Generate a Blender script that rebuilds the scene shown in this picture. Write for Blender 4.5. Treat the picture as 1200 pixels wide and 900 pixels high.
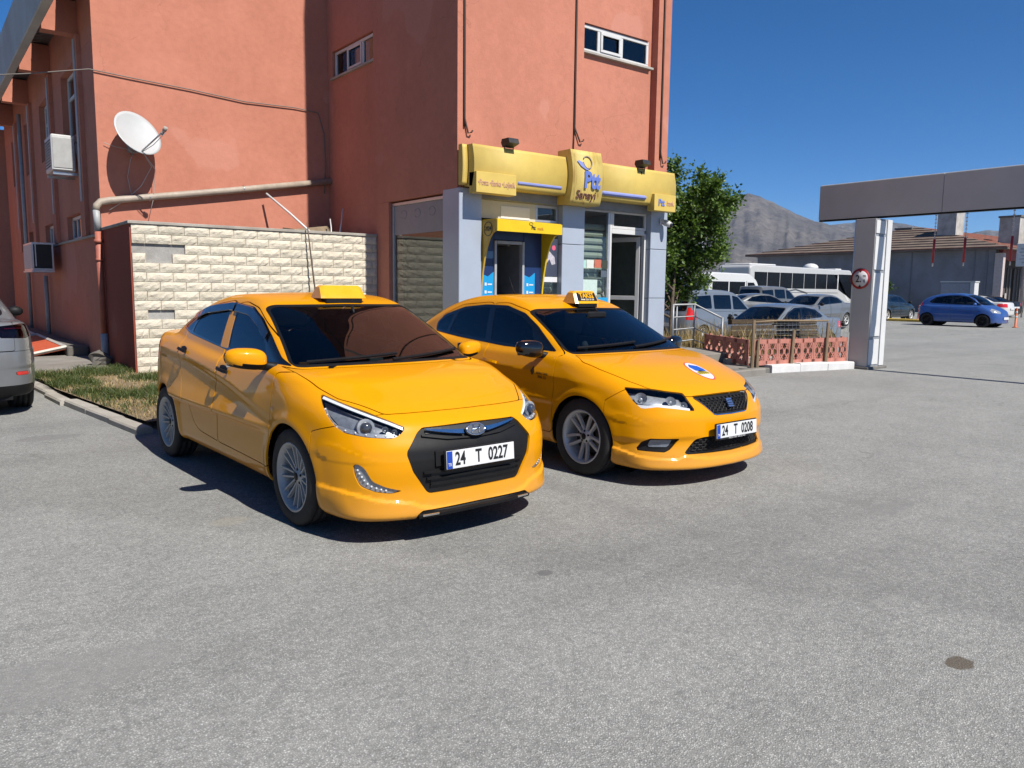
import bpy, bmesh, math, random
import numpy as np
from mathutils import Matrix, Vector
R = math.radians
random.seed(7); rng = np.random.default_rng(7)
for o in list(bpy.data.objects): bpy.data.objects.remove(o)
scene = bpy.context.scene; col = scene.collection
# ---------------------------------------------------------------- camera (world x runs along the shop front, y along the parked taxis)
CAM_H = 1.497; YAW, PITCH, ROLL = R(37.747), R(6.9225), R(.623)
_fw = Vector((math.sin(YAW), math.cos(YAW), 0)); _rt = Vector((math.cos(YAW), -math.sin(YAW), 0)); _up = Vector((0, 0, 1))
_f = _fw*math.cos(PITCH)-_up*math.sin(PITCH); _u = _up*math.cos(PITCH)+_fw*math.sin(PITCH)
_r3 = _rt*math.cos(ROLL)+_u*math.sin(ROLL); _u3 = _u*math.cos(ROLL)-_rt*math.sin(ROLL)
cam = bpy.data.cameras.new('camera'); cam.sensor_width = 36; cam.lens = 915.05/1200*36; cam.clip_start = .05; cam.clip_end = 40000
cam_o = bpy.data.objects.new('camera', cam); col.objects.link(cam_o); scene.camera = cam_o
cam_o.matrix_world = Matrix(((_r3.x, _u3.x, -_f.x, 0), (_r3.y, _u3.y, -_f.y, 0), (_r3.z, _u3.z, -_f.z, CAM_H), (0, 0, 0, 1)))
scene.render.resolution_x = 1024; scene.render.resolution_y = 768
# ---------------------------------------------------------------- sky, sun, exposure
SUN_EL = R(50); SUN_DIR = Vector((.09*math.cos(SUN_EL), -math.cos(SUN_EL), math.sin(SUN_EL))).normalized()   # towards the sun
world = bpy.data.worlds.new('World'); scene.world = world; world.use_nodes = True
nt = world.node_tree; nt.nodes.clear()
sky = nt.nodes.new('ShaderNodeTexSky'); sky.sky_type = 'NISHITA'; sky.sun_disc = False
sky.sun_elevation = SUN_EL; sky.sun_rotation = math.atan2(SUN_DIR.x, SUN_DIR.y)
sky.altitude = 2500; sky.air_density = .8; sky.dust_density = 0; sky.ozone_density = 7.0
bg = nt.nodes.new('ShaderNodeBackground'); bg.inputs['Strength'].default_value = .069
hs = nt.nodes.new('ShaderNodeHueSaturation'); hs.inputs['Saturation'].default_value = 1.24
wo = nt.nodes.new('ShaderNodeOutputWorld'); nt.links.new(sky.outputs[0], hs.inputs['Color']); nt.links.new(hs.outputs[0], bg.inputs[0]); nt.links.new(bg.outputs[0], wo.inputs[0])
sun = bpy.data.lights.new('sun', 'SUN'); sun.energy = 4.4; sun.angle = R(.53); sun.color = (1, .95, .87)
sun_o = bpy.data.objects.new('sun', sun); col.objects.link(sun_o); sun_o.location = (0, -10, 30)
sun_o.rotation_euler = (-SUN_DIR).to_track_quat('-Z', 'Y').to_euler()
vs = scene.view_settings; vs.view_transform = 'Standard'; vs.look = 'None'; vs.exposure = .8; vs.gamma = 1; vs.use_curve_mapping = False
# ---------------------------------------------------------------- helpers
def tag(o, label=None, cat=None, group=None, kind=None):
    if label: o['label'] = label
    if cat: o['category'] = cat
    if group: o['group'] = group
    if kind: o['kind'] = kind
    return o
def empty(name, loc=(0, 0, 0), rz=0., label=None, cat=None, group=None, parent=None):
    o = bpy.data.objects.new(name, None); col.objects.link(o); o.location = loc; o.rotation_euler = (0, 0, rz); o.empty_display_size = .2
    if parent: o.parent = parent
    return tag(o, label, cat, group)
def link(name, me, m=None, parent=None, loc=None, rot=None):
    o = bpy.data.objects.new(name, me); col.objects.link(o)
    if m is not None and not me.materials: me.materials.append(m)
    if parent is not None: o.parent = parent
    if loc is not None: o.location = loc
    if rot is not None: o.rotation_euler = rot
    return o
def copy_tree(o, parent=None):
    c = o.copy(); col.objects.link(c); c.parent = parent
    for ch in list(o.children): copy_tree(ch, c)
    return c
class MB:
    """collects shapes into one mesh"""
    def __init__(s): s.v = []; s.f = []; s.m = []; s.sm = []
    def add(s, v, f, mi=0, smooth=False):
        b = len(s.v); s.v += [tuple(map(float, q)) for q in v]; s.f += [tuple(i+b for i in q) for q in f]; s.m += [mi]*len(f); s.sm += [smooth]*len(f); return s
    def box(s, lo, hi, mi=0, bev=0.):
        (x0, y0, z0), (x1, y1, z1) = lo, hi
        x0, x1 = min(x0, x1), max(x0, x1); y0, y1 = min(y0, y1), max(y0, y1); z0, z1 = min(z0, z1), max(z0, z1)
        b = min(bev, .45*(x1-x0), .45*(y1-y0), .45*(z1-z0))
        if b <= 0:
            v = [(x, y, z) for z in (z0, z1) for y in (y0, y1) for x in (x0, x1)]
            return s.add(v, [(0, 2, 3, 1), (4, 5, 7, 6), (0, 1, 5, 4), (2, 6, 7, 3), (0, 4, 6, 2), (1, 3, 7, 5)], mi)
        v = []; idx = {}
        for i, x in enumerate((x0, x1)):
            for j, y in enumerate((y0, y1)):
                for k, z in enumerate((z0, z1)):
                    dx, dy, dz = (b if i == 0 else -b), (b if j == 0 else -b), (b if k == 0 else -b)
                    for a, q in enumerate(((x, y+dy, z+dz), (x+dx, y, z+dz), (x+dx, y+dy, z))): idx[i, j, k, a] = len(v); v.append(q)
        f = []
        for a in range(3):
            for e in (0, 1):
                ring = []
                for (p, q) in ((0, 0), (1, 0), (1, 1), (0, 1)):
                    c = [0, 0, 0]; c[a] = e; o = [t for t in range(3) if t != a]; c[o[0]] = p; c[o[1]] = q; ring.append(idx[c[0], c[1], c[2], a])
                f.append(tuple(ring if (e == 1) == (a != 1) else ring[::-1]))
        for a in range(3):
            o1, o2 = [t for t in range(3) if t != a]
            for p in (0, 1):
                for q in (0, 1):
                    c0 = [0, 0, 0]; c0[o1] = p; c0[o2] = q; c1 = list(c0); c1[a] = 1
                    quad = [idx[(*c0, o1)], idx[(*c1, o1)], idx[(*c1, o2)], idx[(*c0, o2)]]
                    f.append(tuple(quad))
        for i in (0, 1):
            for j in (0, 1):
                for k in (0, 1): f.append((idx[i, j, k, 0], idx[i, j, k, 1], idx[i, j, k, 2]))
        return s.add(v, f, mi)
    def prism(s, poly, a, b, axis='y', mi=0, smooth=False):
        """polygon (2D) extruded from a to b along axis; polygon axes are the two others in order"""
        n = len(poly)
        def P(q, t): return {'x': (t, q[0], q[1]), 'y': (q[0], t, q[1]), 'z': (q[0], q[1], t)}[axis]
        v = [P(q, a) for q in poly]+[P(q, b) for q in poly]
        s.add(v, [tuple(range(n))[::-1], tuple(range(n, 2*n))], mi)
        return s.add(v, [(i, (i+1) % n, n+(i+1) % n, n+i) for i in range(n)], mi, smooth)
    def tube(s, pts, r, n=8, mi=0, cap=True, smooth=True):
        pts = [Vector(q) for q in pts]; rs = r if isinstance(r, (list, tuple)) else [r]*len(pts); v = []; prev = None
        for i, q in enumerate(pts):
            t = (pts[min(i+1, len(pts)-1)]-pts[max(i-1, 0)])
            t = t.normalized() if t.length > 1e-9 else Vector((0, 0, 1))
            if prev is None: a = t.orthogonal().normalized()
            else:
                a = prev-t*prev.dot(t); a = a.normalized() if a.length > 1e-6 else t.orthogonal().normalized()
            prev = a; b = t.cross(a)
            for k in range(n):
                w = 2*math.pi*(k+.5)/n; v.append(q+(a*math.cos(w)+b*math.sin(w))*rs[i])
        f = [(i*n+k, i*n+(k+1) % n, (i+1)*n+(k+1) % n, (i+1)*n+k) for i in range(len(pts)-1) for k in range(n)]
        s.add(v, f, mi, smooth)
        if cap: s.add(v[:n], [tuple(range(n))[::-1]], mi); s.add(v[-n:], [tuple(range(n))], mi)
        return s
    def lathe(s, prof, n=32, axis='y', c=(0, 0, 0), mi=0, smooth=True, a0=0., a1=2*math.pi):
        """profile of (radius, height) turned about an axis through c"""
        full = abs(a1-a0-2*math.pi) < 1e-6; m = n if full else n+1; v = []
        for (r, h) in prof:
            for k in range(m):
                w = a0+(a1-a0)*k/n; p, q = r*math.cos(w), r*math.sin(w)
                v.append({'x': (c[0]+h, c[1]+p, c[2]+q), 'y': (c[0]+q, c[1]+h, c[2]+p), 'z': (c[0]+p, c[1]+q, c[2]+h)}[axis])
        f = [(i*m+k, i*m+(k+1) % m, (i+1)*m+(k+1) % m, (i+1)*m+k) for i in range(len(prof)-1) for k in range(n)]
        return s.add(v, f, mi, smooth)
    def sphere(s, c, r, n=12, mi=0):
        rr = r if isinstance(r, (tuple, list)) else (r, r, r); v = [(c[0], c[1], c[2]-rr[2])]; m = n//2
        for i in range(1, m):
            a = math.pi*i/m-math.pi/2
            v += [(c[0]+rr[0]*math.cos(a)*math.cos(2*math.pi*k/n), c[1]+rr[1]*math.cos(a)*math.sin(2*math.pi*k/n), c[2]+rr[2]*math.sin(a)) for k in range(n)]
        v.append((c[0], c[1], c[2]+rr[2])); f = [(0, 1+(k+1) % n, 1+k) for k in range(n)]
        f += [(1+i*n+k, 1+i*n+(k+1) % n, 1+(i+1)*n+(k+1) % n, 1+(i+1)*n+k) for i in range(m-2) for k in range(n)]
        f += [(len(v)-1, 1+(m-2)*n+k, 1+(m-2)*n+(k+1) % n) for k in range(n)]
        return s.add(v, f, mi, True)
    def mesh(s, name='mesh', mats=()):
        me = bpy.data.meshes.new(name); me.from_pydata(s.v, [], s.f); me.update()
        me.polygons.foreach_set('material_index', s.m); me.polygons.foreach_set('use_smooth', s.sm)
        for m in mats: me.materials.append(m)
        return me
    def build(s, name, mats, parent=None, fix=True, loc=None, rot=None):
        mats = mats if isinstance(mats, (list, tuple)) else [mats]
        me = s.mesh(name, mats)
        if fix:
            bm = bmesh.new(); bm.from_mesh(me); bmesh.ops.remove_doubles(bm, verts=bm.verts, dist=1e-5); bmesh.ops.recalc_face_normals(bm, faces=bm.faces); bm.to_mesh(me); bm.free()
        return link(name, me, None, parent, loc, rot)
def text_mesh(txt, size=1., bold=.0, sx=1., align='CENTER', shear=0., spacing=1.):
    cu = bpy.data.curves.new('lettering', 'FONT'); cu.body = txt; cu.size = size; cu.align_x = align; cu.align_y = 'CENTER'; cu.offset = bold; cu.shear = shear; cu.space_character = spacing
    cu.resolution_u = 3; cu.extrude = .004
    o = bpy.data.objects.new('lettering', cu); col.objects.link(o); dg = bpy.context.evaluated_depsgraph_get(); dg.update()
    me = bpy.data.meshes.new_from_object(o.evaluated_get(dg)); bpy.data.objects.remove(o)
    me.transform(Matrix.Diagonal((sx, 1, 1, 1))); me.materials.clear(); me.name = 'lettering'
    return me
def place_text(txt, m, parent, org, right, up, size=1., depth=.002, name='lettering', **k):
    """flat lettering with its own small thickness; right and up are unit vectors in the parent's frame"""
    me = text_mesh(txt, size, **k); right = Vector(right).normalized(); up = Vector(up); up = (up-right*up.dot(right)).normalized(); n = right.cross(up)
    T = Matrix((( right.x, up.x, n.x*depth/.004, org[0]), (right.y, up.y, n.y*depth/.004, org[1]), (right.z, up.z, n.z*depth/.004, org[2]), (0, 0, 0, 1)))
    me.transform(T); return link(name, me, m, parent)
# ---------------------------------------------------------------- materials
class N:
    def __init__(s, name):
        s.m = bpy.data.materials.new(name); s.m.use_nodes = True; s.t = s.m.node_tree; s.b = s.t.nodes['Principled BSDF']; s.o = s.t.nodes['Material Output']; s._c = None
    def n(s, t, **k):
        q = s.t.nodes.new(t)
        for a, b in k.items(): setattr(q, a, b)
        return q
    def l(s, a, b): s.t.links.new(a, b)
    def co(s, kind='Object'):
        if s._c is None: s._c = s.n('ShaderNodeTexCoord')
        return s._c.outputs[kind]
    def noise(s, scale, detail=4, rough=.55, vec=None, stretch=None):
        q = s.n('ShaderNodeTexNoise'); q.inputs['Scale'].default_value = scale; q.inputs['Detail'].default_value = detail; q.inputs['Roughness'].default_value = rough
        v = vec if vec is not None else s.co()
        if stretch:
            mp = s.n('ShaderNodeMapping'); mp.inputs['Scale'].default_value = stretch; s.l(v, mp.inputs[0]); v = mp.outputs[0]
        s.l(v, q.inputs['Vector']); return q.outputs[0]
    def ramp(s, fac, pts):
        q = s.n('ShaderNodeValToRGB'); e = q.color_ramp.elements
        while len(e) < len(pts): e.new(.5)
        for i, (p, c) in enumerate(pts): e[i].position = p; e[i].color = (*c, 1) if len(c) == 3 else c
        s.l(fac, q.inputs[0]); return q.outputs[0]
    def mix(s, fac, a, b, mode='MIX'):
        q = s.n('ShaderNodeMix', data_type='RGBA', blend_type=mode)
        for i, v in ((0, fac), (6, a), (7, b)):
            if isinstance(v, (int, float)): q.inputs[i].default_value = v
            elif isinstance(v, tuple): q.inputs[i].default_value = (*v, 1) if len(v) == 3 else v
            else: s.l(v, q.inputs[i])
        return q.outputs[2]
    def math(s, op, a, b=0., clamp=False):
        q = s.n('ShaderNodeMath', operation=op, use_clamp=clamp)
        for i, v in ((0, a), (1, b)):
            if isinstance(v, (int, float)): q.inputs[i].default_value = v
            else: s.l(v, q.inputs[i])
        return q.outputs[0]
    def bump(s, h, strength=.3, dist=.01):
        q = s.n('ShaderNodeBump'); q.inputs['Strength'].default_value = strength; q.inputs['Distance'].default_value = dist
        s.l(h, q.inputs['Height']); s.l(q.outputs[0], s.b.inputs['Normal']); return q
    def set(s, **k):
        for a, v in k.items():
            i = s.b.inputs[a.replace('_', ' ')]
            if isinstance(v, tuple): i.default_value = (*v, 1) if len(v) == 3 else v
            elif isinstance(v, (int, float)): i.default_value = v
            else: s.l(v, i)
        return s
_mc = {}; ALB = .72      # the picture is exposed bright: surface colours sit below what they look like
def alb(c): return tuple(v*ALB for v in c)
def mat(name, c, rough=.6, metal=0., var=.12, scale=6., bump=0., bscale=60., spec=.5, coat=0., stretch=None):
    """plain painted / moulded / cast surface with uneven tone, roughness and optional relief"""
    if name in _mc: return _mc[name]
    q = N(name); nz = q.noise(scale, 5, .6, stretch=stretch); c = alb(c) if metal < .5 else c
    lo = tuple(max(0, v*(1-var)) for v in c); hi = tuple(min(1, v*(1+var)) for v in c)
    q.set(Base_Color=q.ramp(nz, [(.3, lo), (.7, hi)]), Metallic=metal, Specular_IOR_Level=spec, Coat_Weight=coat, Coat_Roughness=.06)
    q.set(Roughness=q.math('ADD', q.math('MULTIPLY', q.noise(scale*2.3, 3), .16), max(rough-.08, .02)))
    if bump: q.bump(q.noise(bscale, 4, .6), bump, .006)
    _mc[name] = q.m; return q.m
# ---------------------------------------------------------------- car body shapes (smooth solids, cut into panels)
def spl(*pts):
    """smooth monotone-ish interpolation through (x, y) points, as a fast table"""
    pts = sorted(pts); X = np.array([q[0] for q in pts], float); Y = np.array([q[1] for q in pts], float)
    h = np.diff(X); d = np.diff(Y)/h; m = np.zeros(len(X))
    m[0] = d[0]; m[-1] = d[-1]
    for i in range(1, len(X)-1):
        if d[i-1]*d[i] > 0:
            w1 = 2*h[i]+h[i-1]; w2 = h[i]+2*h[i-1]; m[i] = (w1+w2)/(w1/d[i-1]+w2/d[i])
    t = np.linspace(X[0], X[-1], 900); k = np.clip(np.searchsorted(X, t)-1, 0, len(h)-1)
    s = (t-X[k])/h[k]; hk = h[k]
    v = (Y[k]*(2*s**3-3*s**2+1)+Y[k+1]*(-2*s**3+3*s**2)+hk*m[k]*(s**3-2*s**2+s)+hk*m[k+1]*(s**3-s**2))
    ker = np.ones(15)/15; pad = np.concatenate([v[0]+(v[1]-v[0])*np.arange(-7, 0), v, v[-1]+(v[-1]-v[-2])*np.arange(1, 8)])
    v = np.convolve(pad, ker, 'valid')
    dt = np.gradient(v, t)
    inv = (len(t)-1)/(t[-1]-t[0]); x0 = t[0]; top = len(t)-1.001
    def look(tab):
        dv = np.append(np.diff(tab), 0.)
        def f(q):
            i = np.clip((q-x0)*inv, 0., top); k = i.astype(np.int32); return tab[k]+dv[k]*(i-k)
        return f
    f = look(v); f.d = look(dt)
    return f
def smax(a, b, r):
    h = np.maximum(r-np.abs(a-b), 0); return np.maximum(a, b)+h*h/(4*r)
def smin(a, b, r): return -smax(-a, -b, r)
class Shape:
    kw = .2; kb = .25; rc = .07; t1 = .30; t2 = .25; rrail = .09; rsh = .06; rfr = .07; flare = .012; R = .345; zw = .31; ztum = .95
    xb0 = -.9; xb1 = -2.2; scal = .016; extra = None; rend = .06
    def __init__(s, **k):
        for a, b in k.items(): setattr(s, a, b)
    def F(s, x, y, z, lc=False):
        ay = np.abs(y)
        W = s.W(x)-s.inset(z)
        for xw in s.axles:
            d = np.hypot(x-xw, z-s.zw)
            W = W+s.flare*np.exp(-((d-s.R-.015)/.05)**2)
        t = z-s.zl(x)
        u = np.clip((.01-t)/.07, 0, 1); W = W-s.scal*u*u*(3-2*u)*s.sfade(x)-.12*np.clip(t, 0, .2)*s.sfade(x)
        L = ay-W
        zt = s.zt(x)-s.zc(x)*(ay/.8)**2
        L = smax(L, (z-zt)/np.sqrt(1+s.zt.d(x)**2), s.rsh)
        fr = (x-s.xf(z)+s.kf(ay))/np.minimum(np.sqrt(1+s.kf.d(ay)**2+s.xf.d(z)**2), 3.2); re = (s.xr(z)+s.kr(ay)-x)/np.minimum(np.sqrt(1+s.kr.d(ay)**2+s.xr.d(z)**2), 2.6)
        L = smax(smax(L, fr, s.rfr), re, s.rend)
        L = smax(L, s.zb(x)-z, .05)
        b = np.clip((x-s.xb1)/(s.xb0-s.xb1), 0, 1)
        xs = x+ay*ay*(s.kw*b-s.kb*(1-b))
        gt = (z-s.zr(xs)+s.rc*ay*ay)/np.sqrt(1+s.zr.d(xs)**2)
        dz = z-s.ztum
        gs = (ay-s.Wc(x)+s.t1*dz+s.t2*np.maximum(dz, 0)**2)/math.sqrt(1+s.t1**2)
        C = smax(smax(gt, gs, s.rrail), s.zb(x)+.35-z, .05)
        C = np.maximum(C, np.maximum(fr, re)+.01)
        if lc: return L, C
        f = smin(L, C, .022)
        if s.extra: f = s.extra(f, x, y, z)
        return f
    def grad(s, p, e=.0015):
        x, y, z = p.T; a = s.F(x+e, y-e, z-e); b = s.F(x-e, y-e, z+e); c = s.F(x-e, y+e, z-e); d = s.F(x+e, y+e, z+e)
        return np.stack([a-b-c+d, -a-b+c+d, -a+b-c+d], 1)/(4*e)
    def normal(s, p):
        g = s.grad(p); return g/np.maximum(np.linalg.norm(g, axis=1, keepdims=True), 1e-9)
    def hit(s, o, d, tmax=6.):
        """march rays o + t d until the surface; for laying trim on the body"""
        o = np.atleast_2d(np.asarray(o, float)); d = np.atleast_2d(np.asarray(d, float)); d = d/np.linalg.norm(d, axis=1, keepdims=True)
        t = np.zeros(len(o))
        for i in range(120):
            q = o+d*t[:, None]; v = s.F(*q.T); t = np.minimum(t+np.clip(v*.75, -.05, .3), tmax)
            if i > 5 and np.all((np.abs(v) < 2e-4) | (t >= tmax)): break
        return o+d*t[:, None]
    def front(s, y, z, off=0.):
        y = np.atleast_1d(np.asarray(y, float)); z = np.broadcast_to(np.asarray(z, float), y.shape)
        q = s.hit(np.stack([y*0+1.6, y, z], 1), np.tile([[-1., 0, 0]], (len(y), 1)))
        return q+s.normal(q)*off
    def right(s, x, z, off=0., sg=-1):
        x = np.atleast_1d(np.asarray(x, float)); z = np.broadcast_to(np.asarray(z, float), x.shape)
        q = s.hit(np.stack([x, x*0+sg*1.6, z], 1), np.tile([[0., -sg, 0]], (len(x), 1)))
        return q+s.normal(q)*off
    def top(s, x, y, off=0.):
        x = np.atleast_1d(np.asarray(x, float)); y = np.broadcast_to(np.asarray(y, float), x.shape)
        q = s.hit(np.stack([x, y, x*0+2.6], 1), np.tile([[0., 0, -1.]], (len(x), 1)))
        return q+s.normal(q)*off
def surfnet(S, lo, hi, h):
    n = [int(math.ceil((hi[i]-lo[i])/h))+1 for i in range(3)]
    ax = [lo[i]+h*np.arange(n[i]) for i in range(3)]
    k = 5; nc = [-(-q//k) for q in n]       # coarse pass finds the blocks the skin runs through
    cx, cy, cz = np.meshgrid(*[lo[i]+h*(k*np.arange(nc[i])+k/2) for i in range(3)], indexing='ij'); Vc = S.F(cx, cy, cz)
    up = lambda a: np.repeat(np.repeat(np.repeat(a, k, 0), k, 1), k, 2)[:n[0], :n[1], :n[2]]
    V = np.where(up(Vc) < 0, np.float32(-1), np.float32(1)); pt = np.argwhere(up(np.abs(Vc) < k*h*1.7))
    V[tuple(pt.T)] = S.F(*(np.array(lo)+h*pt).T)
    I = V < 0
    c = np.zeros([q-1 for q in n], np.int8)
    for i in (0, 1):
        for j in (0, 1):
            for k in (0, 1): c += I[i:n[0]-1+i, j:n[1]-1+j, k:n[2]-1+k]
    act = (c > 0) & (c < 8); idx = -np.ones(c.shape, np.int64); idx[act] = np.arange(act.sum())
    ci = np.argwhere(act); P = np.zeros((len(ci), 3)); cnt = np.zeros(len(ci))
    cor = [(i, j, k) for i in (0, 1) for j in (0, 1) for k in (0, 1)]
    for a in cor:
        for b in cor:
            if sum(b) == sum(a)+1 and all(b[q] >= a[q] for q in range(3)):
                va = V[tuple((ci+a).T)]; vb = V[tuple((ci+b).T)]; m = (va < 0) != (vb < 0)
                t = np.where(m, va/np.where(m, va-vb, 1), 0)
                P += np.where(m[:, None], np.array(a)+t[:, None]*(np.array(b)-np.array(a)), 0); cnt += m
    P = (ci+P/cnt[:, None])*h+np.array(lo)
    faces = []
    for d in range(3):
        e1, e2 = [q for q in range(3) if q != d]
        sl = [slice(None)]*3; sl2 = [slice(None)]*3; sl[d] = slice(0, n[d]-1); sl2[d] = slice(1, n[d])
        m = I[tuple(sl)] != I[tuple(sl2)]
        pos = np.argwhere(m); pos = pos[(pos[:, e1] > 0) & (pos[:, e1] < n[e1]-1) & (pos[:, e2] > 0) & (pos[:, e2] < n[e2]-1)]
        if not len(pos): continue
        q = []
        for (u, v) in ((0, 0), (1, 0), (1, 1), (0, 1)):
            o = pos.copy(); o[:, e1] -= u; o[:, e2] -= v; q.append(idx[tuple(o.T)])
        faces.append(np.stack(q, 1))
    Q = np.concatenate(faces)
    for it in range(4):
        g = S.grad(P); f = S.F(*P.T); st = -f[:, None]*g/np.maximum((g*g).sum(1), .05)[:, None]
        l = np.linalg.norm(st, axis=1, keepdims=True); P = P+st*np.minimum(1, .5*h/np.maximum(l, 1e-9))
    fn = np.cross(P[Q[:, 2]]-P[Q[:, 0]], P[Q[:, 3]]-P[Q[:, 1]]); nn = S.normal(P)[Q].mean(1)
    fl = (fn*nn).sum(1) < 0; Q[fl] = Q[fl][:, ::-1]
    return P, Q
class Sheet:
    """open mesh piece: vertices plus polygons padded with -1"""
    def __init__(s, v, q):
        s.v = v
        if q.shape[1] < 8: q = np.concatenate([q, -np.ones((len(q), 8-q.shape[1]), np.int64)], 1)
        s.q = q
    def used(s):
        u = np.unique(s.q); return u[u >= 0]
    def split(s, gfun, gap=0.):
        """-> (inside, outside) of the region gfun < 0, leaving a gap between the two"""
        u = s.used(); g = np.full(len(s.v), 9.); g[u] = gfun(s.v[u])
        return s._cut(g+gap), s._cut(-(g-gap))
    def _cut(s, g):
        q = s.q; val = q >= 0; gq = np.where(val, g[np.maximum(q, 0)], np.nan)
        mx = np.nanmax(gq, 1); mn = np.nanmin(gq, 1)
        keep = q[mx < 0]; mixed = q[(mx >= 0) & (mn < 0)]
        nv = []; cache = {}; base = len(s.v); out = []
        for r in mixed:
            r = [i for i in r if i >= 0]; p = []
            for i, a in enumerate(r):
                b = r[(i+1) % len(r)]
                if g[a] < 0: p.append(a)
                if (g[a] < 0) != (g[b] < 0):
                    key = (a, b) if a < b else (b, a)
                    if key not in cache:
                        t = g[a]/(g[a]-g[b]); cache[key] = base+len(nv); nv.append(s.v[a]+(s.v[b]-s.v[a])*t)
                    p.append(cache[key])
            if len(p) >= 3: out.append((p[:8]+[-1]*8)[:8])
        v = np.concatenate([s.v, np.array(nv)]) if nv else s.v
        return Sheet(v, np.concatenate([keep, np.array(out, np.int64).reshape(-1, 8)]))
    def where(s, f):
        """split whole polygons by a vertex test on their centre"""
        val = s.q >= 0; c = (np.where(val[..., None], s.v[np.maximum(s.q, 0)], 0)).sum(1)/val.sum(1)[:, None]
        m = f(c); return Sheet(s.v, s.q[m]), Sheet(s.v, s.q[~m])
def rpoly(pts, r=.02, n=4):
    """round the corners of a polygon"""
    P = [np.array(q, float) for q in pts]; out = []
    for i in range(len(P)):
        a, b, c = P[i-1], P[i], P[(i+1) % len(P)]
        rr = b_r = r if not isinstance(r, (list, tuple)) else r[i]
        d1 = (a-b); d2 = (c-b); l1 = np.linalg.norm(d1); l2 = np.linalg.norm(d2); rr = min(rr, .45*l1, .45*l2)
        p0 = b+d1/l1*rr; p1 = b+d2/l2*rr
        for k in range(n+1):
            t = k/n; out.append(p0*(1-t)**2+2*b*t*(1-t)+p1*t*t)
    return np.array(out)
def sdpoly(x, y, P):
    d = np.full(x.shape, 1e9); s = np.ones(x.shape)
    for i in range(len(P)):
        a = P[i]; b = P[i-1]; ex, ey = b-a; wx = x-a[0]; wy = y-a[1]
        t = np.clip((wx*ex+wy*ey)/max(ex*ex+ey*ey, 1e-12), 0, 1)
        d = np.minimum(d, (wx-ex*t)**2+(wy-ey*t)**2)
        c1 = y >= a[1]; c2 = y < b[1]; c3 = ex*wy > ey*wx
        s = np.where((c1 & c2 & c3) | (~c1 & ~c2 & ~c3), -s, s)
    return s*np.sqrt(d)
def reg(kind, pts, r=.02, cond=None):
    """region on a car body: a polygon seen from the side (x,z), the front (|y|,z) or above (x,|y|), with a limit on the other axis"""
    if kind == 'front': pts = [(-.3 if q[0] == 0 else q[0], q[1]) for q in pts]     # runs across the centre line
    P = rpoly(pts, r)
    def g(v):
        ay = np.abs(v[:, 1])
        a, b = {'side': (v[:, 0], v[:, 2]), 'front': (ay, v[:, 2]), 'top': (v[:, 0], ay)}[kind]
        d = sdpoly(a, b, P)
        return d if cond is None else np.maximum(d, cond(v[:, 0], ay, v[:, 2]))
    return g
def sst(t): t = np.clip(t, 0, 1); return t*t*(3-2*t)
_lza = spl((0, .215), (.25, .222), (.38, .24), (.45, .268), (.63, .298), (.73, .330), (.81, .350), (.95, .37))
_lzb = spl((0, .225), (.25, .232), (.40, .250), (.47, .262), (.55, .240), (.66, .246), (.757, .262), (.82, .305), (.95, .33))
def lip_a(f, x, y, z):      # add-on lip under the bumper, stepped out along a crease
    ay = np.abs(y); return f-.014*sst((_lza(ay)-z)/.028)*sst((x-.30)/.10)
def lip_b(f, x, y, z):
    ay = np.abs(y); zc = .405-.02*sst((ay-.45)/.3)      # crease above the fog lamps too
    f = f-.013*sst((_lzb(ay)-z)/.028)*sst((x-.26)/.10)
    return f+.012*sst((zc-z)/.05)*sst((z-.24)/.10)*sst((ay-.30)/.12)*sst((x-.30)/.12)
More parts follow.
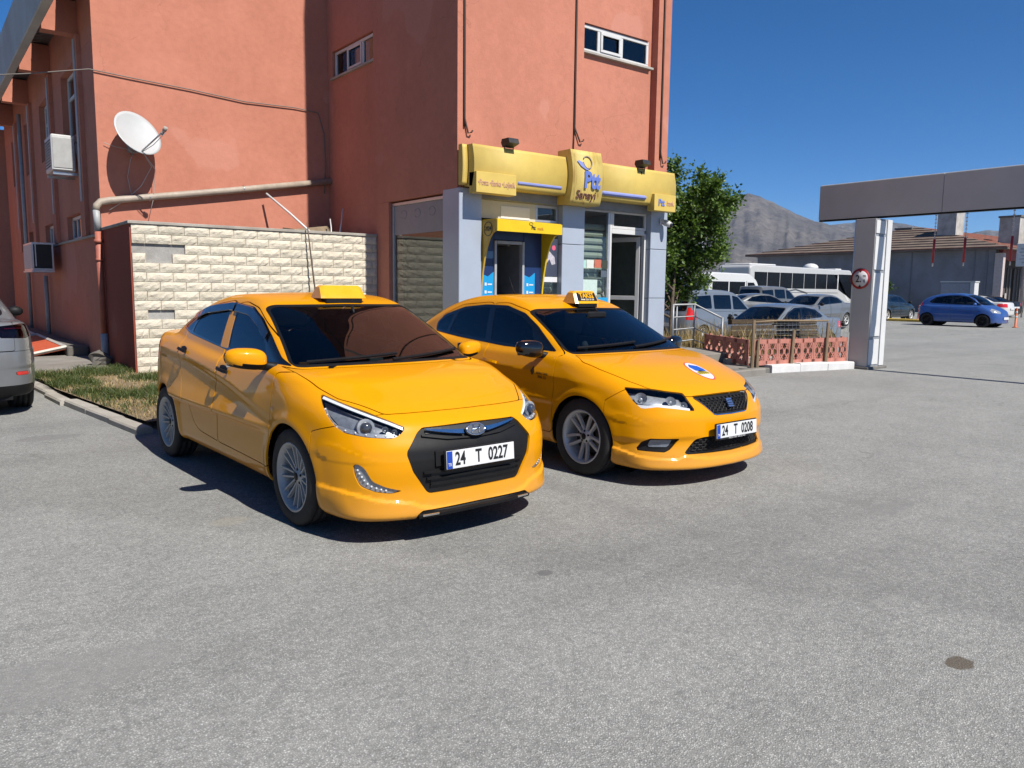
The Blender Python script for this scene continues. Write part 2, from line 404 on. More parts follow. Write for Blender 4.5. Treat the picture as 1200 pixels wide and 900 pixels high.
def sedan_a():      # the nearer yellow sedan
    return Shape(axles=(0, -2.57), extra=lip_a,
        W=spl((.95, .79), (.5, .835), (0, .85), (-1.2, .85), (-2.5, .845), (-3.2, .81), (-3.7, .76)),
        inset=spl((0, .13), (.1, .09), (.2, .045), (.3, .008), (.45, 0), (.62, .001), (.75, .004), (.9, .022), (1.0, .055), (1.1, .11), (1.3, .25)),
        zl=spl((1, .58), (.5, .60), (-.3, .68), (-1.15, .835), (-2.05, .93), (-2.8, .965), (-3.7, .98)),
        sfade=spl((1, 0), (.0, 0), (-.45, .6), (-1.1, 1), (-2.6, 1), (-3.3, .3), (-3.7, 0)),
        zt=spl((1.1, .60), (.9, .68), (.707, .775), (.5, .862), (.3, .92), (.1, .962), (-.1, .99), (-.35, 1.01), (-1.2, 1.01), (-2.2, 1.09), (-2.7, 1.115), (-3.1, 1.11), (-3.4, 1.085), (-3.7, 1.0)),
        zc=spl((1, .02), (.5, .025), (0, .035), (-1, .03), (-3, .05), (-3.7, .05)),
        xf=spl((.0, .60), (.10, .72), (.15, .82), (.185, .855), (.25, .848), (.33, .842), (.45, .850), (.55, .84), (.64, .80), (.70, .765), (.75, .71), (.80, .62), (.9, .40), (1.3, 0)),
        kf=spl((0, 0), (.2, .01), (.4, .04), (.5, .07), (.6, .115), (.68, .175), (.75, .27), (.80, .38), (.85, .54), (.95, .9)),
        xr=spl((0, -3.3), (.2, -3.42), (.4, -3.52), (.6, -3.54), (.9, -3.50), (1.05, -3.43), (1.3, -3.2)),
        kr=spl((0, 0), (.3, .03), (.45, .08), (.58, .18), (.67, .31), (.74, .46), (.8, .64), (.88, .9), (1, 1.3)),
        zb=spl((1, .15), (.4, .16), (0, .20), (-2.5, .21), (-3.6, .22)),
        zr=spl((2.5, -.5), (.5, .70), (.1, .915), (-.1, 1.02), (-.5, 1.225), (-.8, 1.365), (-.95, 1.412), (-1.15, 1.442), (-1.4, 1.455), (-1.7, 1.447), (-2.0, 1.408), (-2.3, 1.33), (-2.6, 1.22), (-2.85, 1.11), (-3.2, .95), (-4.5, .2)),
        Wc=spl((.3, .70), (-.3, .745), (-1.2, .77), (-2.0, .775), (-2.4, .76), (-2.8, .715), (-3.2, .64)))
def sedan_b():      # the farther yellow sedan
    return Shape(axles=(0, -2.60), extra=lip_b, scal=.008, flare=.014,
        W=spl((.95, .80), (.5, .84), (0, .853), (-1.2, .853), (-2.5, .845), (-3.2, .81), (-3.7, .76)),
        inset=spl((0, .13), (.1, .09), (.2, .045), (.3, .02), (.45, .002), (.6, 0), (.75, .004), (.9, .03), (1.0, .065), (1.1, .11), (1.3, .25)),
        zl=spl((1, .70), (.4, .735), (-.3, .775), (-1.2, .83), (-2.2, .88), (-3.7, .92)),
        sfade=spl((1, 0), (.5, .3), (.0, 1), (-.45, 1), (-1.1, 1), (-2.6, 1), (-3.3, .5), (-3.7, 0)),
        zt=spl((1.1, .56), (.9, .635), (.75, .705), (.6, .79), (.4, .865), (.2, .915), (0, .952), (-.2, .98), (-.4, 1.0), (-1.2, 1.01), (-2.2, 1.075), (-2.7, 1.10), (-3.1, 1.10), (-3.4, 1.08), (-3.7, 1.0)),
        zc=spl((1, .02), (.5, .03), (0, .04), (-1, .03), (-3, .05), (-3.7, .05)),
        xf=spl((.0, .60), (.09, .70), (.13, .82), (.16, .872), (.22, .862), (.30, .855), (.42, .855), (.52, .85), (.60, .82), (.66, .79), (.70, .75), (.76, .66), (.86, .45), (1.3, -.2)),
        kf=spl((0, 0), (.2, .012), (.4, .05), (.5, .09), (.6, .145), (.68, .21), (.75, .30), (.80, .41), (.85, .57), (.95, .9)),
        xr=spl((0, -3.4), (.2, -3.52), (.4, -3.61), (.6, -3.63), (.9, -3.59), (1.05, -3.52), (1.3, -3.3)),
        kr=spl((0, 0), (.4, .04), (.6, .12), (.72, .24), (.8, .4), (.88, .6), (1, .9)),
        zb=spl((1, .13), (.4, .15), (0, .20), (-2.5, .21), (-3.7, .22)),
        zr=spl((2.5, -.5), (.5, .64), (.1, .865), (-.1, .97), (-.3, 1.075), (-.6, 1.225), (-.85, 1.345), (-1.0, 1.395), (-1.2, 1.432), (-1.45, 1.452), (-1.8, 1.447), (-2.1, 1.41), (-2.4, 1.335), (-2.65, 1.235), (-2.9, 1.12), (-3.2, .97), (-4.5, .2)),
        Wc=spl((.3, .70), (-.3, .745), (-1.2, .765), (-2.0, .745), (-2.5, .70), (-3.1, .60)))
# ---------------------------------------------------------------- car materials
def glass_mat(name, tint, refl=1.52, rough=.0):
    q = N(name); q.t.nodes.remove(q.b)
    tr = q.n('ShaderNodeBsdfTransparent'); tr.inputs[0].default_value = (*tint, 1)
    gl = q.n('ShaderNodeBsdfGlossy'); gl.inputs['Roughness'].default_value = rough; gl.inputs[0].default_value = (.95, .97, 1, 1)
    fr = q.n('ShaderNodeFresnel'); ge = q.n('ShaderNodeNewGeometry'); q.l(q.math('ADD', q.math('MULTIPLY', ge.outputs['Backfacing'], 1/refl-refl), refl), fr.inputs[0])     # same strength from both faces of the pane
    mx = q.n('ShaderNodeMixShader'); q.l(fr.outputs[0], mx.inputs[0]); q.l(tr.outputs[0], mx.inputs[1]); q.l(gl.outputs[0], mx.inputs[2]); q.l(mx.outputs[0], q.o.inputs[0])
    return q.m
def paint_mat(name, c, flake=0., metal=0., rough=.32, dust=.10, coat=1.):
    q = N(name); d = q.noise(3.2, 6, .65); fine = q.noise(420, 2, .5)
    base = q.mix(q.math('MULTIPLY', q.math('SUBTRACT', d, .45, True), dust*2, True), c, (.42, .36, .27))
    sz = q.n('ShaderNodeSeparateXYZ'); q.l(q.co(), sz.inputs[0])      # road dust thrown up along the sills
    rd = q.math('MULTIPLY', q.ramp(q.math('ADD', sz.outputs[2], q.math('MULTIPLY', q.noise(9, 5, .7), .16)), [(.28, (1, 1, 1)), (.46, (0, 0, 0))]), .16); base = q.mix(rd, base, (.26, .22, .17))
    q.set(Base_Color=base, Metallic=metal, Coat_Weight=coat, Coat_Roughness=q.math('ADD', q.math('MULTIPLY', d, .05), .01), Coat_IOR=1.42,
          Roughness=q.math('ADD', q.math('MULTIPLY', d, .12), rough), Specular_IOR_Level=.08)
    if flake: q.bump(fine, flake, .0006)
    return q.m
YEL = paint_mat('yellow_paint', (.61, .250, .0002), dust=.010, coat=.6)
GLASS = glass_mat('tinted_car_glass', (.16, .175, .18), 1.5)
GLASS_D = glass_mat('dark_film_glass', (.02, .022, .025), 1.62)
LENS = glass_mat('lamp_lens', (.88, .90, .92), 1.5)
LENS_R = glass_mat('red_lamp_lens', (.55, .02, .015), 1.5)
BLK = mat('black_plastic', (.010, .010, .011), .55, var=.25, bump=.05, bscale=300, spec=.22)
BLKG = mat('gloss_black', (.006, .006, .007), .10, var=.2, coat=.6)
RUB = mat('tyre_rubber', (.018, .017, .017), .78, var=.35, scale=14, bump=.15, bscale=90)
CHROME = mat('chrome', (.72, .73, .75), .10, 1., var=.05)
SILV = mat('rim_silver', (.62, .62, .61), .38, .25, var=.12)
LAMPB = mat('lamp_bucket', (.30, .32, .36), .30, .3, var=.25, scale=30)
LAMPS = mat('lamp_silver', (.46, .48, .51), .30, .35, var=.2, scale=40); LGUIDE = mat('lamp_light_guide', (.95, .97, 1.), .25, var=.03)
REFL = mat('lamp_reflector', (.80, .81, .83), .12, 1., var=.08)
INT = mat('dark_upholstery', (.035, .034, .036), .8, var=.25, bump=.2, bscale=200)
WHT = mat('plate_white', (.78, .79, .80), .35, var=.04)
PBLUE = mat('plate_blue', (.01, .06, .42), .4, var=.05)
INK = mat('black_ink', (.008, .008, .009), .5, var=.1)
# ---------------------------------------------------------------- panel builder
def panel(S, sh, name, m, parent, flange=.012, off=0., thick=None):
    u = sh.used()
    if len(u) == 0: return None
    mp = np.full(len(sh.v), -1, np.int64); mp[u] = np.arange(len(u)); v = sh.v[u]; n = S.normal(v)
    if off: v = v+n*off
    polys = [[int(mp[i]) for i in r if i >= 0] for r in sh.q]
    cnt = {}
    for p in polys:
        for i in range(len(p)):
            a, b = p[i], p[(i+1) % len(p)]; k = (a, b) if a < b else (b, a)
            cnt[k] = None if k in cnt else (a, b)
    V = v.tolist(); nl = []
    for p in polys: nl += [tuple(n[i]) for i in p]
    if flange:
        fm = {}
        for e in cnt.values():
            if e is None: continue
            a, b = e; q = []
            for i in (a, b):
                if i not in fm: fm[i] = len(V); V.append(tuple(v[i])); V.append(tuple(v[i]-n[i]*flange))
                q.append(fm[i])
            polys.append([q[1], q[0], q[0]+1, q[1]+1])
            w = np.cross(v[a]-v[b], n[b]*-1.); l = np.linalg.norm(w); w = w/l if l > 1e-12 else n[a]
            nl += [tuple(w)]*4
    me = bpy.data.meshes.new(name); me.from_pydata([tuple(q) for q in V], [], polys)
    me.polygons.foreach_set('use_smooth', [True]*len(polys)); me.update()
    try: me.normals_split_custom_set(nl)
    except Exception as ex: print('normals', name, ex)
    return link(name, me, m, parent)
def ddreg(kind, pts, r=.015, cond=None):
    P = rpoly(pts, r)
    def g(v):
        ay = np.abs(v[:, 1]); a = (v[:, 0]-ay) if kind == 'diag' else (-v[:, 0]-ay)
        d = sdpoly(a, v[:, 2], P); return d if cond is None else np.maximum(d, cond(v[:, 0], ay, v[:, 2]))
    return g
def grow(g, d): return lambda v: g(v)-d
def wheel(parent, x, side, zr, ry, w, style, rim_m, rim_r=.207, far=False):
    """one road wheel: tyre, rim with spokes, hub bolts; side -1 is the car's right"""
    t = MB(); h = w/2; s = side
    prof = [(rim_r-.01, -h*.8), (rim_r+.012, -h*.95), (rim_r+.035, -h), (zr-.035, -h), (zr-.010, -h*.90), (zr-.002, -h*.78)]
    for gx in (-.45, 0, .45):
        prof += [(zr, h*(gx-.08)), (zr-.008, h*(gx-.07)), (zr-.008, h*(gx+.07)), (zr, h*(gx+.08))]
    prof += [(zr-.002, h*.78), (zr-.010, h*.90), (zr-.035, h), (rim_r+.035, h), (rim_r+.012, h*.95), (rim_r-.01, h*.8)]
    t.lathe(prof, 48, 'y')
    root = t.build('tyre', RUB, parent); root.name = 'wheel'; root.location = (x, ry*s, zr)
    for k in range(48):     # shoulder tread blocks
        pass
    q = MB(); o = h*s
    q.lathe([(rim_r-.03, -o*.8), (rim_r-.022, -o*.2), (rim_r-.022, o*.55), (rim_r-.006, o*.9), (rim_r+.004, o*.97), (rim_r+.010, o*.93), (rim_r+.008, o*.85)], 48, 'y')
    q.lathe([(0, o*.62), (.030, o*.62), (.034, o*.55), (.052, o*.52), (.060, o*.40), (.062, o*.1)], 24, 'y')
    n = {'twin8': 8, 'twin5': 5, 'five': 5, 'steel': 8}[style]
    for k in range(n):
        a = -math.pi/2+2*math.pi*k/n; ca, sa = math.cos(a), math.sin(a)
        for e in ((-1, 1) if style.startswith('twin') else (0,)):
            if style == 'twin8': d0, d1, w0, w1 = .012*e, .030*e, .0075, .0095
            elif style == 'twin5': d0, d1, w0, w1 = .020*e, .040*e, .013, .016
            else: d0, d1, w0, w1 = 0, 0, .030, .024
            r0, r1 = .045, rim_r-.012; V = []
            for (r, d, ww, yy) in ((r0, d0, w0, .50), ((r0+r1)/2, (d0+d1)/2*1.08, (w0+w1)/2, .60), (r1, d1, w1, .74)):
                for (dx, dy) in ((-ww, -.10), (-ww*.65, 0), (ww*.65, 0), (ww, -.10)):
                    tt = d+dx; V.append((r*ca-tt*sa, o*(yy+dy*2.2), r*sa+tt*ca))
            q.add(V, [(i*4+j, i*4+j+1, i*4+j+5, i*4+j+4) for i in (0, 1) for j in range(3)], 0, False)
    q.build('rim', rim_m, root)
    if far: bk = MB(); bk.lathe([(0, o*.2), (rim_r-.02, o*.2)], 16, 'y'); bk.build('wheel_backing', BLK, root); return root
    c = MB(); c.lathe([(.0, o*.66), (.024, o*.655), (.027, o*.63)], 20, 'y'); c.build('hub_cap', BLK, root)
    for k in range(5):
        a = 2*math.pi*k/5+.3; b = MB(); b.lathe([(0, o*.56), (.009, o*.56), (.010, o*.50)], 8, 'y', (.044*math.cos(a), 0, .044*math.sin(a))); b.build('wheel_bolt', BLK, root)
    d = MB(); d.lathe([(.06, -o*.15), (.145, -o*.15), (.145, -o*.30), (.06, -o*.30)], 28, 'y')
    d.build('brake_disc', mat('disc_iron', (.10, .095, .09), .5, .7), root)
    bk = MB(); bk.lathe([(0, -o*.7), (rim_r-.03, -o*.7)], 24, 'y'); bk.build('wheel_backing', BLK, root)
    return root
def ribbon(parent, name, m, P, Nn, w, t, up=(0, 0, 1)):
    """flat bar of width w and thickness t along the points P, standing off along the normals Nn"""
    P = np.asarray(P); up = np.asarray(up, float); V = []; b = MB()
    ws = w if hasattr(w, '__len__') else [w]*len(P)
    for i, (p, n) in enumerate(zip(P, Nn)):
        u = up-n*np.dot(up, n); u = u/np.linalg.norm(u); W = ws[i]
        for (a, c) in ((-W/2, 0), (-W/2*.85, t), (W/2*.85, t), (W/2, 0)): V.append(p+u*a+n*c)
    k = len(P); f = [(i*4+j, i*4+(j+1) % 4, (i+1)*4+(j+1) % 4, (i+1)*4+j) for i in range(k-1) for j in range(4)]+[(0, 1, 2, 3), (k*4-4, k*4-3, k*4-2, k*4-1)]
    b.add(V, f); return b.build(name, m, parent)
def surf_bar(S, parent, name, m, pts, w, t, off=0., view='front', up=(0, 0, 1)):
    a = np.array(pts, float); a = np.concatenate([np.linspace(a[i], a[i+1], 7)[:-1] for i in range(len(a)-1)]+[a[-1:]])
    P = {'front': S.front, 'right': S.right, 'top': S.top}[view](a[:, 0], a[:, 1]); n = S.normal(P)
    return ribbon(parent, name, m, P+n*off, n, w, t, up)
def plate(parent, x, z, txt, tilt=0., frame=True, small=None):
    """number plate facing forward"""
    g = empty('number_plate', (x, 0, z), 0, parent=parent); g.rotation_euler = (0, -tilt, 0)
    if frame: MB().box((-.012, -.268, -.066), (.004, .268, .062), bev=.006).build('plate_frame', BLK, g)
    MB().box((.0045, -.258, -.054), (.0085, .258, .054), bev=.003).build('plate_sheet', WHT, g)
    MB().box((.009, -.256, -.052), (.0105, -.216, .052), bev=.0006).build('country_band', PBLUE, g)
    place_text('TR', WHT, g, (.0106, -.236, -.028), (0, 1, 0), (0, 0, 1), .028, .0008, sx=.8)
    for s, cx in zip(txt, (-.158, -.022, .128)):
        place_text(s, INK, g, (.0088, cx, -.001), (0, 1, 0), (0, 0, 1), .110, .0012, sx=.70, bold=.0026)
    if small:
        MB().box((.004, -.22, -.067), (.0065, .22, -.056)).build('dealer_strip', INK, g)
        place_text(small, WHT, g, (.0066, 0, -.0615), (0, 1, 0), (0, 0, 1), .0135, .0006, sx=1.15)
    return g
def seat(parent, x, y, m, w=.48, back=.62):
    s = MB(); s.box((x-.25, y-w/2, .34), (x+.25, y+w/2, .52), bev=.05)
    s.add([(x-.20, y-w/2, .45), (x-.20, y+w/2, .45), (x-.42, y+w/2*.85, .45+back), (x-.42, y-w/2*.85, .45+back), (x-.34, y-w/2, .42), (x-.34, y+w/2, .42), (x-.52, y+w/2*.85, .43+back), (x-.52, y-w/2*.85, .43+back)],
          [(0, 1, 2, 3), (7, 6, 5, 4), (0, 3, 7, 4), (1, 5, 6, 2), (3, 2, 6, 7)])
    s.box((x-.54, y-.12, .47+back), (x-.45, y+.12, .64+back), bev=.03)
    return s.build('seat', m, parent)
def interior(root, S, L=1):
    d = MB(); d.prism([(-.15, .60), (-.15, .90), (-.32, .955), (-.62, .93), (-.70, .86), (-.66, .60)], -.66, .66, 'y'); d.build('dashboard', INT, root)
    seat(root, -1.15, .36, INT); seat(root, -1.15, -.36, INT)
    s = MB(); s.box((-2.35, -.62, .36), (-1.85, .62, .52), bev=.06); s.box((-2.55, -.60, .48), (-2.38, .60, 1.08), bev=.06); s.build('rear_seat', INT, root)
    w = MB(); c = Vector((-.74, .36, .93)); ax = Vector((-.80, 0, .6)).normalized(); u = Vector((0, 1, 0)); v = ax.cross(u)
    ring = [c+(u*math.cos(a)+v*math.sin(a))*.18 for a in [2*math.pi*k/28 for k in range(29)]]
    w.tube(ring, .014, 8, cap=False)
    for a in (0, math.pi, -math.pi/2): w.tube([c, c+(u*math.cos(a)+v*math.sin(a))*.18], .014, 6)
    w.tube([c-ax*.22, c+ax*.02], .045, 10); w.build('steering_wheel', BLK, root)
    m = MB(); m.box((-.70, -.12, 1.235), (-.665, .12, 1.30), bev=.015); m.tube([(-.68, 0, 1.29), (-.72, 0, 1.36)], .01, 6); m.build('inner_mirror', BLK, root)
    f = MB(); f.box((-2.6, -.70, .20), (.2, .70, .30)); f.build('cabin_floor', INT, root)
def wipers(root, S, m, x0=.0, pts=(((-.62, .02), (.02, -.03)), ((-.05, .02), (.60, -.02)))):
    for (a, b) in pts:
        yy = np.linspace(a[0], b[0], 9)
        P = []
        for i, y in enumerate(yy):
            t = i/8; z = .990+.035*t+.01
            q = S.front(np.array([y]), np.array([z]))[0]; P.append(q)
        P = np.array(P); n = S.normal(P); ribbon(root, 'wiper', m, P+n*.008, n, .022, .012)
def mirror(root, cx, cy, cz, m_cap, m_base, sg=-1, sx=.085, sy=.125, sz=.082):
    """door mirror: rounded housing with the cap in front, a lower base and an arm to the door"""
    q = MB(); nu, nv = 20, 14; V = []
    for i in range(nv+1):
        a = math.pi*i/nv
        for k in range(nu):
            b = 2*math.pi*k/nu; e = .72
            X = math.copysign(abs(math.sin(a))**e*abs(math.cos(b))**e, math.cos(b)); Z = math.copysign(abs(math.sin(a))**e*abs(math.sin(b))**e, math.sin(b)); Y = math.copysign(abs(math.cos(a))**e, math.cos(a))
            if X < 0: X *= .55
            tap = 1-.22*(Y*.5+.5); V.append((cx+sx*X*tap-.03*(Y*.5+.5), cy+sg*sy*Y, cz+sz*Z*tap+.012*Y))
    F = [(i*nu+k, i*nu+(k+1) % nu, (i+1)*nu+(k+1) % nu, (i+1)*nu+k) for i in range(nv) for k in range(nu)]
    cap = [f for f in F if sum(V[i][2] for i in f)/4 > cz-sz*.42 and sum(V[i][0] for i in f)/4 > cx-.02]
    rest = [f for f in F if f not in set(cap)]
    g = empty('door_mirror', (0, 0, 0), parent=root)
    a = MB(); a.add(V, cap, 0, True); a.build('mirror_cap', m_cap, g)
    b = MB(); b.add(V, rest, 0, True); b.build('mirror_base', m_base, g)
    c = MB(); c.tube([(cx-.01, cy-sg*sy*.6, cz-sz*.55), (cx+.02, cy-sg*(sy+.04), cz-sz*.75), (cx+.03, cy-sg*(sy+.10), cz-sz*.85)], [.035, .03, .035], 8); c.build('mirror_arm', BLK, g)
    d = MB(); d.box((cx-sx*.6, cy-sy*.82, cz-sz*.7), (cx-sx*.53, cy+sy*.82, cz+sz*.7), bev=.002); d.build('mirror_glass', CHROME, g)
    return g
def handle(S, root, x, z, m, sg, w=.20, dark=True):
    """pull handle over a dark cup"""
    g = empty('door_handle', parent=root)
    xs = np.linspace(x-w/2, x+w/2, 7); P = S.right(xs, z+(xs-x)*-.08, 0, sg); n = S.normal(P); t = np.sin(np.linspace(0, math.pi, 7))
    ribbon(g, 'grip', m, P+n*(.004+.022*t[:, None]**.6), n, .026, .014)
    if dark:
        xs = np.linspace(x-w*.36, x+w*.36, 5); P = S.right(xs, z+.012+(xs-x)*-.08, 0, sg); n = S.normal(P)
        ribbon(g, 'cup', BLK, P, n, [.03, .05, .055, .05, .03], .0025)
    return g
def build_car(S, name, pose, c, label, group=None, cat='car'):
    x, y, hd = pose; root = empty(name, (x, y, 0), hd-math.pi/2, label, cat, group)
    body = c['paint']; Lr = c.get('xmin', -3.7)
    P, Q = surfnet(S, (Lr, -.98 if c.get('wide') is None else -c['wide'], .02), (1.05, .98 if c.get('wide') is None else c['wide'], c.get('zmax', 1.52)), c.get('h', .018))
    sh = Sheet(P, Q); gap = c.get('gap', .0034)
    # wheel openings
    for xw in S.axles:
        rr = S.R
        sh = sh.split(lambda v, xw=xw: np.maximum(np.hypot(v[:, 0]-xw, v[:, 2]-S.zw)-rr, .40-np.abs(v[:, 1])))[1]
    # underside away
    fl = c.get('flange', .014)
    def take(g, nm, m, gp=0., off=0., flange=None, sides=False, seal=0., sealm=None, lr_parent=None):
        nonlocal sh
        if seal:
            ins, sh = sh.split(grow(g, seal)); gi, sl = ins.split(g)
            if sides:
                for q in (0, 1): panel(S, sl.where(lambda cc: cc[:, 1] > 0)[q], nm+'_seal', sealm or BLK, root, .004, .001)
            else: panel(S, sl, nm+'_seal', sealm or BLK, root, .004, .001)
            ins = gi
        else: ins, sh = sh.split(g, gp)
        out = []
        for q in (ins.where(lambda cc: cc[:, 1] > 0) if sides else (ins,)):
            o = panel(S, q, nm, m, root, fl if flange is None else flange, off)
            if o: out.append(o)
        return ins, out
    R_ = {}
    def cabin(g, sgn=1, lim=.0):
        def h(v):
            L, C = S.F(v[:, 0], v[:, 1], v[:, 2], True); return np.maximum(g(v), sgn*(C-L)+lim)
        return h
    if 'windscreen' in c: R_['windscreen'] = take(cabin(reg('front', c['windscreen'], .05, lambda x, ay, z: (c.get('ws_x', -1.3))-x), lim=.016), 'windscreen', c.get('glass', GLASS), off=-.002, flange=0, seal=c.get('seal', .014))
    if 'backlight' in c: take(reg('front', c['backlight'], .05, lambda x, ay, z: x-c.get('bl_x', -1.9)), 'rear_window', c.get('glass_r', GLASS_D), off=-.002, flange=0, seal=c.get('seal', .014))
    if 'dlo' in c:      # black surround of all side panes
        g = cabin(reg('side', c['dlo'], .03, lambda x, ay, z: .30-ay), lim=.004)
        ins, sh = sh.split(g, .001)
        cur = ins
        for nm, poly in c['panes']:
            gi, cur = cur.split(reg('side', poly, .025))
            for q in gi.where(lambda cc: cc[:, 1] > 0): panel(S, q, nm, c.get('glass_s', GLASS_D), root, 0, -.003)
        for nm, poly, m in c.get('pillars', ()):
            gi, cur = cur.split(reg('side', poly, .004))
            for q in gi.where(lambda cc: cc[:, 1] > 0): panel(S, q, nm, m, root, .004, .001)
        for q in cur.where(lambda cc: cc[:, 1] > 0): panel(S, q, 'window_trim', c.get('trim', BLKG), root, .006, .0)
    for nm, g, m, off, flg in c.get('inlays', ()):
        R_[nm] = take(g, nm, m, gp=.0015, off=off, flange=flg, sides=nm.endswith('_lens') or nm in c.get('pairs', ()))
    if 'hood' in c: take(cabin(reg('top', c['hood'], .03, lambda x, ay, z: .60-z), -1, .010), 'bonnet', body, gap)
    if 'trunk' in c: take(reg('top', c['trunk'], .03, lambda x, ay, z: c.get('trunk_z', .55)-z), 'boot_lid', body, gap)
    for nm, poly in c.get('doors', ()): take(reg('side', poly, .05, lambda x, ay, z: .45-ay), nm, body, gap, sides=True)
    if 'bumper_f' in c: take(reg('side', c['bumper_f'], .01), 'front_bumper', body, gap*.8)
    if 'bumper_r' in c: take(reg('side', c['bumper_r'], .01), 'rear_bumper', c.get('bump_m', body), gap*.8)
    if 'fender' in c: take(reg('side', c['fender'], .01, lambda x, ay, z: .3-ay), 'front_wing', body, gap*.8, sides=True)
    panel(S, sh, 'body_shell', body, root, fl)
    # wheels, liners, floor
    wr = c.get('wheel_r', S.zw); wy = c.get('wheel_y', .745)
    for xw in S.axles:
        for s in (-1, 1):
            wheel(root, xw, s, wr, wy, c.get('tyre_w', .195), c.get('rim', 'five'), c.get('rim_m', SILV), c.get('rim_r', .207), c.get('far', False))
            l = MB(); l.lathe([(S.R+.012, .40*s), (S.R+.012, .80*s)], 28, 'y', (xw, 0, S.zw), a0=-R(112), a1=R(112)); l.lathe([(0, .40*s), (S.R+.012, .40*s)], 28, 'y', (xw, 0, S.zw)); l.build('wheel_liner', BLK, root, fix=False)
    f = MB(); f.box((Lr+.35, -.66, .19), (.55, .66, .24)); f.build('floor_pan', BLK, root)
    return root, R_
# ---------------------------------------------------------------- the two taxis
SA = sedan_a(); SB = sedan_b()
cfgA = dict(paint=YEL, h=.0145, rim='twin8', rim_m=mat('rim_dark_silver', (.50, .50, .49), .40, .2), rim_r=.212, wheel_r=.31, tyre_w=.20, wheel_y=.735,
    windscreen=[(0, .955), (.40, .958), (.665, .975), (.690, 1.00), (.575, 1.335), (.53, 1.352), (0, 1.362)], ws_x=-1.2,
    backlight=[(0, 1.13), (.56, 1.12), (.50, 1.345), (0, 1.385)], bl_x=-1.95,
    dlo=[(-.10, .945), (-.52, .980), (-1.23, 1.020), (-1.78, 1.068), (-2.21, 1.106), (-2.45, 1.150), (-2.25, 1.255), (-1.93, 1.338), (-1.46, 1.376), (-1.07, 1.348), (-.83, 1.268), (-.60, 1.155), (-.37, 1.03)],
    panes=[('front_door_glass', [(-.56, 1.005), (-1.25, 1.045), (-1.335, 1.295), (-1.08, 1.285), (-.86, 1.215), (-.66, 1.11)]),
           ('rear_door_glass', [(-1.43, 1.050), (-2.13, 1.118), (-2.10, 1.20), (-2.02, 1.245), (-1.80, 1.285), (-1.48, 1.298)]),
           ('quarter_glass', [(-2.17, 1.125), (-2.25, 1.132), (-2.37, 1.155), (-2.20, 1.232), (-2.13, 1.235)])],
    pillars=[('b_pillar', [(-1.265, 1.035), (-1.415, 1.042), (-1.468, 1.305), (-1.350, 1.305)], YEL)],
    hood=[(.675, -.3), (.675, .05), (.665, .25), (.645, .40), (.615, .52), (.36, .682), (.18, .722), (-.02, .745), (-.45, .745), (-.45, -.3)],
    doors=[('front_door', [(-.255, .95), (-.262, .72), (-.275, .48), (-.30, .34), (-.36, .315), (-1.27, .335), (-1.285, .36), (-1.27, .66), (-1.30, .99), (-1.40, 1.36), (-1.25, 1.385), (-1.0, 1.345), (-.75, 1.24), (-.05, .965)]),
           ('rear_door', [(-1.295, .36), (-1.31, .338), (-1.70, .362), (-1.80, .40), (-1.90, .50), (-2.02, .67), (-2.14, .83), (-2.27, 1.0), (-2.27, 1.20), (-2.0, 1.33), (-1.5, 1.39), (-1.41, 1.37), (-1.31, 1.0), (-1.28, .66)])],
    bumper_f=[(.285, .0), (.285, .645), (.36, .668), (.47, .695), (.55, .735), (.64, .775), (1.2, .82), (1.2, .0)],
    bumper_r=[(-2.85, .0), (-2.92, .60), (-3.1, .66), (-4, .66), (-4, .0)], trunk=[(-2.95, -.2), (-2.95, .62), (-3.45, .60), (-3.9, .55), (-3.9, -.2)], trunk_z=.70,
    pairs=('fog_lamp',),
    inlays=[('headlamp_lens', ddreg('diag', [(-.500, .858), (-.312, .824), (-.047, .774), (.138, .730), (.280, .689), (.252, .655), (.192, .634), (-.008, .644), (-.207, .664), (-.297, .697), (-.383, .750), (-.460, .813)], .02, lambda x, ay, z: .30-ay), LENS, -.003, .010),
            ('tail_lamp_lens', ddreg('rdiag', [(2.02, .86), (2.10, 1.02), (2.55, 1.02), (2.9, .98), (2.9, .84), (2.4, .80)], .03, lambda x, ay, z: np.maximum(x+2.75, .46-ay)), LENS_R, -.002, .01),
            ('fog_lamp', ddreg('diag', [(-.118, .488), (-.065, .490), (-.015, .468), (.045, .392), (.150, .355), (.285, .327), (.19, .318), (.06, .330), (-.06, .362), (-.105, .425)], .02, lambda x, ay, z: .30-ay), LENS, -.004, .02),
            ('grille_surround', reg('front', [(0, .692), (.345, .682), (.385, .655), (.466, .56), (.469, .535), (.440, .44), (.352, .310), (.330, .300), (0, .306)], .009, lambda x, ay, z: .5-x), BLK, -.012, .012),
            ('lower_intake', reg('front', [(0, .214), (.395, .206), (.43, .178), (.40, .10), (0, .10)], .01, lambda x, ay, z: .5-x), BLK, -.010, .012)])
P1 = (2.6725, 4.6659, R(2.224)); P2 = (5.0851, 4.5943, R(1.029))
tA, piA = build_car(SA, 'taxi', P1, cfgA, 'yellow taxi sedan with unlettered roof sign, nearest the camera, plate 24 T 0227', 'yellow taxis')
interior(tA, SA); wipers(tA, SA, BLK)
mirror(tA, -.42, -.935, 1.03, YEL, BLK, -1, .10, .130, .078); mirror(tA, -.44, .90, 1.02, YEL, BLK, 1, .09, .11, .070)
for sg in (-1, 1):
    handle(SA, tA, -1.15, .885, BLK, sg); handle(SA, tA, -2.12, .965, BLK, sg)
    MB().sphere((-.225, sg*.846, .718), (.03, .010, .018), 12).build('side_marker', LENS, tA)
plate(tA, .868, .494, ('24', 'T', '0227'), R(4))
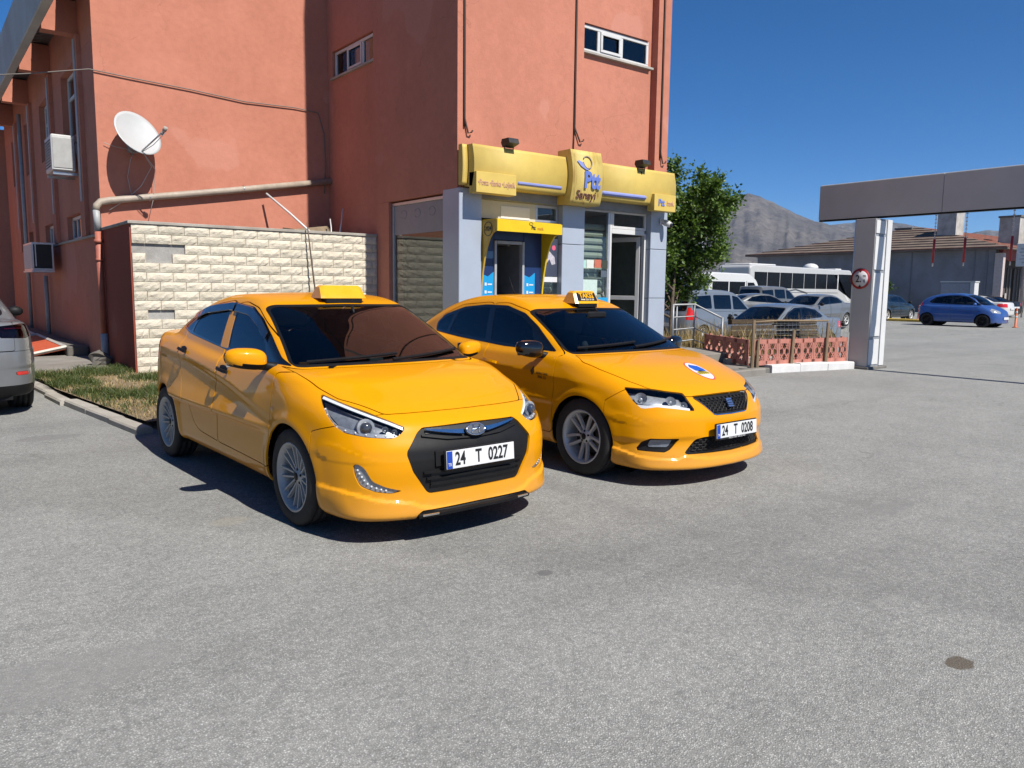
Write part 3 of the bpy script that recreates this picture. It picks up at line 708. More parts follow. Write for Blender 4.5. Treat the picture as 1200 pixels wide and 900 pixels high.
# the lamp insides: dark bucket, projector, white light-guide brow, row of leds
def lamp_inside(S, root, brow, proj, leds, small, sg):
    g = empty('headlamp_unit', parent=root)
    def at(q, off): a = S.hit([[q[0]+.8, sg*(abs(q[1])+.35), q[2]]], [[-.8, -sg*.35, 0]])[0]; n = S.normal(a[None])[0]; return a+n*off, n
    def bar(pts, w, t, off, nm, m):
        a = np.array(pts, float); a = np.concatenate([np.linspace(a[i], a[i+1], 6)[:-1] for i in range(len(a)-1)]+[a[-1:]])
        A = [at(q, off) for q in a]; ribbon(g, nm, m, np.array([q[0] for q in A]), np.array([q[1] for q in A]), w, t)
    bar(brow, .024, .003, -.012, 'light_guide_brow', LGUIDE)
    for (q, r) in proj:
        p, n = at(q, -.050); d = Vector((.92, -.18*sg*-1, .05)).normalized(); p = Vector(p)
        b = MB(); b.tube([p-d*.04, p+d*.01, p+d*.03], [r*.9, r*1.12, r*1.12], 20); b.build('projector_ring', LAMPS, g)
        s = MB(); s.sphere(tuple(p+d*.028), r*.80, 16); s.build('projector_lens', LAMPGL, g)
    if leds: bar(leds, .026, .004, -.024, 'led_band', LAMPS)
    for q in leds:
        p, n = at(q, -.018); MB().sphere(tuple(p), (.006, .006, .006), 8).build('led', LGUIDE, g)
    for (q, r) in small:
        p, n = at(q, -.036); p = Vector(p); d = Vector(n)
        b = MB(); b.tube([p-d*.03, p, p+d*.015], [r*.3, r*.8, r], 14, cap=False); b.sphere(tuple(p-d*.005), r*.35, 8); b.build('reflector', LAMPS, g)
LAMPGL = mat('projector_glass', (.05, .055, .065), .04, 0., var=.1, coat=1.)
for sg in (-1, 1):
    lamp_inside(SA, tA, [(.26, .735, .846), (.38, .69, .816), (.55, .60, .765), (.66, .52, .722), (.715, .455, .688)],
        [((.575, .64, .718), .047)], [(.345, .77, .79), (.365, .77, .76), (.385, .77, .735), (.42, .765, .71), (.46, .76, .692), (.52, .735, .678), (.58, .70, .668), (.63, .655, .66), (.67, .61, .655), (.70, .56, .652), (.72, .51, .652)],
        [((.665, .545, .690), .020), ((.70, .50, .675), .016)], sg)
# dark buckets behind lamps follow the lens
for nm, m, off in (('headlamp_lens', LAMPB, -.06), ('tail_lamp_lens', LAMPB, -.03), ('fog_lamp', LAMPS, -.014)):
    for q in piA[nm][0].where(lambda cc: cc[:, 1] > 0): panel(SA, q, 'lamp_bucket', m, tA, 0, off)
# grille: upper slot with chrome wings and oval badge, lower slats
surf_bar(SA, tA, 'upper_slot', INK, [(-.33, .664), (0, .668), (.33, .664)], .040, .002, -.010)
for sg in (-1, 1):
    a = np.linspace(0, 1, 9); yy = sg*(.085+a*.245); zz = .638+.030*a**1.3
    Pp = SA.front(yy, zz); n = SA.normal(Pp); ribbon(tA, 'chrome_wing', CHROME, Pp+n*.004, n, list(.034-.022*a), .010)
surf_bar(SA, tA, 'slot_lip', BLK, [(-.36, .640), (-.2, .612), (0, .604), (.2, .612), (.36, .640)], .012, .012, -.011)
bp, bn = SA.front(np.array([0.]), np.array([.640]))[0], None
def badge_frame(root, S, y, z, off, name):
    p = S.front(np.array([y]), np.array([z]))[0]; n = S.normal(p[None])[0]; g = empty(name, tuple(p+n*off), parent=root)
    g.rotation_euler = Vector(n).to_track_quat('X', 'Z').to_euler(); return g
g = badge_frame(tA, SA, 0, .640, .008, 'badge')
b = MB(); b.add([(0, .072*math.cos(a), .040*math.sin(a)) for a in [2*math.pi*k/32 for k in range(32)]]+[(.010, .066*math.cos(a), .035*math.sin(a)) for a in [2*math.pi*k/32 for k in range(32)]],
    [(k, (k+1) % 32, 32+(k+1) % 32, 32+k) for k in range(32)], 0, True); b.add([(.010, .066*math.cos(a), .035*math.sin(a)) for a in [2*math.pi*k/32 for k in range(32)]], [tuple(range(32))]); b.build('badge_plate', mat('badge_grey', (.16, .165, .175), .3, .7), g)
b = MB(); b.tube([(.012, .068*math.cos(a), .0365*math.sin(a)) for a in [2*math.pi*k/32 for k in range(33)]], .005, 6, cap=False)
for s in (-1, 1): b.tube([(.012, s*.026-.010, -.026), (.016, s*.024, 0), (.012, s*.026+.010, .026)], .006, 6)
b.tube([(.013, -.026, -.010), (.017, 0, .002), (.013, .026, .010)], .006, 6); b.build('badge_letter', CHROME, g)
for z, hw in ((.425, .375), (.388, .355), (.352, .330)):
    surf_bar(SA, tA, 'grille_slat', BLK, [(-hw, z), (0, z+.004), (hw, z)], .013, .016, -.010)
surf_bar(SA, tA, 'grille_opening', INK, [(-.325, .375), (0, .378), (.325, .375)], .115, .001, -.0105)
surf_bar(SA, tA, 'plate_bracket', BLK, [(-.30, .50), (0, .50), (.30, .50)], .10, .012, -.012)
surf_bar(SA, tA, 'front_splitter', BLK, [(-.42, .178), (0, .186), (.42, .178)], .022, .022, -.006)
for sg in (-1, 1):
    for (yy_, zz_) in ((.70, .455), (.69, .435), (.675, .415), (.66, .395), (.64, .375), (.615, .36), (.585, .350), (.555, .342), (.525, .336)):
        q = SA.hit([[1.4, sg*(yy_+.35), zz_]], [[-.8, -sg*.35, 0]])[0]; n = SA.normal(q[None])[0]; MB().sphere(tuple(q-n*.010), (.007, .007, .007), 8).build('led', LGUIDE, tA)
for sg in (-1, 1): surf_bar(SA, tA, 'splitter_tab', CHROME, [(sg*.40, .184), (sg*.30, .186)], .012, .004, .016)
# window visors over the doors
for sg in (-1, 1):
    for xs in (np.linspace(-.66, -1.37, 12), np.linspace(-1.41, -2.18, 12)):
        zt_ = np.interp(-xs, [.37, .60, .83, 1.07, 1.46, 1.93, 2.25, 2.45], [1.03, 1.155, 1.268, 1.348, 1.376, 1.338, 1.255, 1.15])-.035
        Pp = SA.right(xs, zt_, 0, sg); n = SA.normal(Pp); ribbon(tA, 'window_visor', VISOR if 'VISOR' in globals() else globals().setdefault('VISOR', mat('smoked_visor', (.012, .015, .025), .12, var=.1, coat=1.)), Pp+n*.012, n, .07, .004)
# roof sign
def roof_sign(root, S, x, w, d, hgt, m, name='roof_sign'):
    g = empty(name, tuple(S.top(np.array([x]), np.array([0.]))[0]), parent=root)
    pr = [(d*.62, .008), (d*.55, .03), (d*.30, hgt-.018), (d*.22, hgt), (-d*.22, hgt), (-d*.30, hgt-.018), (-d*.55, .03), (-d*.62, .008)]
    V = []; ys = [-w/2, -w/2+.028, w/2-.028, w/2]; sc = [.86, 1, 1, .86]
    for yy, s in zip(ys, sc): V += [(p[0]*s, yy+(-.018 if yy < 0 else .018)*(1-p[1]/hgt), .008+(p[1]-.008)*(s if s < 1 else 1)) for p in pr]
    k = len(pr); b = MB(); b.add(V, [(i*k+j, i*k+(j+1) % k, (i+1)*k+(j+1) % k, (i+1)*k+j) for i in range(3) for j in range(k)]+[tuple(range(k)), tuple(range(3*k, 4*k))[::-1]])
    b.build('sign_body', m, g); f = MB(); f.box((-d*.6, -w/2+.02, -.03), (d*.6, w/2-.02, .010), bev=.006); f.build('sign_foot', BLK, g); return g
SIGNY = mat('sign_plastic_yellow', (.88, .43, .004), .28, var=.05, coat=.4)
gA = roof_sign(tA, SA, -.93, .345, .16, .105, SIGNY)
MB().box((-.365, -.60, .965), (-.345, -.53, .995), bev=.006).build('dash_toy', SIGNY, tA)
MB().box((-.45, -.02, .965), (-.42, .09, .990), bev=.004).build('dash_card', mat('card_pale', (.5, .65, .68), .6), tA)

cfgB = dict(paint=YEL, h=.0145, rim='twin5', rim_r=.212, wheel_r=.317, tyre_w=.20, wheel_y=.735, trim=BLKG, glass_s=GLASS_D,
    windscreen=[(0, .935), (.40, .940), (.67, .955), (.695, .985), (.60, 1.29), (.55, 1.308), (0, 1.325)], ws_x=-1.2,
    backlight=[(0, 1.13), (.55, 1.12), (.50, 1.33), (0, 1.37)], bl_x=-2.0,
    dlo=[(-.345, .935), (-.84, .966), (-1.39, .998), (-1.98, 1.030), (-2.36, 1.062), (-2.385, 1.145), (-2.27, 1.232), (-1.945, 1.318), (-1.59, 1.348), (-1.25, 1.346), (-.96, 1.283), (-.74, 1.178), (-.57, 1.075)],
    panes=[('front_door_glass', [(-.68, .985), (-1.33, 1.022), (-1.42, 1.318), (-1.24, 1.315), (-.98, 1.250), (-.80, 1.16)]),
           ('rear_door_glass', [(-1.42, 1.025), (-2.08, 1.062), (-2.02, 1.262), (-1.80, 1.312), (-1.50, 1.320)]),
           ('quarter_glass', [(-2.13, 1.066), (-2.33, 1.085), (-2.345, 1.145), (-2.24, 1.205), (-2.09, 1.245)])],
    hood=[(.745, -.3), (.745, .1), (.72, .32), (.70, .40), (.52, .62), (.38, .68), (.12, .745), (-.07, .765), (-.2, .70), (-.45, .70), (-.45, -.3)],
    doors=[('front_door', [(-.345, .945), (-.325, .72), (-.335, .34), (-.37, .30), (-1.28, .315), (-1.31, .35), (-1.30, .66), (-1.33, .99), (-1.46, 1.365), (-1.25, 1.372), (-.95, 1.31), (-.70, 1.20), (-.30, .955)]),
           ('rear_door', [(-1.32, .35), (-1.34, .32), (-1.75, .34), (-1.85, .38), (-1.96, .50), (-2.08, .67), (-2.20, .83), (-2.34, 1.0), (-2.32, 1.22), (-2.0, 1.34), (-1.55, 1.372), (-1.47, 1.365), (-1.34, 1.0), (-1.31, .66)])],
    bumper_f=[(.255, .0), (.255, .645), (.34, .70), (.40, .742), (.62, .735), (.74, .705), (1.2, .70), (1.2, .0)],
    bumper_r=[(-2.9, .0), (-2.97, .60), (-3.15, .66), (-4, .66), (-4, .0)], trunk=[(-3.0, -.2), (-3.0, .62), (-3.5, .60), (-3.95, .55), (-3.95, -.2)], trunk_z=.70,
    xmin=-3.8, pairs=('fog_surround', 'fog_lamp'),
    inlays=[('headlamp_lens', ddreg('diag', [(-.368, .756), (-.102, .748), (.272, .715), (.340, .650), (.405, .588), (.169, .611), (-.015, .624), (-.176, .608), (-.268, .660)], .02, lambda x, ay, z: .30-ay), LENS, -.003, .010),
            ('tail_lamp_lens', ddreg('rdiag', [(2.05, .84), (2.10, .98), (2.6, .99), (3.0, .95), (3.0, .84), (2.4, .80)], .03, lambda x, ay, z: np.maximum(x+2.8, .46-ay)), LENS_R, -.002, .01),
            ('fog_lamp', ddreg('diag', [(-.120, .318), (-.075, .366), (.165, .366), (.115, .318)], .012, lambda x, ay, z: .30-ay), LENS, -.012, .004),
            ('fog_surround', ddreg('diag', [(-.237, .290), (-.167, .356), (-.079, .384), (.241, .382), (.134, .300), (.080, .281)], .015, lambda x, ay, z: .30-ay), BLK, -.022, .02),
            ('grille', reg('front', [(0, .700), (.335, .692), (.345, .675), (.215, .560), (.19, .549), (0, .548)], .012, lambda x, ay, z: .5-x), BLK, -.016, .016),
            ('lower_intake', reg('front', [(0, .385), (.315, .385), (.385, .372), (.478, .272), (.46, .262), (0, .250)], .012, lambda x, ay, z: .5-x), BLK, -.022, .02)])
tB, piB = build_car(SB, 'taxi', P2, cfgB, 'yellow taxi sedan with lit-up black and yellow TAKSI roof sign, plate 24 T 0208'.replace('lit-up ', ''), 'yellow taxis')
interior(tB, SB); wipers(tB, SB, BLK)
mirror(tB, -.53, -.935, 1.00, BLKG, BLKG, -1); mirror(tB, -.53, .925, .985, BLKG, BLKG, 1)
for sg in (-1, 1):
    handle(SB, tB, -1.21, .84, YEL, sg, dark=False); handle(SB, tB, -2.15, .895, YEL, sg, dark=False)
plate(tB, .892, .429, ('24', 'T', '0208'), R(3), small='MARTUL TAKSI   0446 223 29 29')
for sg in (-1, 1):
    lamp_inside(SB, tB, [(.50, .74, .625), (.58, .70, .620), (.64, .64, .632), (.72, .53, .620), (.775, .42, .600)],
        [], [], [((.50, .70, .690), .050), ((.66, .52, .675), .042), ((.73, .44, .640), .028)], sg)
for nm, m, off in (('headlamp_lens', LAMPS, -.07), ('tail_lamp_lens', LAMPB, -.03), ('fog_lamp', LAMPB, -.022)):
    for q in piB[nm][0].where(lambda cc: cc[:, 1] > 0): panel(SB, q, 'lamp_bucket', m, tB, 0, off)
# honeycomb bars in grille and intake, frame round the grille
def honey(S, root, inside, y0, y1, z0, z1, dy, dz, name, off):
    b = MB(); seg = []
    for j in range(int((z1-z0)/dz)+1):
        z = z0+j*dz
        for i in range(int((y1-y0)/dy)+1):
            y = y0+i*dy+(dy/2 if j % 2 else 0); seg += [(y+p, z+q, y+r, z+t) for (p, q), (r, t) in (((-dy*.28, 0), (dy*.28, 0)), ((dy*.28, 0), (dy*.5, dz)), ((-dy*.28, 0), (-dy*.5, dz)))]
    seg = np.array(seg); seg = seg[(inside(seg[:, 0], seg[:, 1]) < -.002) & (inside(seg[:, 2], seg[:, 3]) < -.002)]
    A = S.front(seg[:, 0], seg[:, 1], off); B = S.front(seg[:, 2], seg[:, 3], off)
    for p, q in zip(A, B): b.tube([tuple(p), tuple(q)], .0038, 4, smooth=False)
    o = b.build(name, BLK, root); o['kind'] = 'stuff'; return o
gp = rpoly([(-.335, .690), (.335, .690), (.20, .555), (-.20, .555)], .01)
honey(SB, tB, lambda y, z: sdpoly(y, z, gp), -.34, .34, .556, .69, .050, .017, 'grille_mesh', -.006)
gi = rpoly([(-.385, .378), (.385, .378), (.465, .268), (-.465, .268)], .01)
honey(SB, tB, lambda y, z: sdpoly(y, z, gi), -.48, .48, .268, .378, .056, .019, 'intake_mesh', -.012)
surf_bar(SB, tB, 'grille_frame', CHROME, [(.342, .683), (.21, .555), (.18, .548), (0, .546), (-.18, .548), (-.21, .555), (-.342, .683)], .008, .006, -.002)
g = badge_frame(tB, SB, 0, .624, .006, 'badge'); BDG = mat('badge_blue_silver', (.35, .45, .65), .18, .9)
b = MB()
b.prism([(-.033, .036), (.033, .036), (.033, .020), (-.005, .020), (-.033, .012)], 0, .010, 'x'); b.prism([(-.033, .008), (-.005, .015), (.033, .015), (.033, -.002), (-.033, -.002)], 0, .010, 'x')
b.prism([(-.033, -.007), (.033, -.007), (.033, -.022), (-.033, -.015)], 0, .010, 'x'); b.prism([(-.033, -.020), (.033, -.027), (.033, -.038), (-.033, -.038)], 0, .010, 'x'); b.build('badge_letter', BDG, g)
# roof sign with lettering
gB = roof_sign(tB, SB, -.90, .28, .17, .125, SIGNY)
TXB = mat('sign_black', (.012, .012, .012), .3, var=.1)
def on_sign(y, t): # point on the front slope
    d = .17; hgt = .125; a = Vector((d*.55, y, .03)); b_ = Vector((d*.30, y, hgt-.018)); return a+(b_-a)*t
a0, a1 = on_sign(0, 0), on_sign(0, 1); upv = (a1-a0).normalized(); nrm = Vector((0, 1, 0)).cross(upv)
c = (a0+a1)/2+nrm*.002
f = MB(); f.add([tuple(on_sign(y, t)+nrm*k) for k in (.001, .004) for (y, t) in ((-.125, .02), (.125, .02), (.115, 1.0), (-.115, 1.0))], [(0, 1, 2, 3), (4, 5, 6, 7), (0, 1, 5, 4), (1, 2, 6, 5), (2, 3, 7, 6), (3, 0, 4, 7)]); f.build('sign_face', TXB, gB)
place_text('TAKSİ', SIGNY, gB, tuple(on_sign(0, .62)+nrm*.0045), (0, 1, 0), upv, .068, .0015, sx=.95, bold=.0022)
place_text('0446 223 29 29', mat('sign_white', (.8, .7, .55), .4), gB, tuple(on_sign(0, .16)+nrm*.0045), (0, 1, 0), upv, .024, .001, sx=1.1, bold=.0006)
# bonnet sticker, door decal
def sticker(S, root):
    g = empty('bonnet_sticker', parent=root); cx, cy = .43, .105
    def disc(rx, ry, off, m, nm, dx=0., dy=0., poly=None):
        pts = poly or [(rx*math.cos(a), ry*math.sin(a)) for a in [2*math.pi*k/28 for k in range(28)]]
        pts = [(cx+dx+p, cy+dy+q) for p, q in pts]; q = S.top(np.array([p[0] for p in pts]+[cx+dx]), np.array([p[1] for p in pts]+[cy+dy]), off)
        n = len(pts); b = MB(); b.add([tuple(v) for v in q], [(i, (i+1) % n, n) for i in range(n)], 0, True); b.build(nm, m, g)
    disc(.150, .098, .0010, mat('sticker_red', (.62, .06, .05), .35), 'sticker_rim'); disc(.138, .088, .0018, mat('sticker_white', (.75, .72, .72), .35), 'sticker_disc')
    disc(0, 0, .0026, mat('sticker_blue', (.02, .10, .50), .35), 'sticker_car', poly=[(-.105, -.02), (-.07, .055), (-.02, .075), (.03, .065), (.02, .0), (.0, -.05), (-.06, -.06)])
    disc(0, 0, .0034, mat('sticker_yellow', (.80, .62, .02), .35), 'sticker_band', poly=[(.03, -.075), (.03, .075), (.062, .068), (.062, -.068)])
    for k in range(5): disc(0, 0, .0042, INK, 'sticker_mark', dx=.046, dy=-.055+k*.027, poly=[(-.010, -.008), (.010, -.004), (.010, .006), (-.010, .002)])
sticker(SB, tB)
def decal(S, root):
    g = empty('door_decal', parent=root); DK = mat('decal_brown', (.05, .022, .004), .4)
    p = S.right(np.array([-.58]), np.array([.815]))[0]
    xs = [(-.60, .845), (-.575, .80), (-.59, .775), (-.61, .765), (-.63, .80)]
    q = S.right(np.array([a for a, _ in xs]+[-.60]), np.array([b_ for _, b_ in xs]+[.80]), .0015); b = MB(); b.add([tuple(v) for v in q], [(i, (i+1) % 5, 5) for i in range(5)]); b.build('decal_mark', DK, g)
    n = S.normal(p[None])[0]
    for t, zz, sz in (('NASUL TAKSI', .788, .030), ('0446 223', .757, .036)):
        p = S.right(np.array([-.475]), np.array([zz]), .0012)[0]; place_text(t, DK, g, tuple(p), (1, 0, -.03), (0, 0, 1), sz, .0008, sx=.8)
decal(SB, tB)
a = MB(); q = SB.top(np.array([-1.9]), np.array([0.]))[0]; a.tube([tuple(q), (q[0]-.10, 0, q[2]+.19)], [.006, .003], 6); a.build('aerial', BLK, tB)
MB().sphere((-.40, -.42, 1.01), (.03, .035, .05), 10).build('dash_toy', mat('card_pale', (.5, .65, .68), .6), tB)
# ---------------------------------------------------------------- ground, pavement, kerbs
def asphalt():
    q = N('worn_asphalt'); co = q.co()
    vo = q.n('ShaderNodeTexVoronoi'); vo.inputs['Scale'].default_value = 125; q.l(co, vo.inputs['Vector'])
    st = q.ramp(q.math('MULTIPLY', vo.outputs['Distance'], 1.0), [(.15, (1, 1, 1)), (.55, (0, 0, 0))])
    sep = q.n('ShaderNodeSeparateColor'); q.l(vo.outputs['Color'], sep.inputs[0])
    stone = q.ramp(sep.outputs[0], [(0, (.175, .176, .171)), (.30, (.315, .316, .306)), (.85, (.425, .426, .411)), (1, (.53, .53, .513))])
    binder = q.ramp(q.noise(240, 3), [(.3, (.12, .121, .117)), (.7, (.285, .286, .276))])
    base = q.mix(q.math('MULTIPLY', st, 1.0), binder, stone)
    big = q.ramp(q.noise(.22, 5, .62), [(.36, (.90, .90, .90)), (.50, (1, 1, 1)), (.70, (1.05, 1.045, 1.03))])
    mid = q.ramp(q.noise(1.6, 6, .7), [(.30, (.90, .90, .90)), (.62, (1.04, 1.04, 1.035))])
    grit = q.mix(1., q.ramp(q.noise(38, 3, .6), [(.28, (.74, .74, .74)), (.50, (1, 1, 1)), (.72, (1.20, 1.20, 1.19))]), q.ramp(q.noise(11, 4, .6), [(.3, (.88, .88, .88)), (.7, (1.09, 1.09, 1.08))]), 'MULTIPLY')
    c = q.mix(1., q.mix(1., q.mix(1., base, big, 'MULTIPLY'), mid, 'MULTIPLY'), grit, 'MULTIPLY')
    # an older, darker strip of surfacing with a ragged seam, running off to the lower right
    sx = q.n('ShaderNodeSeparateXYZ'); q.l(co, sx.inputs[0]); wob = q.math('MULTIPLY', q.math('SUBTRACT', q.noise(1.3, 6, .65), .5), 1.3)
    dl_ = q.math('ADD', q.math('ADD', q.math('MULTIPLY', sx.outputs[0], .80), q.math('MULTIPLY', sx.outputs[1], .60)), wob)
    strip = q.ramp(q.math('MULTIPLY', dl_, .1), [(.395, (1, 1, 1)), (.415, (.86, .86, .86)), (.54, (.93, .93, .93)), (.75, (1, 1, 1))]); c = q.mix(1., c, strip, 'MULTIPLY')
    tr = q.ramp(q.noise(1., 4, .5, stretch=(.05, .5, 1)), [(.52, (1, 1, 1)), (.60, (.88, .88, .88)), (.66, (1, 1, 1))]); c = q.mix(1., c, tr, 'MULTIPLY')
    # hairline cracks, sparse
    cv = q.n('ShaderNodeTexVoronoi', feature='DISTANCE_TO_EDGE'); cv.inputs['Scale'].default_value = .55; dv = q.n('ShaderNodeVectorMath', operation='ADD'); q.l(co, dv.inputs[0])
    nz3 = q.n('ShaderNodeTexNoise'); nz3.inputs['Scale'].default_value = 2.2; nz3.inputs['Detail'].default_value = 6; q.l(co, nz3.inputs['Vector']); sc3 = q.n('ShaderNodeVectorMath', operation='SCALE'); sc3.inputs['Scale'].default_value = .7; q.l(nz3.outputs['Color'], sc3.inputs[0]); q.l(sc3.outputs[0], dv.inputs[1]); q.l(dv.outputs[0], cv.inputs['Vector'])
    ck = q.ramp(cv.outputs['Distance'], [(.0, (1, 1, 1)), (.012, (0, 0, 0))]); ckm = q.math('MULTIPLY', ck, q.ramp(q.noise(.35, 3), [(.50, (0, 0, 0)), (.60, (.50, .50, .50))])); c = q.mix(ckm, c, (.10, .098, .095))
    def spot(px, py, rx, ry, col, amt):
        nonlocal c
        ux = q.math('DIVIDE', q.math('SUBTRACT', sx.outputs[0], px), rx); uy = q.math('DIVIDE', q.math('SUBTRACT', sx.outputs[1], py), ry)
        rr = q.math('ADD', q.math('ADD', q.math('MULTIPLY', ux, ux), q.math('MULTIPLY', uy, uy)), q.math('MULTIPLY', q.math('SUBTRACT', q.noise(14, 5, .65), .5), 1.6))
        m = q.math('MULTIPLY', q.ramp(rr, [(.75, (1, 1, 1)), (1.0, (0, 0, 0))]), amt); c = q.mix(m, c, col)
    for (cx_, cy_, r_) in ((11.5, 3.3, 6.2), (11.5, 3.3, 7.7)):     # faint tyre arcs where cars swing out
        rd_ = q.math('SQRT', q.math('ADD', q.math('POWER', q.math('SUBTRACT', sx.outputs[0], cx_), 2.), q.math('POWER', q.math('SUBTRACT', sx.outputs[1], cy_), 2.)))
        tk = q.math('MULTIPLY', q.ramp(q.math('ABSOLUTE', q.math('SUBTRACT', rd_, r_)), [(.05, (1, 1, 1)), (.14, (0, 0, 0))]), q.ramp(q.noise(.9, 4), [(.45, (0, 0, 0)), (.62, (.30, .30, .30))])); c = q.mix(tk, c, (.13, .13, .128))
    spot(3.31, 1.27, .075, .050, (.085, .070, .052), .9); spot(1.02, 8.75, .30, .16, (.15, .148, .145), .55); spot(1.55, 4.95, .13, .10, (.28, .25, .19), .3); spot(2.6, 3.05, .05, .04, (.10, .10, .10), .8); spot(5.4, 2.6, .35, .10, (.16, .16, .155), .45); spot(.35, 3.3, .5, .22, (.19, .188, .182), .5)
    q.set(Base_Color=c, Roughness=.88, Specular_IOR_Level=.3)
    q.bump(q.math('ADD', q.math('MULTIPLY', st, .7), q.math('MULTIPLY', q.noise(40, 4), .8)), .55, .006)
    return q.m
ASPH = asphalt()
def hgt(x, y):      # the lot behind the fence lies a little lower
    def ss(a, b, t): t = min(max((t-a)/(b-a), 0), 1); return t*t*(3-2*t)
    return -.25*ss(14.2, 17, x)*(1-ss(30, 36, x))*ss(10.6, 13, y)*(1-ss(32, 40, y))
xs = [-6000, -3000, -1000, -300, -100, -40, -20, -10, -5, 0, 5, 10]+[10+.8*k for k in range(1, 36)]+[45, 60, 80, 120, 200, 400, 1000, 3000, 6500]
ys = [-6000, -3000, -1000, -300, -100, -40, -20, -10, -5, 0, 5]+[5+.9*k for k in range(1, 42)]+[48, 60, 80, 120, 200, 400, 1000, 3000, 6500]
g = MB(); nx = len(xs)
g.add([(x, y, hgt(x, y)) for y in ys for x in xs], [(j*nx+i, j*nx+i+1, (j+1)*nx+i+1, (j+1)*nx+i) for j in range(len(ys)-1) for i in range(nx-1)], 0, True)
ground = tag(g.build('ground', ASPH, fix=False), kind='structure')
def concrete(name, c, var=.18, scale=2.5, bump=.25):
    c = alb(c); q = N(name); n1 = q.noise(scale, 6, .65); n2 = q.noise(60, 4, .6); n3 = q.noise(.7, 4)
    base = q.ramp(n1, [(.28, tuple(v*(1-var) for v in c)), (.72, tuple(min(1, v*(1+var)) for v in c))])
    base = q.mix(1., base, q.ramp(n2, [(.25, (.8, .8, .8)), (.6, (1, 1, 1)), (.8, (1.08, 1.08, 1.08))]), 'MULTIPLY')
    base = q.mix(1., base, q.ramp(n3, [(.35, (.82, .80, .77)), (.6, (1, 1, 1))]), 'MULTIPLY')
    q.set(Base_Color=base, Roughness=.85, Specular_IOR_Level=.3); q.bump(q.math('ADD', n2, q.math('MULTIPLY', n1, .6)), bump, .006); return q.m
CONC = concrete('grey_concrete', (.33, .31, .28)); CONC_D = concrete('dark_concrete', (.20, .19, .175)); CONC_L = concrete('pale_concrete', (.50, .47, .42))
SOIL = concrete('dry_soil', (.30, .23, .15), .3, 6, .5)
# pavement island in front of the building
pv = MB(); pv.prism([(1.56, 14.2), (1.50, 30), (2.9, 30), (2.9, 14.2)], -.02, .115, 'z'); pv.prism([(3.2, 8.75), (3.2, 15.6), (12.9, 15.6), (12.9, 8.75)], -.02, .113, 'z')
tag(pv.build('pavement', CONC), kind='structure')
so = MB(); so.add([(1.90, 8.62, .095), (3.6, 8.62, .095), (3.6, 14.5, .12), (2.85, 14.5, .12), (1.52, 14.3, .10), (1.52, 12.0, .10)], [(0, 1, 2, 3, 4, 5)]); so.build('soil_bed', SOIL)['kind'] = 'structure'
kerb = empty('kerb', (1.8, 8.4, 0)); kerb['kind'] = 'structure'
def kerb_run(a, b, n, m, w=.16, h=.125, parent=None, name='kerb_stone', org=(1.8, 8.4, 0), jit=.01):
    a = Vector(a); b = Vector(b); d = (b-a)/n; t = d.normalized(); nn = Vector((-t.y, t.x, 0))
    for i in range(n):
        p = a+d*i; q = a+d*(i+1)-t*.012; o1 = random.uniform(-jit, jit); hh = h+random.uniform(-.012, .006); r = .018
        V = []
        for e in (p, q):
            for (s, z) in ((0, -.05), (0, hh-r), (r, hh), (w-r, hh), (w, hh-r), (w, -.05)): V.append(tuple(e+nn*(s+o1)+Vector((0, 0, z+random.uniform(-.004, .004)))-Vector(org)))
        f = [(k, k+1, k+7, k+6) for k in range(5)]+[(0, 1, 2, 3, 4, 5), (6, 7, 8, 9, 10, 11)]
        MB().add(V, f).build(name, m, parent)
kerb_run((1.90, 8.42, 0), (1.62, 11.0, 0), 3, CONC_L, h=.08, parent=kerb, jit=.02); kerb_run((1.61, 11.02, 0), (1.44, 13.8, 0), 3, CONC_L, h=.06, parent=kerb, jit=.03); kerb_run((1.43, 13.85, 0), (1.36, 21, 0), 7, CONC, parent=kerb)
kerb_run((12.2, 8.44, 0), (1.95, 8.44, 0), 11, CONC, parent=kerb)
# tuft-grown bed beside the kerb, dry weeds behind the railing
def blades(name, m, pts, hmin, hmax, w=.006, lean=.5, parent=None):
    V = []; F = []; rg = np.random.default_rng(len(pts)+int(hmax*1000))
    for (x, y, z, s) in pts:
        h = rg.uniform(hmin, hmax)*s; a = rg.uniform(0, 6.283); l = rg.uniform(.1, lean)*h; b = rg.uniform(0, 6.283)
        dx, dy = math.cos(a)*w, math.sin(a)*w; lx, ly = math.cos(b)*l, math.sin(b)*l; k = len(V)
        V += [(x-dx, y-dy, z), (x+dx, y+dy, z), (x+dx*.7+lx*.4, y+dy*.7+ly*.4, z+h*.6), (x-dx*.7+lx*.4, y-dy*.7+ly*.4, z+h*.6), (x+lx, y+ly, z+h*.95)]
        F += [(k, k+1, k+2, k+3), (k+3, k+2, k+4)]
    me = bpy.data.meshes.new(name); me.from_pydata(V, [], F); me.update(); o = link(name, me, m, parent); return o
def leafmat(name, lo, hi, trans=.25, scale=14, rough=.55):
    q = N(name); g = q.n('ShaderNodeNewGeometry'); r = q.ramp(g.outputs['Random Per Island'], [(0, lo), (.6, tuple((a+b)/2 for a, b in zip(lo, hi))), (1, hi)])
    q.set(Base_Color=r, Roughness=rough, Specular_IOR_Level=.35)
    t = q.n('ShaderNodeBsdfTranslucent'); q.l(q.mix(1., r, (1.3, 1.4, .5), 'MULTIPLY'), t.inputs[0]); mx = q.n('ShaderNodeMixShader'); mx.inputs[0].default_value = trans
    q.l(q.b.outputs[0], mx.inputs[1]); q.l(t.outputs[0], mx.inputs[2]); q.l(mx.outputs[0], q.o.inputs[0]); return q.m
GRASS = leafmat('grass_green', (.035, .055, .014), (.11, .14, .042)); STRAW = leafmat('dry_straw', (.20, .14, .055), (.46, .36, .18), .2)
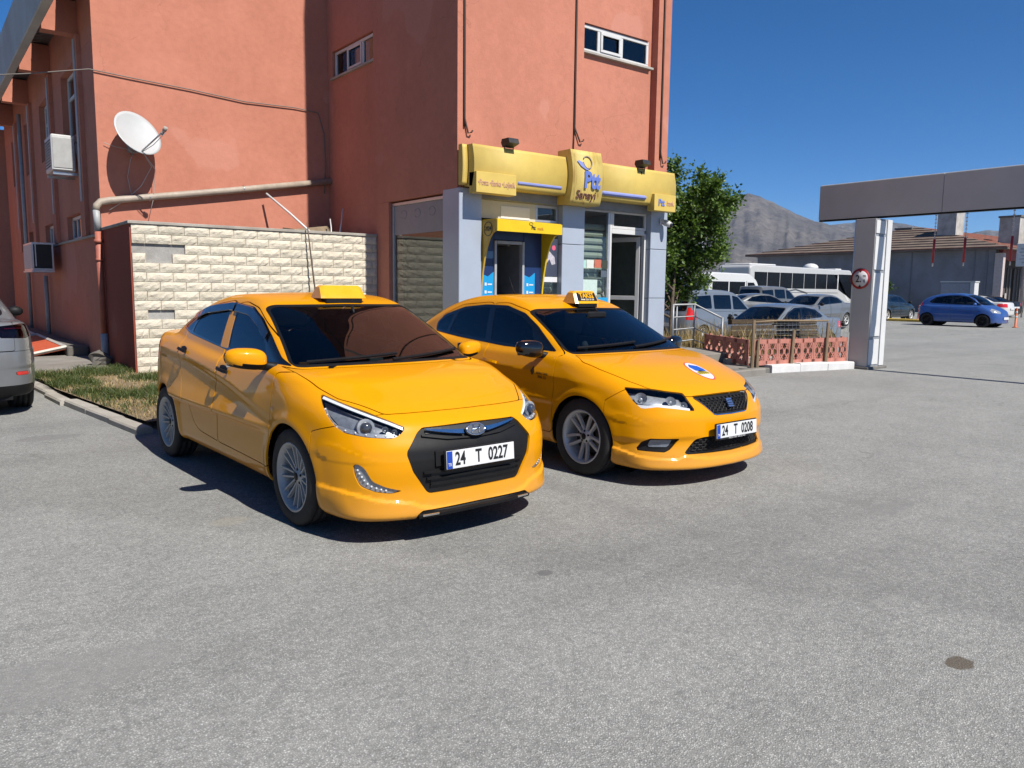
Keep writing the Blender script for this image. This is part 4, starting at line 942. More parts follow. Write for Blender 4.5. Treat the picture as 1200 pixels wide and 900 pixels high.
def vnoise(x, y, s):
    x *= s; y *= s; i, j = math.floor(x), math.floor(y); u, v = x-i, y-j; u = u*u*(3-2*u); v = v*v*(3-2*v)
    def h(a, b): t = math.sin(a*127.1+b*311.7)*43758.5453; return t-math.floor(t)
    return (h(i, j)*(1-u)+h(i+1, j)*u)*(1-v)+(h(i, j+1)*(1-u)+h(i+1, j+1)*u)*v
gp_, sp_ = [], []
while len(gp_) < 11000:
    x = random.uniform(1.45, 3.6); y = random.uniform(8.9, 14.5)
    if x < 1.9-(y-8.4)*.10 or (y > 13.32 and x > 2.8): continue
    n = vnoise(x, y, 1.7)*.6+vnoise(x+9, y, 4)*.4; edge = min(1, (y-8.9)/1.2)*min(1, 1.0)
    if y > 13.6 and x < 2.1 and random.random() > .25: continue
    if random.random() < max(0, (n-.36)*3.0)*edge: gp_.append((x, y, .10, .55+n*.9))
for k in range(7000):
    x = random.uniform(1.5, 3.6); y = random.uniform(8.7, 14.4)
    if x < 1.9-(y-8.4)*.10 or (y > 13.32 and x > 2.8): continue
    if vnoise(x, y, 1.7)*.6+vnoise(x+9, y, 4)*.4 < .66: sp_.append((x, y, .10, .8))
tag(blades('grass', GRASS, gp_, .03, .13, .005, 1.2), 'green tufts of grass in the bed beside the kerb', 'grass', kind='stuff')
tag(blades('dry_grass', STRAW, sp_, .03, .085, .004, 1.6), 'trodden yellow straw in the bed beside the kerb', 'grass', kind='stuff')
# ---------------------------------------------------------------- the salmon building
def stucco(name, c):
    c = alb(c); q = N(name); n1 = q.noise(.9, 6, .65); n2 = q.noise(9, 5, .6); n3 = q.noise(130, 3)
    st = q.noise(1., 5, .6, stretch=(1.3, 1.3, .35))
    base = q.ramp(n1, [(.28, tuple(v*.91 for v in c)), (.5, c), (.74, tuple(min(1, v*1.07+.008) for v in c))])
    base = q.mix(1., base, q.ramp(n2, [(.3, (.94, .935, .93)), (.7, (1.04, 1.04, 1.04))]), 'MULTIPLY')
    base = q.mix(1., base, q.ramp(st, [(.30, (.93, .92, .91)), (.52, (1, 1, 1))]), 'MULTIPLY')
    cv = q.n('ShaderNodeTexVoronoi', feature='DISTANCE_TO_EDGE'); cv.inputs['Scale'].default_value = .45; wv = q.n('ShaderNodeVectorMath', operation='ADD'); nw = q.n('ShaderNodeTexNoise'); nw.inputs['Scale'].default_value = 1.7; nw.inputs['Detail'].default_value = 6; q.l(q.co(), nw.inputs['Vector']); q.l(q.co(), wv.inputs[0]); q.l(nw.outputs['Color'], wv.inputs[1]); q.l(wv.outputs[0], cv.inputs['Vector'])
    ck = q.math('MULTIPLY', q.ramp(cv.outputs['Distance'], [(0, (1, 1, 1)), (.004, (0, 0, 0))]), q.ramp(q.noise(.5, 3), [(.50, (0, 0, 0)), (.60, (.45, .45, .45))])); base = q.mix(ck, base, tuple(v*.45 for v in c))      # hairline cracks
    pt = q.ramp(q.math('ADD', q.noise(.55, 2, .4), q.math('MULTIPLY', q.noise(6, 4), .05)), [(.685, (0, 0, 0)), (.70, (.55, .55, .55))]); base = q.mix(pt, base, tuple(v*1.0+.04 for v in c))      # repaired patches, slightly off in tone
    q.set(Base_Color=base, Roughness=.86, Specular_IOR_Level=.25); q.bump(q.math('ADD', q.math('MULTIPLY', n2, 2.2), n3), .34, .009); return q.m
SALM = stucco('salmon_stucco', (.60, .238, .160)); SALM_D = stucco('shaded_salmon_stucco', (.36, .085, .050))
PVC = mat('white_pvc', (.72, .72, .71), .4, var=.05); PANEL = mat('blue_grey_cladding', (.46, .52, .62), .34, .1, var=.05, scale=2)
ALU = mat('aluminium', (.52, .52, .53), .35, .7, var=.08); STEEL = mat('steel_grey', (.45, .46, .47), .32, .85, var=.1)
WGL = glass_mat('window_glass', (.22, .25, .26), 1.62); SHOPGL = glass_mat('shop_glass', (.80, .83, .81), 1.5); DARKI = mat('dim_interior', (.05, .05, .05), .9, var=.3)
GRYP = mat('grey_paint', (.42, .43, .45), .6, var=.12)
X0, X1, YM, YF, YB = 2.81, 7.07, 15.47, 10.61, 13.33
bld = empty('post_office_building', (7, 12, 0), 0, 'salmon stucco building with a post office in its corner tower', 'building')
bld.location = (0, 0, 0)
def part(name, m, *boxes, parent=None, bev=0., **k):
    b = MB()
    for q in boxes: b.box(q[0], q[1], bev=bev)
    return b.build(name, m, parent or bld, **k)
def window(parent, axis, c, a0, a1, z0, z1, n=3, sash=None, depth=.06, fr=.055, glass=None, sill=True, sg=-1, m=None, trans=None, name='window'):
    """window in a wall plane: axis 'y' (wall at y=c, runs along x) or 'x'. Parts frame, panes, sill"""
    g = empty(name, parent=parent); m = m or PVC
    def B(b, u0, u1, w0, w1, d0, d1):
        lo, hi = ((u0, c+d0, w0), (u1, c+d1, w1)) if axis == 'y' else ((c+d0, u0, w0), (c+d1, u1, w1)); b.box(lo, hi, bev=.004)
    b = MB(); B(b, a0, a1, z0, z0+fr, 0, depth); B(b, a0, a1, z1-fr, z1, 0, depth); B(b, a0, a0+fr, z0+fr+.002, z1-fr-.002, 0, depth); B(b, a1-fr, a1, z0+fr+.002, z1-fr-.002, 0, depth)
    cuts = [a0+(a1-a0)*k/n for k in range(1, n)] if isinstance(n, int) else n
    for q in cuts: B(b, q-fr*.55, q+fr*.55, z0+fr+.002, z1-fr-.002, .002, depth-.002)
    if trans: B(b, a0+fr+.002, a1-fr-.002, trans-fr*.5, trans+fr*.5, .004, depth-.004)
    b.build('window_frame', m, g)
    ed = [a0]+list(cuts)+[a1]
    for i in range(len(ed)-1):
        p = MB(); B(p, ed[i]+fr*.5, ed[i+1]-fr*.5, z0+fr*.5, z1-fr*.5, depth*.45, depth*.45+.006); p.build('pane', glass or WGL, g)
    if sash is not None:
        s0, s1 = ed[sash]+fr*.6, ed[sash+1]-fr*.6; b = MB(); zz0, zz1 = z0+fr*1.05, z1-fr*1.05
        for q in ((s0, s1, zz0, zz0+fr*.8), (s0, s1, zz1-fr*.8, zz1), (s0, s0+fr*.8, zz0+fr*.8+.001, zz1-fr*.8-.001), (s1-fr*.8, s1, zz0+fr*.8+.001, zz1-fr*.8-.001)): B(b, *q, -.018, .004)
        b.build('sash', m, g)
    if sill:
        b = MB(); B(b, a0-.05, a1+.05, z0-.045, z0-.004, -.10, depth); b.build('sill', CONC_L, g)
    return g
# tower: front wall above the shop, with a recessed window strip on the right
part('tower_front_wall', SALM, ((X1, YF, 3.04), (9.74, YF+.3, 12.4)), ((9.74, YF+.10, 3.04), (11.50, YF+.3, 5.70)), ((9.74, YF+.10, 6.20), (11.50, YF+.3, 12.4)), ((11.50, YF+.16, 3.04), (11.64, YF+.3, 12.4)), ((11.64, YF, 3.04), (12.0, YF+.3, 12.4)))
part('tower_side_wall', SALM, ((X1+.002, YF+.302, 3.05), (X1+.3, 13.40, 12.4)), ((X1+.002, 12.86, .1), (X1+.3, 13.40, 3.046)), ((X1+.055, 13.402, .1), (X1+.3, 15.24, 5.66)), ((X1+.055, 13.402, 6.20), (X1+.3, 15.24, 12.4)), ((X1+.055, 15.242, .1), (X1+.3, YM, 12.4)))
part('tower_far_wall', SALM, ((11.70, YF+.302, .1), (11.998, 20, 12.4))); part('tower_roof', CONC_D, ((X1, YF, 12.401), (12, 20, 12.6))); part('tower_head', SALM, ((X1+.14, YF+.14, 12.601), (11.9, 20, 14.2)))
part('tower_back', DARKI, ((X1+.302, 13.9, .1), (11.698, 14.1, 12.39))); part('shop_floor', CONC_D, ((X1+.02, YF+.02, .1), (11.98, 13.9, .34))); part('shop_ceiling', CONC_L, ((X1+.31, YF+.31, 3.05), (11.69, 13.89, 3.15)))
part('shop_inner_wall', mat('shop_grey_wall', (.42, .43, .41), .8), ((9.85, YF+1.9, .34), (11.69, YF+2.0, 3.04)), ((11.66, YF+.35, .34), (11.695, YF+1.9, 3.04)))
part('shop_counter', mat('counter_dark', (.16, .17, .16), .6), ((10.3, YF+1.3, .34), (11.3, YF+1.75, 1.35)))
part('wall_notice', PVC, ((10.75, YF+1.885, 1.75), (11.15, YF+1.899, 1.95)), ((10.7, YF+1.885, 2.25), (11.2, YF+1.899, 2.5)))
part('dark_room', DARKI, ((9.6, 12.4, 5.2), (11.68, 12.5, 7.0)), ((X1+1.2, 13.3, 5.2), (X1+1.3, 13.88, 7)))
window(bld, 'y', YF+.13, 9.76, 11.52, 5.715, 6.185, [10.22, 10.80, 11.26][:2], 1, fr=.06)
window(bld, 'x', X1+.10, 13.44, 15.20, 5.68, 6.18, [14.0, 14.65], 1, fr=.05)
# rods running down the tower front
for x, zlow, hook in ((7.19, 3.95, .06), (9.53, 4.10, .12), (11.78, 3.95, .05)):
    b = MB(); b.tube([(x, YF-.02, 12), (x, YF-.02, zlow+.25), (x, YF-.02, zlow+.10)], .018, 6); b.tube([(x, YF-.02, zlow+.25), (x+hook, YF-.04, zlow), (x+hook+.05, YF-.06, zlow+.02), (x+hook+.07, YF-.06, zlow+.05)], .014, 6)
    if hook > .1: b.tube([(x, YF-.02, zlow+.25), (x-.03, YF-.03, 3.80)], .010, 6)
    b.build('lightning_rod', mat('rusty_dark_steel', (.07, .035, .025), .6, .4), bld)
# main block
part('main_front_wall', SALM, ((X0, YM, .05), (X1+.056, YM+.3, 7.4)))
Lw = [((X0+.002, YM+.302, .05), (X0+.25, 30, 2.40)), ((X0+.002, YM+.302, 2.90), (X0+.25, 30, 4.38)), ((X0+.002, YM+.302, 5.70), (X0+.25, 30, 7.2))]
ups = [(17.22, 18.90), (20.72, 22.20), (23.85, 25.15), (27.0, 28.3)]; los = [(17.45, 19.05), (20.95, 22.3), (24.2, 25.4)]
def gaps(lst, a, b):
    out = []; p = a
    for (s, e) in lst: out.append((p, s)); p = e
    return out+[(p, b)]
for (a, b) in gaps(ups, YM+.302, 30): Lw.append(((X0+.004, a, 4.382), (X0+.25, b, 5.698)))
for (a, b) in gaps(los, YM+.302, 30): Lw.append(((X0+.004, a, 2.402), (X0+.25, b, 2.898)))
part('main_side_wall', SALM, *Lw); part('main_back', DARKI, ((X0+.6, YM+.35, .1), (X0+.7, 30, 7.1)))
for (a, b) in ups: window(bld, 'x', X0+.12, a, b, 4.39, 5.69, 2, None, fr=.06, trans=5.25)
for (a, b) in los: window(bld, 'x', X0+.10, a, b, 2.41, 2.89, 3, None, fr=.06, sill=False)
part('ledge', CONC_L, ((X0-.05, YM+.01, 2.36), (X0+.001, 26, 2.40)))
for y in (16.55, 20.02, 23.45, 26.6):
    part('pilaster', SALM, ((X0-.07, y, 2.41), (X0+.0035, y+.42, 6.0)))
    part('pilaster_strip', GRYP, ((X0-.085, y+.14, 3.05), (X0-.072, y+.30, 5.95)))
for y in (16.75, 20.15, 23.87, 27.4): part('eaves_bracket', SALM, ((2.24, y, 6.04), (X0+.001, y+.28, 6.62)))
part('eaves_fascia', concrete('pale_fascia', (.60, .60, .58), .10, .8, .2), ((2.06, 13.9, 6.06), (2.22, 31, 7.05)), bev=.015)
rd = MB()
for k in range(48):
    y = 15.6+k*.3; rd.tube([(2.50, y, 6.66), (2.95, y, 6.74)], .035, 6)
rd.box((2.50, 15.45, 6.665), (2.95, 30, 6.70)); rd.build('eaves_sheeting', mat('grey_roof_sheet', (.10, .10, .105), .6), bld)
part('main_roof', CONC_D, ((X0+.01, YM+.01, 7.401), (X1, 30, 7.5)))
part('far_wing', SALM, ((-3, 30.5, .05), (2.9, 31.2, 6.4)))
# drain: sloping pipe over the wall, elbow, downpipe
dr = empty('drainpipe', parent=bld); PIPE = mat('dusty_pipe', (.42, .35, .28), .6, var=.2); PG = mat('grey_pipe', (.42, .43, .43), .5, var=.12); PR = mat('painted_pipe', (.46, .14, .09), .6, var=.15)
b = MB(); b.tube([(7.20, YM-.09, 3.68), (5.0, YM-.09, 3.30), (2.95, YM-.09, 2.965), (2.80, YM-.09, 2.93), (2.735, YM-.10, 2.86), (2.72, YM-.11, 2.78)], .062, 12); b.build('sloping_pipe', PIPE, dr)
b = MB(); b.tube([(2.72, YM-.11, 2.80), (2.735, YM-.10, 2.42)], .056, 12); b.build('upper_pipe', PG, dr)
b = MB(); b.tube([(2.735, YM-.10, 2.42), (2.75, YM-.09, .62)], .055, 12); b.tube([(2.735, YM-.10, 2.28), (2.735, YM-.10, 2.22)], .075, 12); b.tube([(2.74, YM-.10, 1.95), (2.74, YM-.10, 1.91)], .066, 12); b.build('painted_pipe', PR, dr)
b = MB(); b.tube([(2.75, YM-.09, .64), (2.755, YM-.09, .10)], .060, 12); b.build('lower_pipe', mat('pale_pipe', (.55, .54, .53), .5), dr)
for x in (3.6, 5.3):
    b = MB(); b.tube([(x, YM-.09, 3.065+(x-3.6)*.172+.07), (x, YM-.155, 3.065+(x-3.6)*.172), (x, YM-.09, 3.065+(x-3.6)*.172-.07)], .012, 6); b.build('pipe_clip', STEEL, dr)
for yy, zz in ((25.2, 6.0), (21.9, 1.7)):
    b = MB(); b.tube([(X0-.10, yy, zz), (X0-.10, yy, .2)], .05, 8); b.build('downpipe', PG, bld)
# ---------------------------------------------------------------- clad columns and shop front (all part of the building)
for (a, b_) in ((X1-.004, 7.51), (9.26, 9.79), (11.54, 12.004)):
    g = empty('clad_column', parent=bld)
    zz = [.10, 1.35, 2.30, 3.06] if a > 9 else [.10, 3.10]
    for k in range(len(zz)-1): part('cladding_panel', PANEL, ((a, YF-.06, zz[k]+.004), (b_, YF+(.42 if a < 8 else .28), zz[k+1]-.004)), parent=g, bev=.008)
part('shop_front_glass_left', SHOPGL, ((8.86, YF+.06, .35), (9.255, YF+.068, 2.62))); 
part('sign_backing', mat('grey_backing', (.24, .25, .26), .6), ((7.512, YF-.05, 2.965), (11.538, YF+.049, 3.12)))
part('lintel', GRYP, ((7.512, YF+.05, 2.96), (9.258, YF+.25, 3.038)), ((9.792, YF+.05, 2.99), (11.536, YF+.25, 3.038)))
window(bld, 'y', YF+.06, 8.74, 9.255, 2.66, 2.955, [], None, fr=.045, m=ALU, sill=False, glass=SHOPGL, name='fanlight')
part('white_panel', mat('cream_board', (.62, .60, .50), .6, var=.06), ((7.512, YF+.06, 2.66), (8.735, YF+.10, 2.955))); part('white_film', mat('white_film', (.80, .80, .78), .5, var=.03), ((7.98, YF+.052, 2.675), (8.60, YF+.0585, 2.88)))
window(bld, 'y', YF+.06, 9.792, 10.55, .36, 2.985, [], None, fr=.05, m=ALU, sill=False, glass=SHOPGL, name='shop_window')
window(bld, 'y', YF+.06, 10.60, 11.53, 2.65, 2.985, [], None, fr=.05, m=PVC, sill=False, glass=SHOPGL, name='door_fanlight')
b = MB()
for (lo, hi) in (((10.552, YF+.06, .35), (10.60, YF+.14, 2.985)), ((11.49, YF+.06, .35), (11.535, YF+.14, 2.60)), ((10.602, YF+.06, 2.56), (11.488, YF+.14, 2.648))): b.box(lo, hi, bev=.004)
b.build('door_frame', PVC, bld)
dl = empty('open_door', (11.47, YF+.16, .36), R(-72), parent=bld)      # leaf swung inwards
b = MB()
for (lo, hi) in (((-.86, 0, 0), (-.78, .05, 2.18)), ((-.08, 0, 0), (0, .05, 2.18)), ((-.779, 0, 0), (-.081, .05, .12)), ((-.779, 0, 2.09), (-.081, .05, 2.18)), ((-.779, 0, .95), (-.081, .05, 1.03))): b.box(lo, hi, bev=.004)
b.build('leaf_frame', PVC, dl); MB().box((-.78, .02, .12), (-.08, .026, 2.09)).build('leaf_glass', SHOPGL, dl); MB().tube([(-.82, -.02, .95), (-.82, -.05, 1.0), (-.82, -.05, 1.15), (-.82, -.02, 1.2)], .012, 6).build('door_pull', STEEL, dl)
# roller blinds behind the glass: every slat
def blind(name, x0, x1, z0, z1, y, m, pitch=.13):
    g = empty(name, parent=bld); n = int((z1-z0)/pitch); me = None
    for k in range(n):
        if me is None:
            s = MB(); L = x1-x0; s.prism([(.05, 0), (.0, .012), (-.012, .05), (.010, pitch-.03), (.05, pitch-.012)], 0, L, 'x'); o = s.build('slat', m, g); me = o.data
        else: o = link('slat', me, None, g)
        o.location = (x0, y, z0+k*pitch)
BLND = mat('blind_pale_green', (.50, .54, .47), .55, var=.06)
blind('roller_blind', 9.80, 10.54, .4, 2.80, YF+.20, BLND); blind('roller_blind', 8.86, 9.25, .4, 2.60, YF+.20, BLND)
# stickers and papers on the glass
def leaf(name, x0, x1, z0, z1, m, y=YF+.052): return part(name, m, ((x0, y, z0), (x1, y+.004, z1)))
leaf('sticker', 9.80, 9.95, 1.90, 2.04, mat('sticker_mint', (.45, .72, .66), .5)); leaf('sticker', 9.96, 10.14, 1.90, 2.05, mat('sticker_cream', (.72, .76, .70), .5)); leaf('sticker', 10.16, 10.33, 1.91, 2.06, mat('sticker_brick', (.58, .16, .10), .5)); leaf('sticker', 10.34, 10.50, 1.90, 2.05, mat('sticker_dark', (.05, .06, .04), .5)); leaf('sticker', 10.33, 10.48, 1.74, 1.86, mat('sticker_slate', (.10, .13, .17), .5))
leaf('notice_paper', 9.81, 10.24, 1.40, 1.69, mat('pale_notice', (.58, .72, .66), .6, var=.12, scale=30)); leaf('blue_poster', 9.82, 10.52, .95, 1.36, mat('cyan_poster', (.02, .35, .68), .5)); 
# side window with frosted logo film on top
window(bld, 'x', X1+.06, 11.04, 12.84, .36, 3.02, [], None, fr=.05, m=ALU, sill=False, glass=SHOPGL, name='side_window')
part('film_band', mat('frosted_film', (.30, .30, .32), .5, var=.06), ((X1+.082, 11.09, 2.45), (X1+.0845, 12.79, 2.965))); part('column_back', PANEL, ((X1+.002, 11.03, .1), (X1+.12, 11.038, 3.04)))
for yy in (12.45, 11.98, 11.5):
    b = MB(); b.tube([(X1+.081, yy+.10*math.cos(a), 2.80+.075*math.sin(a)) for a in [R(20+300*k/14) for k in range(15)]], .005, 4); b.build('film_logo', mat('film_ink', (.30, .29, .31), .6), bld)
part('curtain', mat('curtain_olive', (.20, .21, .17), .9, var=.15), ((X1+.55, 11.0, .35), (X1+.58, 13.2, 2.95)))
# porch slab with steps
po = empty('porch', parent=bld); part('porch_slab', CONC, ((7.6, 9.55, .1), (13.30, YF-.065, .30)), parent=po, bev=.015); part('porch_step', CONC_L, ((12.6, 9.20, .1), (13.9, 9.545, .20)), parent=po, bev=.012)
part('porch_end', CONC, ((12.01, YF-.06, .1), (13.30, 12.2, .298)), parent=po, bev=.015)
# ---------------------------------------------------------------- shop sign (box letters on yellow)
YSG = mat('faded_yellow_panel', (.70, .51, .12), .62, var=.07, scale=4); YSGD = mat('yellow_panel_edge', (.62, .38, .04), .5, var=.1); LAV = mat('lavender_strip', (.26, .31, .66), .45, var=.06)
FADE = mat('faded_pink_letter', (.62, .34, .26), .6, var=.2); BLT = mat('letter_blue', (.16, .24, .66), .4, var=.05); SANT = mat('letter_maroon', (.16, .06, .05), .6)
sg = empty('shop_sign', (7.0, YF-.06, 3.1), 0, 'long curved yellow post office sign with blue Ptt lettering over the shop front', 'sign'); so_ = Vector((7.0, YF-.06, 3.1))
def curved(name, x0, x1, z0, z1, dep, parent, m, n=12, yb=YF-.061):
    """panel bowed outwards"""
    pr = [(yb, z0)]+[(yb-dep*(.80+.20*math.sin(math.pi*(k/n))), z0+(z1-z0)*k/n) for k in range(n+1)]+[(yb, z1)]
    b = MB(); b.prism([(p-so_.y, q-so_.z) for p, q in pr], x0-so_.x, x1-so_.x, 'x', 0, True); return b.build(name, m, parent)
def ysg(z, z0, z1, dep, yb=YF-.061): return yb-dep*(.80+.20*math.sin(math.pi*(z-z0)/(z1-z0)))
curved('end_panel', 7.05, 7.145, 3.13, 3.75, .12, sg, YSG); curved('long_panel', 7.16, 9.10, 3.11, 3.75, .28, sg, YSG); curved('long_panel', 9.86, 11.92, 3.11, 3.75, .26, sg, YSG)
_q = N('streaked_yellow_panel'); _st = _q.noise(1., 5, .6, stretch=(14, 14, .7)); _q.set(Base_Color=_q.mix(1., _q.ramp(_q.noise(4, 4), [(.3, (.48, .355, .09)), (.7, (.55, .42, .12))]), _q.ramp(_st, [(.30, (.62, .50, .38)), (.46, (1, 1, 1))]), 'MULTIPLY'), Roughness=.6)
curved('centre_panel', 9.12, 9.84, 2.97, 3.88, .40, sg, _q.m)
def sb(name, m, lo, hi, bev=.004): return MB().box(tuple(Vector(lo)-so_), tuple(Vector(hi)-so_), bev=bev).build(name, m, sg)
sb('name_board', YSG, (7.16, YF-.40, 3.00), (7.95, YF-.20, 3.32)); sb('name_board', YSG, (11.26, YF-.38, 3.00), (11.86, YF-.20, 3.31))
for (a, b_) in ((8.03, 9.02), (9.96, 11.12)):
    y = ysg(3.23, 3.11, 3.75, .28); sb('blue_strip', LAV, (a, y-.012, 3.185), (b_, y+.05, 3.265), .03)
place_text('•Posta •Banka •Lojistik', FADE, sg, Vector((7.555, YF-.402, 3.155))-so_, (1, 0, 0), (0, 0, 1), .13, .006, sx=.62); place_text('Ptt', BLT, sg, Vector((11.45, YF-.382, 3.15))-so_, (1, 0, 0), (0, 0, 1), .17, .008, sx=.85, bold=.006); place_text('bank', FADE, sg, Vector((11.70, YF-.382, 3.15))-so_, (1, 0, 0), (0, 0, 1), .14, .006, sx=.75)
yc = ysg(3.37, 2.97, 3.88, .40)-.010; place_text('Ptt', BLT, sg, Vector((9.56, yc, 3.37))-so_, (1, 0, 0), (0, -.08, 1), .38, .014, sx=.82, bold=.014); place_text('Sanayi', SANT, sg, Vector((9.46, ysg(3.12, 2.97, 3.88, .40)-.010, 3.125))-so_, (1, .0, 0), (0, -.24, 1), .20, .006, sx=.95, bold=.001)
b = MB(); cx, cz = 9.47, 3.68     # horn emblem
yq = lambda z: ysg(z, 2.97, 3.88, .40)-.012
b.tube([tuple(Vector((cx+.10*math.cos(a), yq(cz+.105*math.sin(a)), cz+.105*math.sin(a)))-so_) for a in [R(150-330*k/20) for k in range(21)]], .011, 5); b.build('horn_ring', mat('emblem_grey', (.28, .22, .22), .5), sg)
b = MB(); V = [(cx-.10, 3.66), (cx-.20, 3.70), (cx-.24, 3.68), (cx-.16, 3.60), (cx-.05, 3.55), (cx+.02, 3.55), (cx-.06, 3.60)]
b.add([tuple(Vector((p, yq(q)+.004, q))-so_) for p, q in V]+[tuple(Vector((p, yq(q)-.006, q))-so_) for p, q in V], [tuple(range(7)), tuple(range(7, 14))]+[(k, (k+1) % 7, 7+(k+1) % 7, 7+k) for k in range(7)]); b.build('horn_bell', LAV, sg)
# flood lights on the sign
def flood(x, z, lab):
    g = empty('flood_light', (x, YF-.30, z), 0, lab, 'light', 'flood lights on the sign'); D = mat('flood_housing', (.035, .033, .03), .5, .3, var=.3)
    b = MB(); b.prism([(-.13, .02), (.06, -.03), (.10, .04), (.08, .10), (-.10, .10)], -.10, .10, 'x'); b.build('housing', D, g); MB().box((-.085, -.112, .04), (.085, -.104, .09)).build('lamp_glass', LENS, g)
    b = MB(); b.tube([(-.09, .02, .03), (-.09, .02, -.10), (.09, .02, -.10), (.09, .02, .03)], .010, 5); b.tube([(0, .02, -.10), (0, .02, -.16)], .02, 6); b.build('bracket', D, g)
flood(7.88, 3.80, 'dark flood light on top of the sign near the left corner'); flood(10.98, 3.79, 'dark flood light on top of the sign towards its right end')
# security camera
g = empty('security_camera', (11.80, YF-.07, 2.80), 0, 'white security camera on the right column under the sign', 'camera'); b = MB(); b.box((-.04, -.03, -.02), (.04, 0, .10), bev=.01); b.tube([(0, -.02, .06), (.06, -.10, .05)], .025, 8); b.build('mount', PVC, g)
b = MB(); b.tube([(.04, -.06, .02), (.06, -.14, -.01), (.07, -.20, -.03)], [.055, .06, .05], 12); b.build('housing', PVC, g); b = MB(); b.sphere((.07, -.20, -.04), .042, 12); b.build('lens_dome', BLKG, g)
# ---------------------------------------------------------------- cash machine kiosk
YK = mat('kiosk_yellow', (.86, .58, .01), .35, var=.05); BK = mat('kiosk_navy', (.012, .035, .13), .35, var=.1); CK = mat('kiosk_cyan', (.01, .34, .72), .35, var=.05)
kx = empty('cash_machine', (7.55, YF, 0), 0, 'yellow canopied cash machine kiosk with blue side panels beside the left column', 'cash machine'); ko = Vector((7.55, YF, 0))
def kb(name, m, lo, hi, bev=.006, parent=None): return MB().box(tuple(Vector(lo)-ko), tuple(Vector(hi)-ko), bev=bev).build(name, m, parent or kx)
cn = MB(); fr_ = []
nseg = 10
arc = [(7.53+.0, .36), (7.53, 2.62), (8.84, 2.62), (8.84, .36)]
# canopy: front band with a flick, side cheeks cut in a curve
b = MB(); b.prism([(7.53-ko.x, 2.42), (8.90-ko.x, 2.42), (8.90-ko.x, 2.59), (7.53-ko.x, 2.61)], -.46, -.43, 'y'); b.build('canopy_band', YK, kx)
b = MB(); b.prism([(7.53-ko.x, 2.60), (8.90-ko.x, 2.585), (8.90-ko.x, 2.60), (7.53-ko.x, 2.615)], -.429, .04, 'y'); b.build('canopy_top', YK, kx)
for x in (7.525, 8.835):
    cur = [(-.43, 2.598), (.04, 2.598), (.04, .45), (.01, .55)]+[(.01-.42*(1-math.cos(R(90)*k/8))**1.0, .80+(2.42-.80)*math.sin(R(90)*k/8)**.9) for k in range(0, 9)]
    b = MB(); b.prism(cur, x-ko.x, x+.03-ko.x, 'x'); b.build('cheek', YSGD if x < 8 else YK, kx)
kb('back_board', BK, (7.556, YF+.0, .36), (7.80, YF+.05, 2.598)); kb('back_board', BK, (8.44, YF+.0, .36), (8.832, YF+.05, 2.598)); kb('back_board', BK, (7.802, YF+.002, 2.31), (8.438, YF+.05, 2.598))
for (a, b_) in ((7.558, 7.795), (8.445, 8.68)):
    bb = MB(); bb.prism([(a-ko.x, .40), (b_-ko.x, .40), (b_-ko.x, 1.78), ((a+b_)/2-ko.x, 1.70), (a-ko.x, 1.74)], -.012, -.002, 'y'); bb.build('cyan_panel', CK, kx)
    for zz in (1.55, 1.42, 1.29): kb('panel_icon', WHT, (a+.05, YF-.016, zz), (a+.09, YF-.0125, zz+.05), .002); kb('panel_line', WHT, (a+.11, YF-.016, zz+.012), (a+.20, YF-.0125, zz+.035), .002)
kb('light_band', mat('kiosk_steel_blue', (.10, .22, .38), .3), (7.60, YF-.006, 2.00), (7.79, YF-.001, 2.12)); kb('opening_frame', GRYP, (7.802, YF-.03, .36), (7.85, YF+.06, 2.30)); kb('opening_frame', GRYP, (8.39, YF-.03, .36), (8.438, YF+.06, 2.30)); kb('opening_frame', GRYP, (7.852, YF-.03, 2.25), (8.388, YF+.06, 2.30))
kb('inner_wall', mat('kiosk_inner', (.20, .20, .20), .7), (7.852, YF+.70, .36), (8.388, YF+.72, 2.25)); kb('inner_side', mat('kiosk_inner_dark', (.10, .10, .10), .7), (7.82, YF+.062, .36), (7.845, YF+.70, 2.25)); kb('inner_side', mat('kiosk_inner', (.2, .2, .2), .7), (8.392, YF+.062, .36), (8.42, YF+.70, 2.25)); kb('inner_ceiling', mat('kiosk_inner', (.2, .2, .2), .7), (7.85, YF+.062, 2.255), (8.39, YF+.70, 2.29))
kb('machine_body', mat('machine_grey', (.25, .26, .28), .4, .3), (7.88, YF+.40, .36), (8.36, YF+.69, 1.35)); kb('machine_screen', mat('machine_screen', (.01, .012, .015), .1), (7.95, YF+.64, 1.40), (8.29, YF+.69, 1.75))
place_text('Ptt', INK, kx, Vector((8.27, YF-.461, 2.50))-ko, (1, 0, 0), (0, 0, 1), .085, .003, sx=.85, bold=.003); place_text('matik', mat('letter_orange', (.62, .22, .02), .5), kx, Vector((8.42, YF-.461, 2.495))-ko, (1, 0, 0), (0, 0, 1), .075, .003, sx=.8)
b = MB(); b.tube([(8.22-ko.x+.04*math.cos(a), -.463, 2.565+.022*math.sin(a)) for a in [R(330*k/14) for k in range(15)]], .004, 4); b.build('kiosk_emblem', INK, kx)
b = MB(); b.tube([(-.028, -.22+.11*math.cos(a), 2.46+.11*math.sin(a)) for a in [R(360*k/24) for k in range(25)]], .006, 4, cap=False); b.build('round_mark', INK, kx); place_text('7/24', INK, kx, (-.0285, -.22, 2.46), (0, -1, 0), (0, 0, 1), .10, .004)
